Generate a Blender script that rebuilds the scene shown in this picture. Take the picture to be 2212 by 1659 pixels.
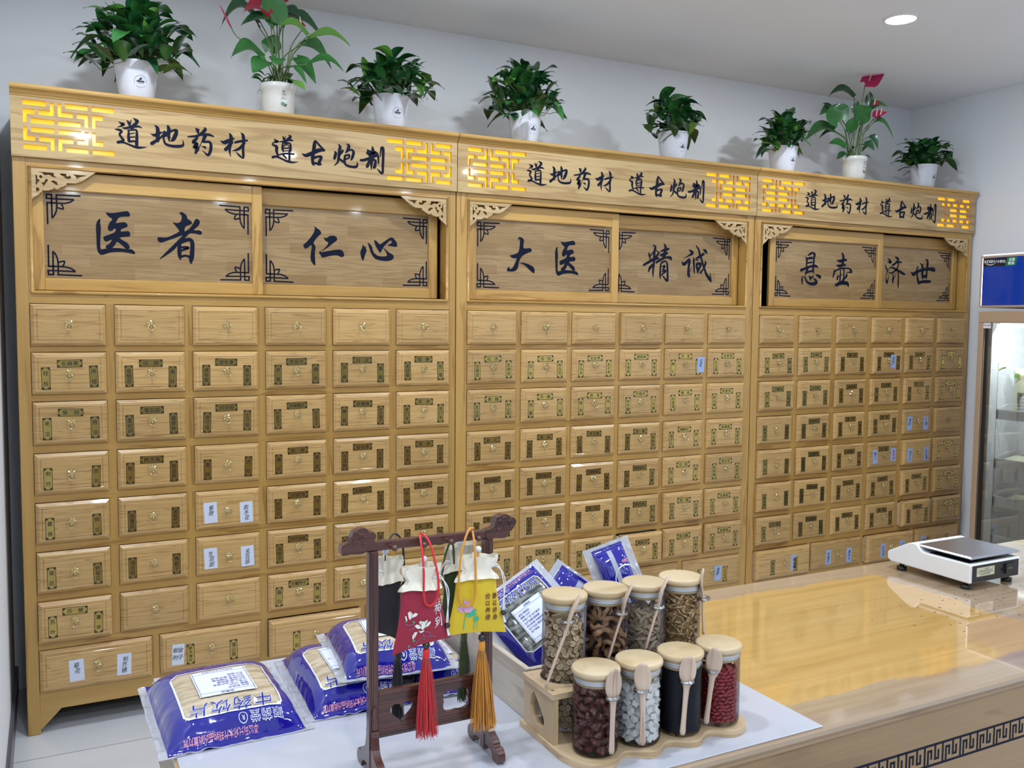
import bpy, math, random
from math import sin, cos, pi, radians
from mathutils import Vector, Matrix, noise
from mathutils.geometry import tessellate_polygon

for o in list(bpy.data.objects):
    bpy.data.objects.remove(o)
SC = bpy.context.scene
COL = SC.collection
random.seed(7)

# ------------------------------------------------------------------ camera
cam_d = bpy.data.cameras.new('camera')
cam = bpy.data.objects.new('camera', cam_d)
COL.objects.link(cam)
CY, CP, CR = 0.4755, -0.0674, 0.0089
Fv = Vector((sin(CY)*cos(CP), cos(CY)*cos(CP), sin(CP)))
Rv = Vector((cos(CY), -sin(CY), 0))
Uv = Rv.cross(Fv)
R2 = Rv*cos(CR) + Uv*sin(CR)
U2 = Uv*cos(CR) - Rv*sin(CR)
M = Matrix(((R2.x, U2.x, -Fv.x), (R2.y, U2.y, -Fv.y), (R2.z, U2.z, -Fv.z))).to_4x4()
M.translation = Vector((0.0893, -3.2907, 1.376))
cam.matrix_world = M
cam_d.sensor_fit = 'HORIZONTAL'
cam_d.sensor_width = 36.0
cam_d.lens = 36.0*1945.7/2212
cam_d.clip_start = 0.05
SC.camera = cam

# ------------------------------------------------------------------ world, exposure
world = bpy.data.worlds.new('world')
SC.world = world
world.use_nodes = True
bg = world.node_tree.nodes['Background']
bg.inputs[0].default_value = (0.86, 0.92, 1.0, 1)
bg.inputs[1].default_value = 1.0
SC.view_settings.view_transform = 'Standard'
SC.view_settings.look = 'None'
SC.view_settings.gamma = 1
SC.view_settings.use_curve_mapping = False
SC.view_settings.exposure = 0.28
SC.cycles.max_bounces = 8
SC.cycles.diffuse_bounces = 4
SC.cycles.glossy_bounces = 4
SC.cycles.transmission_bounces = 6
SC.cycles.transparent_max_bounces = 16
SC.cycles.sample_clamp_indirect = 3.0
SC.cycles.caustics_reflective = False
SC.cycles.caustics_refractive = False
SC.cycles.use_denoising = True

# ------------------------------------------------------------------ ceiling lamps (light of each downlight; the fittings are built below)
CEIL = 2.65
LAMPS = [(3.262, -0.62)]+[(x, y) for y in (-0.62, -2.15, -3.70, -5.20, -6.70) for x in (3.26, 1.75, 0.33) if (x, y) != (3.26, -0.62)]
LAMP_W = 9.0
def lamp_light(name, x, y, parent):
    l = bpy.data.lights.new(name, 'AREA')
    l.shape = 'DISK'
    l.size = 0.11
    l.energy = LAMP_W
    l.color = (0.84, 0.93, 1.03)
    l.spread = radians(180)
    o = bpy.data.objects.new(name, l)
    COL.objects.link(o)
    o.parent = parent
    o.location = (0, 0, -0.012)
    return o

# ------------------------------------------------------------------ helpers
def tag(o, label=None, cat=None, group=None, kind=None):
    if label: o['label'] = label
    if cat: o['category'] = cat
    if group: o['group'] = group
    if kind: o['kind'] = kind
    return o

def thing(name, label, cat, loc=(0, 0, 0), rz=0, group=None):
    o = bpy.data.objects.new(name, None)
    COL.objects.link(o)
    o.empty_display_size = 0.05
    o.location = loc
    o.rotation_euler = (0, 0, rz)
    return tag(o, label, cat, group)

class MB:
    """collects faces (with material slot and smooth flag) and links them as one mesh object"""
    def __init__(s):
        s.v, s.f, s.m, s.s = [], [], [], []
    def add(s, vs, fs, mat=0, smooth=False):
        b = len(s.v)
        s.v.extend([tuple(v) for v in vs])
        for f in fs:
            s.f.append([b+i for i in f]); s.m.append(mat); s.s.append(smooth)
        return b
    def box(s, x0, y0, z0, x1, y1, z1, mat=0):
        s.add([(x0,y0,z0),(x1,y0,z0),(x1,y1,z0),(x0,y1,z0),(x0,y0,z1),(x1,y0,z1),(x1,y1,z1),(x0,y1,z1)],
              [(0,3,2,1),(4,5,6,7),(0,1,5,4),(1,2,6,5),(2,3,7,6),(3,0,4,7)], mat)
    def rbox(s, x0, y0, z0, x1, y1, z1, r, mat=0):
        """box with chamfered edges"""
        X, Y, Z = (x0, x1), (y0, y1), (z0, z1)
        vs, idx = [], {}
        for i in (0, 1):
            for j in (0, 1):
                for k in (0, 1):
                    for a in range(3):
                        p = [X[i], Y[j], Z[k]]
                        for b, q in enumerate((i, j, k)):
                            if b != a: p[b] += r if q == 0 else -r
                        idx[(i, j, k, a)] = len(vs); vs.append(tuple(p))
        c = Vector(((x0+x1)/2, (y0+y1)/2, (z0+z1)/2))
        fs = []
        def q(*k):
            f = [idx[x] for x in k]
            a = Vector(vs[f[0]]); n = (Vector(vs[f[1]])-a).cross(Vector(vs[f[2]])-a)
            mid = sum((Vector(vs[i]) for i in f), Vector())/len(f)
            fs.append(f if n.dot(mid-c) > 0 else f[::-1])
        for a in range(3):
            o = [b for b in range(3) if b != a]
            for e in (0, 1):
                def kk(u, v):
                    t = [0, 0, 0]; t[a] = e; t[o[0]] = u; t[o[1]] = v
                    return (*t, a)
                q(kk(0,0), kk(1,0), kk(1,1), kk(0,1))
        for a in range(3):
            o = [b for b in range(3) if b != a]
            for u in (0, 1):
                for v in (0, 1):
                    def kk(w, ax):
                        t = [0, 0, 0]; t[a] = w; t[o[0]] = u; t[o[1]] = v
                        return (*t, ax)
                    q(kk(0,o[0]), kk(1,o[0]), kk(1,o[1]), kk(0,o[1]))
        for i in (0, 1):
            for j in (0, 1):
                for k in (0, 1):
                    q((i,j,k,0), (i,j,k,1), (i,j,k,2))
        s.add(vs, fs, mat)
    def lathe(s, prof, n=32, cx=0, cy=0, mat=0, smooth=True, cap=True, sq=1.0):
        vs, fs = [], []
        for r, z in prof:
            for i in range(n):
                a = 2*pi*i/n
                vs.append((cx+r*cos(a), cy+r*sin(a)*sq, z))
        for k in range(len(prof)-1):
            for i in range(n):
                j = (i+1) % n
                fs.append((k*n+i, k*n+j, (k+1)*n+j, (k+1)*n+i))
        s.add(vs, fs, mat, smooth)
        if cap:
            b = len(s.v) - len(vs)
            if prof[0][0] > 1e-5: s.f.append([b+i for i in range(n)][::-1]); s.m.append(mat); s.s.append(False)
            if prof[-1][0] > 1e-5: s.f.append([b+(len(prof)-1)*n+i for i in range(n)]); s.m.append(mat); s.s.append(False)
    def tube(s, pts, r, n=8, mat=0, closed=False, smooth=True):
        pts = [Vector(p) for p in pts]
        N = len(pts)
        rr = r if isinstance(r, (list, tuple)) else [r]*N
        up = None; vs = []
        for i, p in enumerate(pts):
            a = pts[(i-1) % N] if (closed or i > 0) else p
            b = pts[(i+1) % N] if (closed or i < N-1) else p
            t = (b-a)
            t = t.normalized() if t.length > 1e-9 else Vector((0, 0, 1))
            if up is None:
                up = Vector((0, 0, 1)) if abs(t.z) < 0.9 else Vector((1, 0, 0))
            u = up - t*up.dot(t)
            u = u.normalized() if u.length > 1e-6 else t.orthogonal().normalized()
            up = u; w = t.cross(u)
            for k in range(n):
                a2 = 2*pi*k/n
                vs.append(p + (u*cos(a2)+w*sin(a2))*rr[i])
        fs = []
        for i in range(N if closed else N-1):
            for k in range(n):
                fs.append((i*n+k, ((i+1) % N)*n+k, ((i+1) % N)*n+(k+1) % n, i*n+(k+1) % n)[::-1])
        b = s.add(vs, fs, mat, smooth)
        if not closed:
            s.f.append([b+k for k in range(n)]); s.m.append(mat); s.s.append(False)
            s.f.append([b+(N-1)*n+k for k in range(n)][::-1]); s.m.append(mat); s.s.append(False)
    def ball(s, c, r, n=12, mat=0, sx=1, sy=1, sz=1):
        m = n//2; vs = [(c[0], c[1], c[2]-r*sz)]; fs = []
        for j in range(1, m):
            a = -pi/2+pi*j/m
            for i in range(n):
                t = 2*pi*i/n
                vs.append((c[0]+r*sx*cos(a)*cos(t), c[1]+r*sy*cos(a)*sin(t), c[2]+r*sz*sin(a)))
        vs.append((c[0], c[1], c[2]+r*sz)); L = len(vs)-1
        for i in range(n):
            fs.append((0, 1+(i+1) % n, 1+i)); fs.append((L, L-n+i, L-n+(i+1) % n))
            for j in range(m-2):
                fs.append((1+j*n+i, 1+j*n+(i+1) % n, 1+(j+1)*n+(i+1) % n, 1+(j+1)*n+i))
        s.add(vs, fs, mat, True)
    def plate(s, loops, d0, d1, fn, mat=0, side=None):
        """flat polygon (first loop) with holes (others), in 2D, given thickness from d0 to d1 through fn(x, y, d) -> 3D.  d1 is the front."""
        L = [[Vector((p[0], p[1], 0)) for p in l] for l in loops]
        tri = tessellate_polygon(L)
        flat = [p for l in loops for p in l]; n = len(flat)
        vs = [fn(p[0], p[1], d1) for p in flat] + [fn(p[0], p[1], d0) for p in flat]
        want = Vector(fn(flat[0][0], flat[0][1], d1)) - Vector(fn(flat[0][0], flat[0][1], d0))
        fs = []
        for t in tri:
            a, b, c = (Vector(vs[i]) for i in t)
            nn = (b-a).cross(c-a)
            if nn.dot(want) < 0: t = (t[0], t[2], t[1])
            fs.append(tuple(t))
            fs.append((t[0]+n, t[2]+n, t[1]+n))
        base = s.add(vs, fs, mat)
        k = 0
        for li, l in enumerate(loops):
            m = len(l)
            ar = sum(l[i][0]*l[(i+1) % m][1]-l[(i+1) % m][0]*l[i][1] for i in range(m))
            for i in range(m):
                j = (i+1) % m
                f = (k+i, k+j, k+j+n, k+i+n)
                a, b, c = (Vector(vs[q]) for q in f[:3])
                e = Vector(fn(l[j][0], l[j][1], d1))-Vector(fn(l[i][0], l[i][1], d1))
                outw = e.cross(want) if ar > 0 else want.cross(e)
                ccw = Vector(fn(1, 0, d1))-Vector(fn(0, 0, d1)); cc2 = Vector(fn(0, 1, d1))-Vector(fn(0, 0, d1))
                if ccw.cross(cc2).dot(want) < 0: outw = -outw
                if li > 0: pass
                if (b-a).cross(c-a).dot(outw) < 0: f = f[::-1]
                s.f.append([base+q for q in f]); s.m.append(mat if side is None else side); s.s.append(False)
            k += m
    def move(s, M, start=0):
        for i in range(start, len(s.v)):
            s.v[i] = tuple(M @ Vector(s.v[i]))
    def mesh(s, name, mats):
        me = bpy.data.meshes.new(name)
        me.from_pydata(s.v, [], s.f)
        for m in (mats if isinstance(mats, (list, tuple)) else [mats]): me.materials.append(m)
        me.polygons.foreach_set('material_index', s.m)
        me.polygons.foreach_set('use_smooth', s.s)
        me.update()
        return me
    def build(s, name, mats, parent=None, loc=(0, 0, 0), rot=(0, 0, 0), label=None):
        o = bpy.data.objects.new(name, s.mesh(name, mats))
        COL.objects.link(o)
        if parent: o.parent = parent
        o.location = loc; o.rotation_euler = rot
        if label: o['label'] = label
        return o

def copy_tree(o, parent=None):
    c = o.copy(); COL.objects.link(c); c.parent = parent
    for ch in list(o.children): copy_tree(ch, c)
    return c

def bev(o, w, seg=2):
    m = o.modifiers.new('bevel', 'BEVEL'); m.width = w; m.segments = seg; m.limit_method = 'ANGLE'; m.angle_limit = radians(40)
    return o

def XZ(y):      # plate placed in an x-z plane, thickness towards the viewer (-y)
    return lambda a, b, d: (a, y-d, b)
def XY(z):
    return lambda a, b, d: (a, b, z+d)

_tc = {}
def text_mesh(body, size=1.0, bold=0.0, sp=1.0, align='CENTER', res=2):
    """returns (verts2d, faces) of a text line laid out with its centre at 0,0"""
    key = (body, bold, sp, align, res)
    if key not in _tc:
        c = bpy.data.curves.new('t', 'FONT')
        c.body = body; c.align_x = align; c.align_y = 'CENTER'
        c.offset = bold; c.space_line = sp; c.resolution_u = res
        o = bpy.data.objects.new('t', c); COL.objects.link(o)
        dg = bpy.context.evaluated_depsgraph_get(); dg.update()
        me = bpy.data.meshes.new_from_object(o.evaluated_get(dg))
        vs = [(v.co.x, v.co.y) for v in me.vertices]
        fs = [tuple(p.vertices) for p in me.polygons]
        if vs:
            cx = (min(v[0] for v in vs)+max(v[0] for v in vs))/2 if align == 'CENTER' else 0
            cy = (min(v[1] for v in vs)+max(v[1] for v in vs))/2
            vs = [(v[0]-cx, v[1]-cy) for v in vs]
        bpy.data.objects.remove(o); bpy.data.curves.remove(c); bpy.data.meshes.remove(me)
        _tc[key] = (vs, fs)
    vs, fs = _tc[key]
    return [(x*size, y*size) for x, y in vs], fs

_nz = [0]
def nudge(mb, start, fn, x, y, k):
    """lift a flat print by a few hundredths of a millimetre so that overlapping prints never coincide"""
    o = Vector(fn(x, y)); h = .0005
    n = (Vector(fn(x+h, y))-o).cross(Vector(fn(x, y+h))-o)
    if n.length < 1e-13: n = (Vector(fn(x+4, y))-o).cross(Vector(fn(x, y+4))-o)
    if n.length < 1e-13: return
    n = n.normalized()*(k*1.5e-5)
    for i in range(start, len(mb.v)): mb.v[i] = tuple(Vector(mb.v[i])+n)

def put_text(mb, body, cx, cy, size, fn, mat, bold=0.0, sp=1.0, align='CENTER', rot=0.0, sx=1.0, res=2, slant=0.0):
    if bold < 0.004: return put_text1(mb, body, cx, cy, size, fn, mat, sp, align, rot, sx, res, slant)
    n = 2 if bold < .035 else 8
    for k in range(n):
        a = 2*pi*k/n+(.5 if n == 2 else 0); st = len(mb.v)
        put_text1(mb, body, cx+bold*size*cos(a)*.8, cy+bold*size*sin(a)*.8, size, fn, mat, sp, align, rot, sx, res, slant)
        nudge(mb, st, fn, cx, cy, k)

def put_text1(mb, body, cx, cy, size, fn, mat, sp=1.0, align='CENTER', rot=0.0, sx=1.0, res=2, slant=0.0):
    vs, fs = text_mesh(body, size, 0.0, sp, align, res)
    cr, sr = cos(rot), sin(rot)
    out = []
    for x, y in vs:
        x = x*sx + y*slant
        out.append(fn(cx+x*cr-y*sr, cy+x*sr+y*cr))
    if not out: return
    # faces must look along the outside normal: test the first
    f = fs[0]; a, b, c = (Vector(out[i]) for i in f[:3])
    e1 = Vector(fn(cx+.001, cy))-Vector(fn(cx, cy)); e2 = Vector(fn(cx, cy+.001))-Vector(fn(cx, cy))
    flip = (b-a).cross(c-a).dot(e1.cross(e2)) < 0
    mb.add(out, [g[::-1] for g in fs] if flip else fs, mat)

def catmull(pts, n=5):
    if len(pts) < 3: return [tuple(p) for p in pts]
    out = []
    P = [pts[0]]+list(pts)+[pts[-1]]
    for i in range(1, len(P)-2):
        for k in range(n):
            t = k/n
            out.append(tuple(0.5*((2*P[i][q])+(-P[i-1][q]+P[i+1][q])*t+(2*P[i-1][q]-5*P[i][q]+4*P[i+1][q]-P[i+2][q])*t*t+(-P[i-1][q]+3*P[i][q]-3*P[i+1][q]+P[i+2][q])*t**3) for q in range(len(pts[0]))))
    out.append(tuple(pts[-1]))
    return out

def ribbon(mb, st, fn, mat=0, n=5, round_=True):
    """brush stroke through (x, y, width) points"""
    C = catmull(st, n); start = len(mb.v); _nz[0] = (_nz[0]+1) % 9
    L, Rr = [], []
    for i, (x, y, w) in enumerate(C):
        a = C[max(0, i-1)]; b = C[min(len(C)-1, i+1)]
        dx, dy = b[0]-a[0], b[1]-a[1]; l = math.hypot(dx, dy) or 1
        nx, ny = -dy/l, dx/l
        L.append((x+nx*w/2, y+ny*w/2)); Rr.append((x-nx*w/2, y-ny*w/2))
    vs = [fn(*p) for p in L]+[fn(*p) for p in Rr]; k = len(L)
    ok = (Vector(fn(1,0))-Vector(fn(0,0))).cross(Vector(fn(0,1))-Vector(fn(0,0)))
    fs = []
    for i in range(k-1):
        f = (i, i+1, k+i+1, k+i)
        a, b, c = (Vector(vs[q]) for q in f[:3])
        if (b-a).cross(c-a).dot(ok) < 0: f = f[::-1]
        fs.append(f)
    mb.add(vs, fs, mat)
    if round_:
        for (x, y, w), (x2, y2, w2) in ((C[0], C[1]), (C[-1], C[-2])):
            if w < 1e-5: continue
            m = 8; ring = [fn(x+w/2*cos(2*pi*i/m), y+w/2*sin(2*pi*i/m)) for i in range(m)]
            a, b, c = (Vector(q) for q in ring[:3])
            f = list(range(m)) if (b-a).cross(c-a).dot(ok) > 0 else list(range(m))[::-1]
            mb.add(ring, [f], mat)
            nudge(mb, len(mb.v)-m, fn, x, y, 1)
    nudge(mb, start, fn, st[0][0], st[0][1], _nz[0]*2)

def flatpoly(mb, loops, fn, mat=0):
    L = [[Vector((p[0], p[1], 0)) for p in l] for l in loops]
    tri = tessellate_polygon(L)
    flat = [p for l in loops for p in l]
    vs = [fn(p[0], p[1]) for p in flat]
    ok = (Vector(fn(1,0))-Vector(fn(0,0))).cross(Vector(fn(0,1))-Vector(fn(0,0)))
    fs = []
    for t in tri:
        a, b, c = (Vector(vs[i]) for i in t)
        fs.append(tuple(t) if (b-a).cross(c-a).dot(ok) > 0 else (t[0], t[2], t[1]))
    mb.add(vs, fs, mat)

# ------------------------------------------------------------------ materials
def mat(name, col=(0.8, 0.8, 0.8), rough=0.5, metal=0.0, coat=0.0, spec=0.5, emit=None, es=0.0, alpha=1.0, sss=0.0, sheen=0.0, coat_r=0.05):
    m = bpy.data.materials.new(name); m.use_nodes = True
    b = m.node_tree.nodes['Principled BSDF']
    b.inputs['Base Color'].default_value = (*col, 1)
    b.inputs['Roughness'].default_value = rough
    b.inputs['Metallic'].default_value = metal
    b.inputs['Coat Weight'].default_value = coat
    b.inputs['Coat Roughness'].default_value = coat_r
    b.inputs['Specular IOR Level'].default_value = spec
    b.inputs['Sheen Weight'].default_value = sheen
    if emit: b.inputs['Emission Color'].default_value = (*emit, 1); b.inputs['Emission Strength'].default_value = es
    if sss: b.inputs['Subsurface Weight'].default_value = sss; b.inputs['Subsurface Radius'].default_value = (.01, .01, .01)
    b.inputs['Alpha'].default_value = alpha
    return m

def nodes(m):
    nt = m.node_tree
    return nt, nt.nodes, nt.links, nt.nodes['Principled BSDF']

def ramp(N, stops):
    r = N.new('ShaderNodeValToRGB')
    e = r.color_ramp.elements
    while len(e) > 1: e.remove(e[-1])
    e[0].position = stops[0][0]; e[0].color = (*stops[0][1], 1)
    for p, c in stops[1:]:
        q = e.new(p); q.color = (*c, 1)
    return r

def rcoords(N, Lk, scale, rnd=37.0):
    """object coordinates, shifted by a random amount per object, then scaled"""
    tc = N.new('ShaderNodeTexCoord'); oi = N.new('ShaderNodeObjectInfo')
    mul = N.new('ShaderNodeMath'); mul.operation = 'MULTIPLY'; mul.inputs[1].default_value = rnd
    Lk.new(oi.outputs['Random'], mul.inputs[0])
    add = N.new('ShaderNodeVectorMath'); add.operation = 'ADD'
    Lk.new(tc.outputs['Object'], add.inputs[0]); Lk.new(mul.outputs[0], add.inputs[1])
    mp = N.new('ShaderNodeMapping'); mp.inputs['Scale'].default_value = scale
    Lk.new(add.outputs[0], mp.inputs[0])
    return mp.outputs[0], oi, add.outputs[0]

def wood(name, light, mid, dark, axis='x', stretch=14.0, fine=1.0, rough=0.32, coat=0.25, contrast=1.0, knots=True, tone=0.12, rings=6.0):
    m = mat(name, mid, rough, coat=coat)
    nt, N, Lk, B = nodes(m)
    s = {'x': (1.0, 3, stretch), 'z': (stretch, 3, 1.0), 'y': (stretch, 1.0, stretch)}[axis]
    vec, oi, raw = rcoords(N, Lk, s)
    # broad figure
    n1 = N.new('ShaderNodeTexNoise'); n1.inputs['Scale'].default_value = 1.5; n1.inputs['Detail'].default_value = 3; n1.inputs['Distortion'].default_value = 0.6
    Lk.new(vec, n1.inputs['Vector'])
    # growth lines
    mm = N.new('ShaderNodeMath'); mm.operation = 'MULTIPLY'; mm.inputs[1].default_value = rings
    Lk.new(n1.outputs[0], mm.inputs[0])
    fr = N.new('ShaderNodeMath'); fr.operation = 'FRACT'; Lk.new(mm.outputs[0], fr.inputs[0])
    r1 = ramp(N, [(0.0, (0.25, 0.25, 0.25)), (0.12, (1, 1, 1)), (0.8, (0.75, 0.75, 0.75)), (1.0, (0.25, 0.25, 0.25))])
    Lk.new(fr.outputs[0], r1.inputs[0])
    # fine pores
    mp2 = N.new('ShaderNodeMapping')
    mp2.inputs['Scale'].default_value = {'x': (4, 8, 160*fine), 'z': (160*fine, 8, 4), 'y': (160*fine, 4, 160*fine)}[axis]
    Lk.new(raw, mp2.inputs[0])
    n2 = N.new('ShaderNodeTexNoise'); n2.inputs['Scale'].default_value = 1.2; n2.inputs['Detail'].default_value = 4
    Lk.new(mp2.outputs[0], n2.inputs['Vector'])
    mix = N.new('ShaderNodeMix'); mix.data_type = 'FLOAT'; mix.inputs[0].default_value = 0.45
    Lk.new(r1.outputs[0], mix.inputs[2]); Lk.new(n2.outputs[0], mix.inputs[3])
    r2 = ramp(N, [(0.5-0.22*contrast, dark), (0.62, mid), (0.85, light)])
    Lk.new(mix.outputs[0], r2.inputs[0])
    # per object tone
    hs = N.new('ShaderNodeHueSaturation')
    mr = N.new('ShaderNodeMapRange'); mr.inputs[3].default_value = 1-tone; mr.inputs[4].default_value = 1+tone*0.7
    Lk.new(oi.outputs['Random'], mr.inputs[0]); Lk.new(mr.outputs[0], hs.inputs['Value'])
    Lk.new(r2.outputs[0], hs.inputs['Color'])
    out = hs.outputs[0]
    if knots:
        mp3 = N.new('ShaderNodeMapping'); mp3.inputs['Scale'].default_value = {'x': (3.2, 3, 6.5), 'z': (6.5, 3, 3.2), 'y': (6, 3, 6)}[axis]
        Lk.new(raw, mp3.inputs[0])
        vo = N.new('ShaderNodeTexVoronoi'); vo.inputs['Scale'].default_value = 1.0
        Lk.new(mp3.outputs[0], vo.inputs['Vector'])
        kr = ramp(N, [(0.0, (1, 1, 1)), (0.035, (1, 1, 1)), (0.06, (0, 0, 0))])
        Lk.new(vo.outputs['Distance'], kr.inputs[0])
        cs = N.new('ShaderNodeSeparateColor'); Lk.new(vo.outputs['Color'], cs.inputs[0])
        gt = N.new('ShaderNodeMath'); gt.operation = 'GREATER_THAN'; gt.inputs[1].default_value = 0.8
        Lk.new(cs.outputs[0], gt.inputs[0])
        mu = N.new('ShaderNodeMath'); mu.operation = 'MULTIPLY'; Lk.new(kr.outputs[0], mu.inputs[0]); Lk.new(gt.outputs[0], mu.inputs[1])
        mu2 = N.new('ShaderNodeMath'); mu2.operation = 'MULTIPLY'; mu2.inputs[1].default_value = 0.75; Lk.new(mu.outputs[0], mu2.inputs[0])
        mx = N.new('ShaderNodeMix'); mx.data_type = 'RGBA'
        Lk.new(mu2.outputs[0], mx.inputs[0]); Lk.new(out, mx.inputs[6]); mx.inputs[7].default_value = (0.12, 0.045, 0.015, 1)
        out = mx.outputs[2]
    Lk.new(out, B.inputs['Base Color'])
    return m

def speckle(name, c1, c2, scale, rough=0.5, coat=0.0, stops=(0.35, 0.65), metal=0.0, bump=0.0, sc3=None, detail=3, c3=None):
    m = mat(name, c1, rough, metal, coat)
    nt, N, Lk, B = nodes(m)
    vec, oi, raw = rcoords(N, Lk, sc3 or (1, 1, 1))
    n = N.new('ShaderNodeTexNoise'); n.inputs['Scale'].default_value = scale; n.inputs['Detail'].default_value = detail
    Lk.new(vec, n.inputs['Vector'])
    st = [(stops[0], c1), (stops[1], c2)]
    if c3: st.append((min(1, stops[1]+0.12), c3))
    r = ramp(N, st); Lk.new(n.outputs[0], r.inputs[0])
    Lk.new(r.outputs[0], B.inputs['Base Color'])
    if bump:
        b = N.new('ShaderNodeBump'); b.inputs['Strength'].default_value = bump; b.inputs['Distance'].default_value = 0.002
        Lk.new(n.outputs[0], b.inputs['Height']); Lk.new(b.outputs[0], B.inputs['Normal'])
    return m

def clear(name, tint=(1, 1, 1), gloss=1.0, rough=0.02, ior=1.45, base=0.0):
    """thin clear sheet: lets light straight through, mirrors by fresnel"""
    m = bpy.data.materials.new(name); m.use_nodes = True
    nt = m.node_tree; N = nt.nodes; Lk = nt.links; N.clear()
    out = N.new('ShaderNodeOutputMaterial'); mix = N.new('ShaderNodeMixShader')
    t = N.new('ShaderNodeBsdfTransparent'); t.inputs[0].default_value = (*tint, 1)
    g = N.new('ShaderNodeBsdfGlossy'); g.inputs['Roughness'].default_value = rough
    f = N.new('ShaderNodeFresnel'); f.inputs[0].default_value = ior
    ma = N.new('ShaderNodeMath'); ma.operation = 'MULTIPLY_ADD'; ma.inputs[1].default_value = gloss; ma.inputs[2].default_value = base
    ma.use_clamp = True
    Lk.new(f.outputs[0], ma.inputs[0]); Lk.new(ma.outputs[0], mix.inputs[0])
    Lk.new(t.outputs[0], mix.inputs[1]); Lk.new(g.outputs[0], mix.inputs[2]); Lk.new(mix.outputs[0], out.inputs[0])
    return m

W_L, W_M, W_D = (0.56, 0.335, 0.098), (0.49, 0.278, 0.070), (0.34, 0.17, 0.040)
WOOD_H = wood('pale wood, grain across', W_L, W_M, W_D, 'x', contrast=0.8, rings=3)
WOOD_V = wood('pale wood, grain upright', W_L, W_M, W_D, 'z', contrast=0.8, rings=3)
WOOD_DR = wood('drawer wood', (0.60, 0.385, 0.155), (0.53, 0.325, 0.118), (0.33, 0.180, 0.062), 'x', stretch=34, knots=False, tone=0.13, contrast=0.95, rings=9)
WOOD_HD = wood('header wood', (0.53, 0.37, 0.165), (0.47, 0.31, 0.13), (0.36, 0.22, 0.085), 'x', knots=False, tone=0.03, rings=2, contrast=0.6)
WOOD_CT = wood('carved bracket wood', (0.60, 0.44, 0.23), (0.52, 0.36, 0.18), (0.42, 0.28, 0.12), 'x', knots=False, tone=0.05, rings=2, contrast=0.5)

def plankwood(name, sx, sz, c1, c2, cd, rough=0.35, coat=0.3):
    """edge-glued staves: brick pattern of tones plus grain"""
    m = mat(name, c1, rough, coat=coat)
    nt, N, Lk, B = nodes(m)
    vec, oi, raw = rcoords(N, Lk, (1, 1, 1))
    sp = N.new('ShaderNodeSeparateXYZ'); Lk.new(vec, sp.inputs[0])
    cb = N.new('ShaderNodeCombineXYZ'); Lk.new(sp.outputs[0], cb.inputs[0]); Lk.new(sp.outputs[2], cb.inputs[1])
    br = N.new('ShaderNodeTexBrick')
    br.inputs['Scale'].default_value = 1; br.inputs['Mortar Size'].default_value = 0.0
    br.inputs['Brick Width'].default_value = sx; br.inputs['Row Height'].default_value = sz
    br.inputs['Color1'].default_value = (0, 0, 0, 1); br.inputs['Color2'].default_value = (1, 1, 1, 1); br.inputs['Bias'].default_value = 0.0
    br.offset = 0.37
    Lk.new(cb.outputs[0], br.inputs['Vector'])
    mp = N.new('ShaderNodeMapping'); mp.inputs['Scale'].default_value = (10, 5, 190); Lk.new(raw, mp.inputs[0])
    n = N.new('ShaderNodeTexNoise'); n.inputs['Scale'].default_value = 1; n.inputs['Detail'].default_value = 4; Lk.new(mp.outputs[0], n.inputs['Vector'])
    r = ramp(N, [(0.2, c2), (0.9, c1)]); Lk.new(br.outputs[0], r.inputs[0])
    g = ramp(N, [(0.42, (1, 1, 1)), (0.56, (0, 0, 0))]); Lk.new(n.outputs[0], g.inputs[0])
    mx = N.new('ShaderNodeMix'); mx.data_type = 'RGBA'
    mu = N.new('ShaderNodeMath'); mu.operation = 'MULTIPLY'; mu.inputs[1].default_value = 0.45; Lk.new(g.outputs[0], mu.inputs[0])
    Lk.new(mu.outputs[0], mx.inputs[0]); Lk.new(r.outputs[0], mx.inputs[6]); mx.inputs[7].default_value = (*cd, 1)
    Lk.new(mx.outputs[2], B.inputs['Base Color'])
    return m
WOOD_PN = plankwood('sliding door panel staves', 0.22, 0.038, (0.38, 0.25, 0.11), (0.30, 0.185, 0.072), (0.20, 0.11, 0.04))

NAVY = mat('navy ink', (0.004, 0.007, 0.022), 0.6, spec=0.15)
BLACK = mat('black', (0.006, 0.006, 0.007), 0.6)
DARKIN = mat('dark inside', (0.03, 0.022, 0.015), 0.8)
WHITE = mat('white lacquer', (0.82, 0.82, 0.82), 0.4)
MELA = mat('white melamine', (0.80, 0.80, 0.80), 0.5)
# ================================================================== the room
XL, XR, YB, YF = -0.048, 4.645, 0.452, -7.8
def noisewall(name, c, rough=0.75):
    m = mat(name, c, rough)
    nt, N, Lk, B = nodes(m)
    tc = N.new('ShaderNodeTexCoord'); n = N.new('ShaderNodeTexNoise'); n.inputs['Scale'].default_value = 1.3; n.inputs['Detail'].default_value = 4
    Lk.new(tc.outputs['Object'], n.inputs['Vector'])
    r = ramp(N, [(0.3, tuple(x*0.98 for x in c)), (0.7, c)]); Lk.new(n.outputs[0], r.inputs[0]); Lk.new(r.outputs[0], B.inputs['Base Color'])
    n2 = N.new('ShaderNodeTexNoise'); n2.inputs['Scale'].default_value = 90; Lk.new(tc.outputs['Object'], n2.inputs['Vector'])
    b = N.new('ShaderNodeBump'); b.inputs['Strength'].default_value = 0.05; b.inputs['Distance'].default_value = 0.002
    Lk.new(n2.outputs[0], b.inputs['Height']); Lk.new(b.outputs[0], B.inputs['Normal'])
    return m
WALL = noisewall('white wall paint', (0.84, 0.865, 0.90))
CEILM = noisewall('white ceiling paint', (0.88, 0.89, 0.91))
TILE = mat('pale floor tile', (0.70, 0.71, 0.74), 0.18, coat=0.2)
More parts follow.
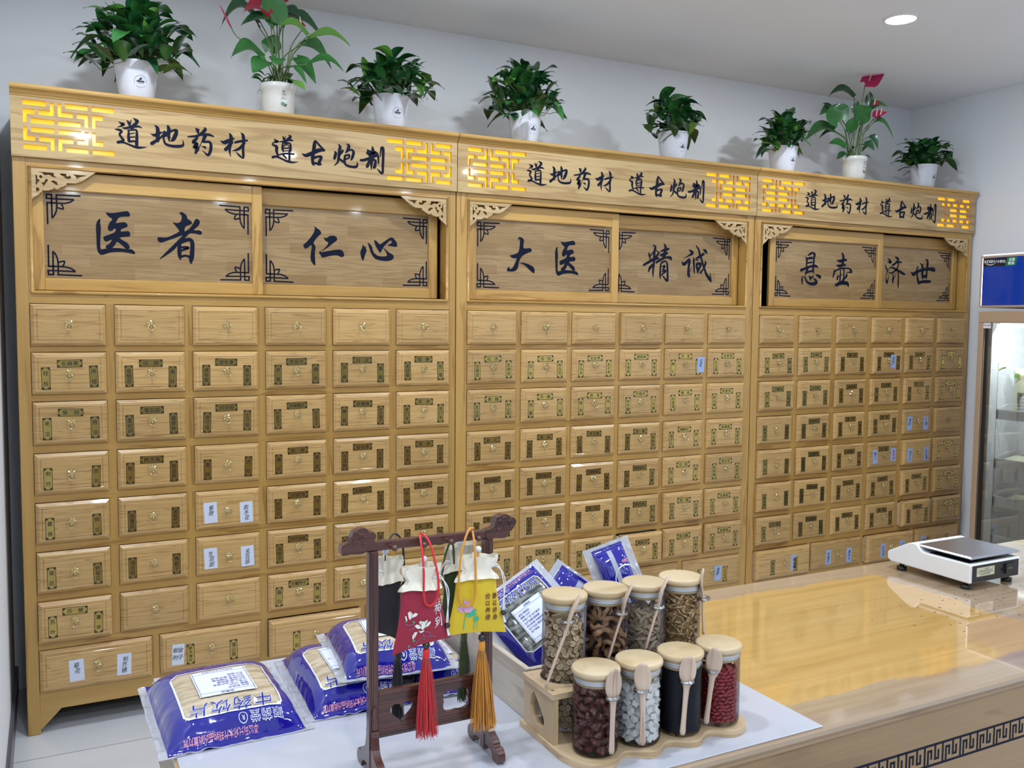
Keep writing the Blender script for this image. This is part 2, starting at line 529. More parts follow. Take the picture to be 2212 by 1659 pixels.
def tile_nodes():
    nt, N, Lk, B = nodes(TILE)
    tc = N.new('ShaderNodeTexCoord'); mp = N.new('ShaderNodeMapping')
    mp.inputs['Location'].default_value = (-0.368, 0.18, 0)
    Lk.new(tc.outputs['Object'], mp.inputs[0])
    br = N.new('ShaderNodeTexBrick'); br.offset = 0; br.inputs['Scale'].default_value = 1
    br.inputs['Brick Width'].default_value = 0.8; br.inputs['Row Height'].default_value = 0.8
    br.inputs['Mortar Size'].default_value = 0.0018; br.inputs['Mortar Smooth'].default_value = 0.2
    br.inputs['Color1'].default_value = (0.68, 0.70, 0.73, 1); br.inputs['Color2'].default_value = (0.72, 0.72, 0.74, 1)
    br.inputs['Mortar'].default_value = (0.16, 0.16, 0.17, 1)
    Lk.new(mp.outputs[0], br.inputs['Vector'])
    n = N.new('ShaderNodeTexNoise'); n.inputs['Scale'].default_value = 2.5; n.inputs['Detail'].default_value = 5; Lk.new(tc.outputs['Object'], n.inputs['Vector'])
    r = ramp(N, [(0.35, (0.90, 0.90, 0.92)), (0.65, (1, 1, 1))]); Lk.new(n.outputs[0], r.inputs[0])
    mx = N.new('ShaderNodeMix'); mx.data_type = 'RGBA'; mx.blend_type = 'MULTIPLY'; mx.inputs[0].default_value = 1
    Lk.new(br.outputs[0], mx.inputs[6]); Lk.new(r.outputs[0], mx.inputs[7]); Lk.new(mx.outputs[2], B.inputs['Base Color'])
tile_nodes()
SKIRT = mat('grey skirting', (0.10, 0.10, 0.11), 0.35)

def struct(name, mb, m):
    return tag(mb.build(name, m), kind='structure')
b = MB(); b.box(XL-.1, YF, -.1, XR+.1, YB+.1, 0); struct('floor', b, TILE)
b = MB(); b.box(XL-.1, YF, CEIL, XR+.1, YB+.1, CEIL+.1); struct('ceiling', b, CEILM)
b = MB(); b.box(XL-.1, YB, 0, XR+.1, YB+.1, CEIL); struct('wall_back', b, WALL)
b = MB(); b.box(XL-.1, YF, 0, XL, YB, CEIL); struct('wall_left', b, WALL)
b = MB(); b.box(XR, YF, 0, XR+.1, YB, CEIL); struct('wall_right', b, WALL)
b = MB(); b.box(XL-.1, YF-.1, 0, XR+.1, YF, CEIL); struct('wall_front', b, noisewall('grey wall paint', (0.15, 0.145, 0.14)))
b = MB(); b.box(XL, YF, 0, XL+.011, YB, 0.085); b.box(XL, YF, 0.085, XL+.007, YB, 0.09); struct('baseboard_left', b, SKIRT)

LED = mat('lit lamp diffuser', (1, 1, 1), 0.5, emit=(1, 1, 1), es=14.0)
FIT = mat('white lamp ring', (0.85, 0.85, 0.85), 0.4)
def downlight(x, y, label, group=None):
    t = thing('downlight', label, 'ceiling light', (x, y, CEIL), group=group)
    b = MB(); b.lathe([(0.059, -0.004), (0.061, -0.007), (0.070, -0.004), (0.072, 0.0), (0.068, 0.0005)], 40, cap=False); b.build('trim_ring', FIT, t)
    b = MB(); b.lathe([(0.0001, -0.0045), (0.060, -0.0045)], 40, cap=False); b.build('diffuser', LED, t)
    lamp_light('lamp', x, y, t)
    return t
downlight(*LAMPS[0], 'round white recessed downlight glowing in the ceiling at the upper right')
for x, y in LAMPS[1:]:
    downlight(x, y, 'round recessed downlight in the ceiling outside the picture', 'downlights beyond the frame')
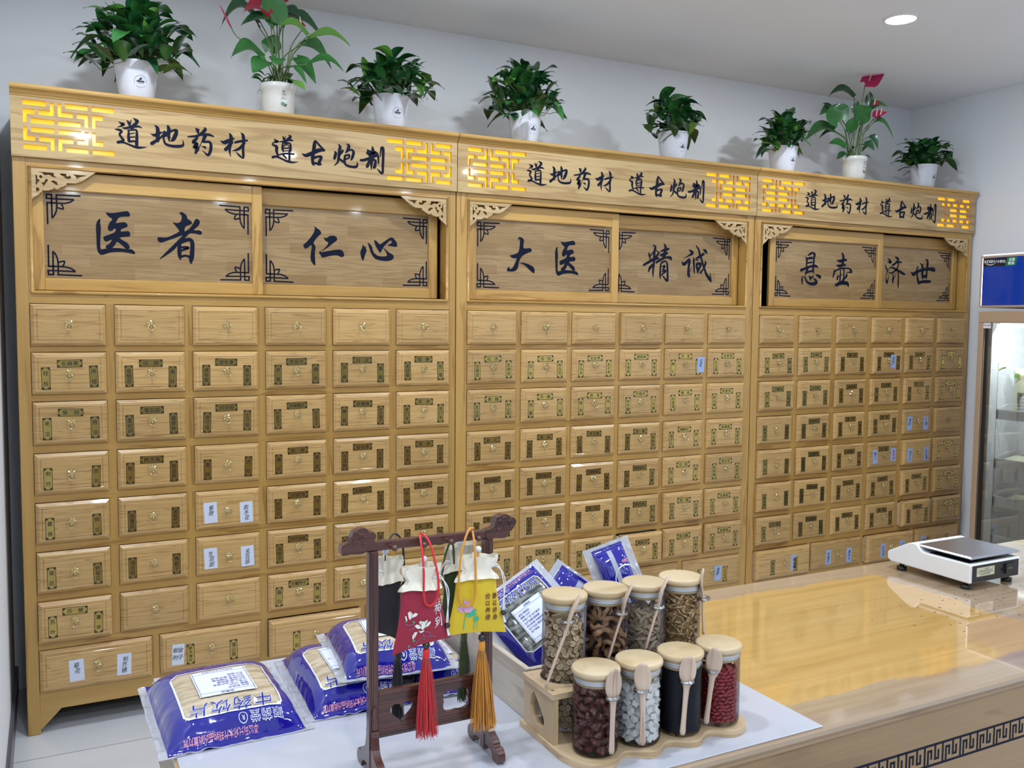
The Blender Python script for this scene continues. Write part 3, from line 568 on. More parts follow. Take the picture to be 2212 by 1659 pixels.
# ================================================================== medicine cabinets
GL = {"H":{"r":[[[.311,2.0272,.00079],[.3194,2.022,.00691],[.326,2.0192,.00988],[.3173,2.0126,.00493],[.3062,2.0078,.00059]],[[.3023,2.0009,.00394],[.3133,2.0,.0075],[.3199,1.9956,.0079],[.314,1.9858,.00632],[.3195,1.9762,.00751],[.325,1.9665,.00752],[.3097,1.9599,.00888]],[[.3087,1.9598,.00888],[.3259,1.9605,.00594],[.3449,1.9541,.00597],[.3641,1.9488,.00799],[.3777,1.9487,.00682],[.3982,1.9525,.00081]],[[.3364,2.034,.00158],[.3424,2.0265,.00754],[.3461,2.0157,.00596]],[[.3513,2.0387,.00119],[.3472,2.026,.00437],[.3461,2.0177,.00516]],[[.3562,2.0437,.00119],[.3638,2.038,.00797],[.3695,2.0335,.00898],[.3596,2.0212,.00896],[.3479,2.0107,.00795]],[[.3214,2.0086,.00158],[.3325,2.0077,.00673],[.3518,2.0138,.00796],[.3711,2.0173,.00599],[.3817,2.0141,.0032]],[[.3537,2.0124,.00716],[.3545,2.0043,.00597]],[[.342,2.0009,.00397],[.3412,1.9824,.00834],[.3423,1.9662,.00835]],[[.34,2.0007,.00476],[.3555,2.0044,.00518],[.3661,2.0034,.00599],[.3666,1.9809,.00879],[.3658,1.9551,.0092]],[[.3437,1.9905,.00358],[.3601,1.9946,.00319]],[[.3435,1.979,.00437],[.3599,1.9819,.00359]],[[.3432,1.9652,.00716],[.3596,1.9679,.00599],[.3643,1.9601,.00599]],[[.4214,2.027,.00081],[.4307,2.0195,.01012],[.4324,2.002,.01216],[.431,1.977,.01115]],[[.4097,1.9976,.00081],[.4214,1.9937,.00889],[.4353,2.0013,.00811],[.4463,2.0066,.00366]],[[.4131,1.9659,.01111],[.427,1.9766,.00911],[.441,1.9884,.00609],[.4532,2.0021,.00692]],[[.4533,2.0083,.00814],[.45,1.9934,.0061],[.4518,1.977,.00652],[.4586,1.9672,.00775],[.4784,1.9633,.00902],[.5046,1.9658,.00907],[.5128,1.9725,.00619],[.5106,1.988,.00103]],[[.4532,2.0021,.00814],[.4672,2.0087,.00735],[.4833,2.0166,.00696],[.4913,2.0164,.00903],[.4891,2.0037,.01231],[.4808,1.9861,.01127],[.4727,1.979,.00286]],[[.4645,2.0282,.00734],[.4673,2.0181,.01122],[.466,1.9992,.01021],[.4677,1.9785,.00368]],[[.451,1.9935,.00692],[.461,1.9966,.00693],[.4689,1.9912,.00817]],[[.5518,2.0312,.00104],[.5587,2.0255,.01041],[.5612,2.0163,.00708]],[[.5655,2.0305,.00104],[.5623,2.0217,.00542]],[[.5806,2.0367,.00105],[.585,2.0304,.00963],[.5746,2.0166,.00961],[.5642,2.0082,.00834]],[[.5284,1.9997,.00455],[.5498,2.0035,.00665],[.5745,2.0113,.00711],[.5972,2.013,.0084],[.6121,2.0088,.00422]],[[.559,2.0013,.00708],[.5537,1.9934,.00916],[.5444,1.9829,.00914],[.5576,1.9779,.01042],[.5472,1.9663,.00936],[.5584,1.9642,.01252],[.5521,1.9477,.0075]],[[.5796,2.0065,.00628],[.5721,1.9846,.00293],[.5625,1.9646,.00292],[.5541,1.9469,.00209]],[[.5858,2.0072,.00838],[.5804,1.996,.00796],[.5783,1.9873,.00712],[.5969,1.9892,.00799],[.603,1.9791,.00926],[.6006,1.9576,.00969],[.5932,1.9441,.00841],[.584,1.9496,.00504],[.5742,1.9583,.00084]],[[.5723,1.9715,.00105],[.5822,1.9697,.00713],[.5858,1.9647,.00336]],[[.6341,1.9975,.00106],[.647,1.9919,.01169],[.6639,2.0,.01173],[.6799,2.0092,.00471]],[[.6626,2.0256,.00106],[.6694,2.0178,.0096],[.6703,2.0007,.01174],[.6658,1.9787,.00982],[.6652,1.9615,.00641],[.6686,1.945,.00107]],[[.6723,1.9944,.01068],[.6595,1.9781,.00853],[.652,1.9688,.01171]],[[.684,1.9956,.00728],[.7022,2.0017,.00774],[.7254,2.0066,.00562]],[[.7029,2.0309,.00129],[.711,2.0231,.0099],[.7129,2.0049,.00948],[.7105,1.9765,.00819],[.7113,1.955,.00863],[.7101,1.944,.00431],[.6974,1.9526,.00645],[.6858,1.9645,.00107]],[[.715,1.9964,.00862],[.6998,1.9777,.0086],[.6869,1.97,.00686],[.6741,1.9662,.00107]],[[.8178,2.0217,.00103],[.825,2.0153,.00865],[.8322,2.0129,.00619],[.8177,2.0084,.00452],[.8125,2.0007,.00452],[.8269,1.9949,.01031],[.8268,1.9806,.00949],[.8318,1.9646,.0062]],[[.8131,1.9567,.00823],[.8266,1.96,.00743],[.8441,1.9544,.00621],[.8649,1.947,.00749],[.8838,1.9449,.00627],[.9049,1.9488,.00084]],[[.8486,2.0351,.00103],[.8531,2.0263,.00828],[.8572,2.0185,.00705]],[[.8604,2.0363,.00083],[.8572,2.0277,.00332]],[[.8688,2.0402,.00104],[.8771,2.0349,.00874],[.8655,2.0224,.00914],[.8529,2.0119,.00497]],[[.8363,2.0133,.00248],[.853,2.016,.00621],[.8718,2.023,.00749],[.8844,2.0216,.005]],[[.8498,2.0095,.00456],[.8476,1.9928,.00745],[.8506,1.9807,.00622]],[[.8508,2.0106,.00538],[.8717,2.0116,.00582],[.8769,2.0039,.00708],[.8757,1.9852,.00917]],[[.8581,2.0082,.00332],[.8528,1.9974,.00332]],[[.8654,2.009,.00332],[.8706,1.9991,.00333]],[[.8507,1.9911,.00497],[.8737,1.9943,.00458]],[[.8506,1.9818,.00373],[.8736,1.985,.00375]],[[.8613,2.0127,.00332],[.8612,2.0024,.00415]],[[.8359,1.967,.00455],[.8526,1.9727,.00581],[.8714,1.9744,.00625],[.8893,1.974,.00502]],[[.8725,1.9807,.00708],[.8723,1.9538,.00709],[.8691,1.9473,.00417]],[[.8505,1.9684,.00705],[.8619,1.957,.00457]],[[.9189,1.9784,.00294],[.9326,1.9738,.0116],[.9605,1.9869,.01273],[.9821,1.9973,.01278],[1.0011,1.9969,.00428]],[[.9655,2.0281,.00636],[.9633,2.0164,.01166],[.9605,1.991,.01272],[.9561,1.9697,.0106],[.9571,1.9488,.00976],[.9613,1.9408,.00382]],[[.9672,2.0298,.00552],[.9822,2.014,.00724],[.9994,1.9989,.00641]],[[.9604,1.968,.00934],[.9777,1.9738,.00767],[.9885,1.9726,.00939],[.9819,1.9573,.01066],[.9786,1.9465,.01066]],[[.9635,1.9494,.0085],[.9862,1.9472,.00769]],[[1.0365,1.9992,.00108],[1.0419,1.9923,.00992],[1.0375,1.9729,.00992]],[[1.0509,2.026,.0013],[1.0585,2.0172,.00952],[1.0552,1.9978,.01081],[1.0529,1.9764,.00952],[1.0484,1.959,.00649],[1.0362,1.9469,.00259]],[[1.0684,2.0033,.00867],[1.0629,1.9943,.00737],[1.0562,1.9851,.00519]],[[1.0529,1.9742,.00649],[1.065,1.9668,.00824],[1.0727,1.9611,.00478]],[[1.0818,2.0296,.0013],[1.0918,2.0236,.01002],[1.0873,2.0072,.01001],[1.0795,1.9969,.00435]],[[1.0873,2.005,.00653],[1.1029,2.0097,.00655],[1.1095,2.0007,.00962],[1.105,1.9832,.00962],[1.1005,1.9732,.00568]],[[1.075,1.9847,.00565],[1.0917,1.9905,.00741],[1.0916,1.9799,.00654],[1.0783,1.9733,.00565]],[[1.0772,1.9871,.00739],[1.0749,1.9656,.00869],[1.0804,1.9533,.00784],[1.0982,1.9484,.00874],[1.1183,1.9491,.00922],[1.124,1.9571,.00659],[1.1229,1.9698,.0011]],[[1.1625,2.0185,.0011],[1.167,2.0104,.01106],[1.1818,2.0053,.01332]],[[1.1818,2.029,.00444],[1.1841,2.0163,.0111],[1.1818,1.9923,.01243],[1.1783,1.9704,.0111],[1.1776,1.9423,.00178]],[[1.1636,2.0036,.01106],[1.1932,2.0085,.01112],[1.1704,1.9956,.00886]],[[1.1364,1.9753,.00748],[1.1477,1.9763,.0097],[1.1704,1.9848,.00975],[1.1978,1.9981,.0098]],[[1.1579,1.9859,.0011],[1.1692,1.9783,.00665],[1.1624,1.9561,.01107],[1.1589,1.9515,.00442]],[[1.1863,1.982,.008],[1.1943,1.9762,.00891],[1.1897,1.9541,.01113],[1.1851,1.9527,.00445]],[[1.1989,2.0069,.00757],[1.2046,1.9944,.00803],[1.2058,1.9707,.00536],[1.2046,1.9658,.00112]],[[1.2127,1.9952,.00357],[1.2157,2.0258,.00581],[1.2231,2.0265,.01118],[1.2242,2.0005,.00985],[1.223,1.9614,.00941],[1.2218,1.9352,.00762],[1.2115,1.9386,.00761],[1.2,1.9507,.00112]]]},"A":{"p":[[[.2692,1.7332],[.2866,1.7314],[.3084,1.7357],[.3321,1.7408],[.3397,1.7389],[.3438,1.7319],[.3433,1.7255],[.3394,1.7231],[.3183,1.7213],[.3089,1.7171],[.3037,1.7086],[.3002,1.6994],[.3145,1.702],[.3263,1.7036],[.3339,1.6986],[.3359,1.6924],[.3337,1.6877],[.3175,1.6805],[.3148,1.6722],[.3309,1.6736],[.3385,1.6743],[.3434,1.6673],[.3428,1.66],[.339,1.6562],[.3254,1.6546],[.3111,1.6515],[.3168,1.645],[.3302,1.6375],[.3385,1.6288],[.3408,1.6171],[.3298,1.6147],[.3198,1.6243],[.3032,1.6371],[.2963,1.6268],[.2861,1.6155],[.2694,1.6138],[.2679,1.6219],[.2797,1.6306],[.2866,1.6435],[.2749,1.6384],[.2665,1.6362],[.2609,1.645],[.2627,1.6523],[.2803,1.6604],[.2955,1.6684],[.299,1.6776],[.2957,1.6811],[.2872,1.6734],[.2805,1.6721],[.2748,1.6781],[.2758,1.6872],[.281,1.7001],[.2888,1.7114],[.2781,1.7197],[.2716,1.7274]],[[.2506,1.71],[.253,1.7083],[.2515,1.6966],[.2538,1.6787],[.2514,1.6409],[.2519,1.6112],[.2627,1.6117],[.2861,1.6155],[.3062,1.6164],[.3332,1.6143],[.3467,1.6137],[.3551,1.6077],[.3576,1.6014],[.355,1.5981],[.3397,1.6015],[.3194,1.6039],[.2992,1.603],[.2791,1.5998],[.259,1.5922],[.2507,1.5923],[.2443,1.5992],[.2404,1.6134],[.2395,1.6493],[.2389,1.6851],[.2422,1.6996],[.2464,1.707]],[[.5009,1.7445],[.5054,1.7485],[.5143,1.7473],[.5249,1.7386],[.5283,1.7267],[.5372,1.7225],[.5433,1.7117],[.5316,1.7054],[.5207,1.6992],[.5178,1.684],[.5295,1.6903],[.5405,1.7021],[.5534,1.7254],[.5589,1.7285],[.5661,1.7252],[.5686,1.715],[.5621,1.7034],[.5484,1.6895],[.5656,1.6895],[.576,1.6834],[.5708,1.6747],[.5581,1.6768],[.5365,1.6776],[.5256,1.6676],[.5147,1.6559],[.5038,1.6441],[.4948,1.6325],[.4786,1.615],[.4554,1.5972],[.4341,1.583],[.4502,1.6026],[.4753,1.6297],[.4933,1.6492],[.5105,1.6691],[.4863,1.6591],[.4579,1.6475],[.4403,1.641],[.4316,1.6462],[.4292,1.6543],[.4336,1.6592],[.4581,1.6595],[.4794,1.669],[.4991,1.6812],[.4983,1.6886],[.487,1.7028],[.4801,1.7126],[.4906,1.7105],[.5013,1.713],[.5077,1.7208],[.5088,1.7357]]],"r":[[[.5074,1.6462,.01096],[.5218,1.6534,.01283],[.5344,1.6559,.01286],[.5424,1.646,.01381],[.542,1.6178,.01474],[.5398,1.5932,.01474],[.5377,1.5734,.00369]],[[.5072,1.6284,.00548],[.5197,1.628,.011],[.5304,1.6266,.00735],[.507,1.6172,.00731]],[[.5049,1.5955,.00914],[.5193,1.5999,.00734],[.5335,1.5949,.0092],[.5369,1.5799,.00921]],[[.5021,1.6459,.01095],[.5,1.6253,.01278],[.5005,1.601,.01279],[.5029,1.5833,.00183]]]},"B":{"p":[[[.9774,1.7306],[.9868,1.7237],[.9981,1.7169],[1.0047,1.707],[1.0028,1.7014],[.9942,1.6935],[.9827,1.6799],[.976,1.6666],[.9817,1.6576],[.9831,1.6502],[.9805,1.6278],[.9819,1.5944],[.9807,1.5841],[.9709,1.593],[.9644,1.6067],[.9654,1.6309],[.9684,1.6496],[.9666,1.6587],[.9562,1.6508],[.9439,1.6444],[.9402,1.6501],[.9371,1.6583],[.9488,1.669],[.9639,1.6864],[.9753,1.7036],[.9807,1.7187]],[[1.0136,1.6898],[1.0246,1.6885],[1.0362,1.6957],[1.0496,1.6982],[1.0612,1.6951],[1.0654,1.6859],[1.0631,1.6802],[1.0476,1.6682],[1.0283,1.6523],[1.0053,1.6382],[1.0034,1.6344],[1.0244,1.6387],[1.0532,1.645],[1.0745,1.6473],[1.0862,1.6427],[1.092,1.6307],[1.09,1.6221],[1.0803,1.6198],[1.0706,1.6241],[1.059,1.6255],[1.0339,1.6217],[1.0099,1.6147],[1.0014,1.625],[.9958,1.635],[1.0053,1.6401],[1.0226,1.6558],[1.0313,1.6711],[1.0208,1.6781]],[[1.1659,1.671],[1.1739,1.6618],[1.1779,1.6668],[1.1773,1.6591],[1.1804,1.6478],[1.1748,1.6323],[1.1688,1.613],[1.1652,1.61],[1.1589,1.6221],[1.1559,1.641],[1.1629,1.6585]],[[1.1849,1.6789],[1.1949,1.6733],[1.2025,1.6622],[1.2059,1.649],[1.2149,1.6369],[1.229,1.6298],[1.2493,1.6287],[1.2626,1.6331],[1.2585,1.6455],[1.2473,1.6623],[1.2697,1.646],[1.2871,1.6361],[1.2898,1.6275],[1.283,1.6175],[1.2615,1.6119],[1.2331,1.6136],[1.2129,1.6205],[1.1988,1.6391],[1.1919,1.6579]],[[1.21,1.6903],[1.221,1.686],[1.2341,1.6752],[1.2534,1.6876],[1.2789,1.7034],[1.2943,1.6954],[1.3036,1.6804],[1.3036,1.6717],[1.2995,1.6676],[1.282,1.6697],[1.2646,1.6718],[1.282,1.6832],[1.2759,1.6916],[1.2616,1.6784],[1.2483,1.6643],[1.2372,1.6436],[1.2331,1.6434],[1.223,1.6574],[1.215,1.6723]]]},"C":{"p":[[[.2912,1.7149],[.2897,1.7241],[.2946,1.7308],[.3069,1.7288],[.3167,1.7193],[.3151,1.7037],[.3153,1.6867],[.3285,1.6858],[.3391,1.6874],[.3489,1.6867],[.3538,1.6784],[.35,1.6728],[.3358,1.6675],[.3147,1.6573],[.3042,1.6476],[.2956,1.6318],[.2922,1.6193],[.2906,1.6069],[.282,1.5942],[.268,1.5888],[.2419,1.589],[.2392,1.5942],[.2418,1.602],[.2525,1.6086],[.2496,1.6],[.2592,1.6003],[.2695,1.6107],[.2798,1.6312],[.2832,1.6436],[.2675,1.643],[.2535,1.6501],[.2508,1.6531],[.2708,1.6585],[.2865,1.6654],[.2934,1.6749],[.2967,1.6921],[.2983,1.7106],[.2973,1.7214],[.2938,1.722]],[[.2948,1.6248],[.3115,1.627],[.3292,1.6238],[.3471,1.6182],[.3632,1.6095],[.3687,1.5972],[.3662,1.5846],[.3599,1.5867],[.3437,1.5979],[.3294,1.6098],[.3134,1.6201]],[[.4928,1.722],[.5094,1.7199],[.53,1.7238],[.5522,1.7286],[.5595,1.7265],[.5636,1.7194],[.5634,1.7129],[.5597,1.7105],[.5398,1.709],[.5311,1.705],[.5264,1.6965],[.5234,1.6872],[.5369,1.6896],[.548,1.6911],[.5553,1.6859],[.5575,1.6795],[.5555,1.6748],[.5404,1.6677],[.5381,1.6594],[.5533,1.6605],[.5605,1.6612],[.5654,1.654],[.5651,1.6466],[.5616,1.6428],[.5488,1.6414],[.5353,1.6385],[.541,1.6319],[.5539,1.624],[.562,1.6151],[.5646,1.6032],[.5542,1.601],[.5445,1.6108],[.5283,1.624],[.5221,1.6137],[.5127,1.6023],[.4969,1.6009],[.4952,1.6091],[.5062,1.6177],[.5123,1.6308],[.5013,1.6258],[.4934,1.6236],[.4878,1.6326],[.4892,1.64],[.5057,1.6479],[.5199,1.6559],[.5229,1.6652],[.5197,1.6687],[.5119,1.661],[.5055,1.6598],[.4999,1.666],[.5006,1.6752],[.5051,1.6882],[.5121,1.6995],[.5017,1.7082],[.4952,1.7161]],[[.4758,1.6987],[.4782,1.697],[.4771,1.6851],[.4799,1.667],[.4788,1.6286],[.4804,1.5985],[.4906,1.5988],[.5127,1.6023],[.5318,1.603],[.5574,1.6005],[.5703,1.5997],[.5785,1.5935],[.581,1.5871],[.5786,1.5839],[.5641,1.5875],[.5448,1.5902],[.5256,1.5895],[.5066,1.5865],[.4877,1.5791],[.4799,1.5792],[.4735,1.5863],[.4693,1.6008],[.4672,1.6373],[.4655,1.6737],[.4681,1.6884],[.4719,1.6958]]]},"D":{"r":[[[.9635,1.7,.00106],[.9687,1.6859,.01061],[.973,1.6702,.00531]],[[.9852,1.7295,.00354],[.996,1.7308,.0071],[1.0002,1.7207,.01243],[.9957,1.7014,.01243],[.9953,1.6775,.01244],[.9941,1.6455,.01067],[.9907,1.6215,.00978],[.9902,1.6039,.008],[.992,1.5856,.00107]],[[.9755,1.6862,.00531],[.9908,1.7011,.0071]],[[1.0063,1.7098,.00356],[1.0184,1.7008,.00713],[1.0146,1.691,.01069],[1.0031,1.6794,.01067]],[[.9386,1.6419,.01056],[.9626,1.6539,.01237],[.9896,1.6677,.0142],[1.017,1.6752,.0107]],[[.994,1.6487,.01244],[.9729,1.6304,.01417],[.9655,1.6127,.00531]],[[1.046,1.7416,.00143],[1.0552,1.7328,.01076],[1.0566,1.7152,.01435],[1.0541,1.6959,.01435],[1.0486,1.6796,.01434]],[[1.032,1.7077,.00536],[1.0517,1.7134,.01255],[1.0735,1.7192,.01079]],[[1.0215,1.6945,.00285],[1.032,1.7077,.00286]],[[1.0285,1.69,.00536],[1.0482,1.6956,.01254],[1.068,1.6997,.00899]],[[1.0285,1.6876,.00536],[1.0524,1.6862,.01256]],[[1.0076,1.6556,.01069],[1.033,1.6694,.01252],[1.0605,1.6801,.00898],[1.0845,1.6795,.01443],[1.0897,1.6717,.00903]],[[1.0451,1.6603,.00896],[1.0334,1.6502,.00895],[1.0301,1.6229,.00895],[1.0297,1.5988,.00895],[1.0322,1.5804,.00143]],[[1.0412,1.6569,.00896],[1.0569,1.6631,.00718],[1.0671,1.6547,.009],[1.0697,1.6323,.01081],[1.0715,1.6001,.01082],[1.0711,1.576,.01083],[1.059,1.5821,.009],[1.0406,1.6008,.00251]],[[1.0397,1.6376,.00538],[1.0535,1.6413,.01078],[1.0479,1.6283,.00897],[1.0401,1.6216,.00287]],[[1.0402,1.6152,.00538],[1.058,1.6206,.01079],[1.0542,1.6125,.00899],[1.0346,1.6006,.00538]],[[1.1887,1.7203,.00147],[1.2032,1.7137,.01288],[1.2096,1.7058,.01474],[1.1894,1.6935,.00735],[1.1572,1.6784,.0011]],[[1.1514,1.6676,.0011],[1.1599,1.6534,.01463],[1.176,1.6621,.01467],[1.1898,1.6789,.00551],[1.1942,1.6693,.01471],[1.1908,1.6447,.01287],[1.1894,1.6202,.01288],[1.1919,1.604,.01657],[1.1983,1.5952,.00369]],[[1.1976,1.6205,.00368],[1.2054,1.6371,.00332],[1.2113,1.6471,.00111]],[[1.2313,1.741,.00554],[1.2463,1.7237,.00926],[1.2531,1.7044,.01113],[1.2642,1.6803,.01116],[1.2733,1.656,.01119],[1.2822,1.6366,.01121],[1.2955,1.6106,.01311],[1.3129,1.5913,.01504],[1.3251,1.5743,.00264]],[[1.3163,1.6212,.00094],[1.3189,1.6031,.00564],[1.3237,1.5834,.00565]],[[1.2712,1.7249,.00372],[1.286,1.719,.01492],[1.2936,1.7094,.00747]],[[1.229,1.6789,.00555],[1.2473,1.6894,.01298],[1.2637,1.6983,.01302],[1.276,1.7054,.01118]],[[1.2194,1.6883,.00295],[1.2189,1.6703,.01108],[1.2216,1.6459,.01017],[1.2221,1.6279,.00925],[1.2246,1.6149,.00555]],[[1.2311,1.6757,.00555],[1.2477,1.6747,.00371]],[[1.2397,1.6646,.00556],[1.236,1.6497,.01112],[1.2428,1.6302,.01299],[1.2453,1.6139,.00372]],[[1.2358,1.6562,.01112],[1.2586,1.6587,.01302],[1.2529,1.6388,.01115],[1.243,1.6221,.01114]],[[1.2864,1.6713,.00747],[1.2878,1.6598,.01121],[1.2759,1.6363,.00746],[1.2598,1.6177,.01117]]]},"E":{"r":[[[.37,1.7218,.00252],[.3842,1.7304,.01104],[.4022,1.7365,.00949],[.4153,1.729,.01427],[.4124,1.7115,.0111],[.4114,1.6913,.0111],[.4086,1.6711,.0111],[.4096,1.6496,.01111],[.4157,1.6337,.00127]],[[.3521,1.7157,.00157],[.3652,1.7056,.01101],[.3641,1.6895,.00944],[.364,1.6694,.00945],[.3637,1.6534,.00945]],[[.367,1.707,.00944],[.3959,1.7121,.01107],[.4052,1.7098,.00633]],[[.3679,1.6856,.00787],[.4005,1.6909,.00791]],[[.3295,1.6495,.01566],[.3509,1.657,.01257],[.3868,1.6689,.01106],[.4233,1.673,.0143],[.4419,1.6669,.00478]],[[.376,1.6645,.00789],[.3694,1.6496,.00788],[.3607,1.6386,.01102],[.3596,1.6225,.0022]],[[.3625,1.6387,.0126],[.3841,1.6447,.00948],[.406,1.6482,.00952]],[[.3374,1.6231,.00157],[.3369,1.6018,.01099],[.3388,1.5778,.00157]],[[.3436,1.6153,.00251],[.3525,1.6183,.00629],[.3621,1.6052,.00946],[.3718,1.5921,.01105],[.394,1.5847,.01427],[.416,1.5853,.0175],[.4341,1.5912,.01436],[.4263,1.6031,.01274],[.4074,1.6146,.00127]],[[.3814,1.6232,.00316],[.391,1.6128,.01425],[.3934,1.5994,.00222]],[[.391,1.6114,.01108],[.4053,1.6199,.00793],[.416,1.6283,.00095]],[[.4251,1.6307,.00127],[.4437,1.6252,.01437],[.4588,1.6189,.0144],[.4564,1.6114,.0032]],[[.6036,1.7438,.00817],[.6117,1.7332,.01472],[.6144,1.7156,.01473],[.6095,1.699,.01636],[.6177,1.6869,.01311]],[[.5672,1.7089,.00162],[.5902,1.7037,.01468],[.6166,1.7102,.01638],[.6357,1.7109,.00986]],[[.5703,1.6831,.00651],[.5875,1.679,.01468],[.6102,1.6839,.0131],[.6331,1.6848,.00657]],[[.5513,1.6627,.00162],[.5531,1.645,.01137],[.5448,1.6189,.00487]],[[.553,1.6477,.00812],[.5733,1.6593,.00814],[.6014,1.6672,.00981],[.6396,1.6699,.00658],[.6628,1.6666,.00991],[.6731,1.6532,.01489],[.6792,1.6479,.00331]],[[.6311,1.6463,.00099],[.6598,1.65,.0066],[.6772,1.6492,.00662]],[[.5953,1.656,.00817],[.5971,1.6369,.00818],[.5946,1.6094,.009],[.5933,1.5957,.00818]],[[.6208,1.6624,.00902],[.6209,1.6377,.00903],[.621,1.6171,.00985],[.6199,1.5992,.00986]],[[.5782,1.6336,.00228],[.5771,1.6171,.01305],[.5747,1.6075,.00489]],[[.5787,1.624,.00816],[.5974,1.6314,.00491],[.616,1.6403,.00164]],[[.637,1.6423,.00329],[.6413,1.6342,.01318],[.6285,1.6187,.00987],[.6026,1.6014,.00491]],[[.5622,1.5893,.00326],[.571,1.5841,.01631],[.5953,1.593,.018],[.6296,1.5953,.0181],[.649,1.5918,.01816],[.6575,1.5754,.00331]]]},"F":{"r":[[[.963,1.7353,.00139],[.9779,1.7259,.01042],[.9887,1.7149,.01392],[.9764,1.7145,.01042],[.9609,1.716,.00139]],[[.9479,1.7034,.00138],[.9533,1.6866,.00866],[.9642,1.6741,.00868],[.9611,1.6541,.00521],[.9561,1.6325,.00278],[.9612,1.6141,.01216],[.9661,1.5986,.00348]],[[.9659,1.6028,.00695],[.9712,1.6187,.00696],[.9767,1.6517,.00139]],[[1.0171,1.7454,.0014],[1.0351,1.7382,.01401],[1.0458,1.7315,.01053],[1.034,1.7196,.01051],[1.02,1.709,.01224],[1.006,1.7013,.01047],[.9946,1.7023,.00174]],[[1.0281,1.7136,.01051],[1.0486,1.7187,.01054],[1.0707,1.7167,.00705]],[[1.0469,1.7115,.00878],[1.0438,1.6927,.00878],[1.0301,1.6764,.01052],[1.0061,1.6613,.00873],[.9856,1.6577,.00697],[.9708,1.6658,.00278],[.9781,1.6817,.00522],[.9943,1.688,.00871],[1.0131,1.6844,.01049],[1.0343,1.6766,.01052],[1.0597,1.6688,.01233],[1.0854,1.6581,.01415],[1.1067,1.6538,.00248]],[[1.0064,1.6555,.00524],[1.0114,1.6385,.00875],[1.0083,1.6198,.01224],[1.0113,1.6012,.00245]],[[1.0141,1.6271,.007],[1.0254,1.649,.00351],[1.0389,1.6681,.00246]],[[1.0494,1.6656,.00879],[1.0504,1.6282,.00968],[1.0505,1.5994,.00969],[1.0522,1.5771,.00176]],[[1.146,1.6703,.00143],[1.1637,1.6578,.01968],[1.1887,1.6688,.01796],[1.2203,1.6801,.01623],[1.2631,1.6874,.01633],[1.2956,1.69,.01824],[1.3265,1.6867,.02382],[1.3316,1.6751,.00367]],[[1.1975,1.7026,.00359],[1.1922,1.682,.01078],[1.1955,1.6618,.01079],[1.1989,1.64,.0126],[1.2066,1.6183,.01622],[1.2116,1.6068,.00541]],[[1.2091,1.6125,.01623],[1.2346,1.6191,.01448],[1.267,1.6215,.01637],[1.2996,1.6225,.01462]],[[1.1976,1.7012,.00359],[1.2067,1.692,.00252]],[[1.2137,1.7193,.00144],[1.2317,1.7068,.01445],[1.2363,1.6836,.01808],[1.2355,1.6601,.01628],[1.24,1.6369,.00905]],[[1.2424,1.7087,.00145],[1.2518,1.7324,.00181],[1.2643,1.7402,.00725],[1.2737,1.7289,.01635],[1.2732,1.701,.01635],[1.2705,1.6716,.01272],[1.2686,1.6495,.01454],[1.2683,1.6363,.00545]],[[1.2437,1.6487,.0163],[1.2632,1.6493,.01635]]]},"Q":[[[.0023,.0986],[.002,.0289],[.0378,.0289],[.0525,.0284],[.0691,.0234],[.081,.014],[.0504,.015],[-.0001,.0153],[.0014,.0021],[.0156,.0026],[.0151,.0204],[.0155,.0784],[.0239,.0666],[.0286,.0535],[.0301,.0362],[.0293,.0025],[.1004,.0012]],[[.0307,.0424],[.0381,.0452],[.0492,.0477],[.0477,.039],[.0433,.0306]]],"Qw":.005,"K":[[[.0,.0],[.1966,.0001],[.1764,-.0158],[.1512,-.0354],[.1314,-.0443],[.1058,-.045],[.1033,-.0498],[.1044,-.0524],[.0971,-.0543],[.097,-.057],[.0885,-.0597],[.0775,-.0678],[.068,-.0632],[.0643,-.0675],[.0534,-.0723],[.039,-.074],[.0331,-.0711],[.033,-.0778],[.0233,-.0877],[.01,-.0979],[.0052,-.1036],[-.002,-.106]],[[.022,-.0152],[.0678,-.0156],[.0688,-.0246],[.0759,-.0287],[.0663,-.0301],[.0545,-.0231],[.0413,-.0255],[.0356,-.0181]],[[.0865,-.0158],[.104,-.0157],[.1051,-.023],[.1099,-.0246],[.1136,-.0196],[.1184,-.0259],[.1146,-.0322],[.1012,-.0313],[.0954,-.0238],[.0881,-.0217]],[[.1241,-.0161],[.1652,-.0167],[.1565,-.0201],[.1466,-.0223],[.1348,-.0313],[.1319,-.0221]],[[.0165,-.0249],[.02,-.0273],[.0209,-.0377],[.0279,-.0418],[.0218,-.0509],[.0192,-.0577],[.0157,-.0566]],[[.0264,-.0294],[.0307,-.0251],[.0353,-.0286],[.034,-.036],[.0281,-.0345]],[[.0313,-.0488],[.0396,-.0481],[.0459,-.0357],[.0517,-.0392],[.0468,-.0476],[.0418,-.0559],[.0381,-.0615],[.0359,-.0537]],[[.0588,-.0433],[.0661,-.0394],[.0768,-.0439],[.0802,-.0543],[.073,-.0535],[.0659,-.0474]],[[.0167,-.0658],[.0226,-.066],[.0272,-.0716],[.0235,-.0771],[.0169,-.0796]]]}
BRASS = mat('polished brass', (0.72, 0.58, 0.30), 0.09, metal=1.0)
AMBER = mat('amber acrylic', (1.0, 0.48, 0.004), 0.12, coat=0.6, emit=(1.0, 0.46, 0.002), es=0.75)
FOIL = mat('brushed gold foil plate', (0.58, 0.43, 0.13), 0.20, metal=0.92)
FOILB = mat('bright gold foil plate', (0.80, 0.62, 0.18), 0.35, metal=0.5)
FOILD = mat('dark plate print', (0.035, 0.028, 0.012), 0.35)
INK = mat('black ink', (0.008, 0.007, 0.008), 0.5)
REDINK = mat('red ink', (0.55, 0.02, 0.03), 0.5)
PAPER = mat('white paper label', (0.62, 0.66, 0.78), 0.6)
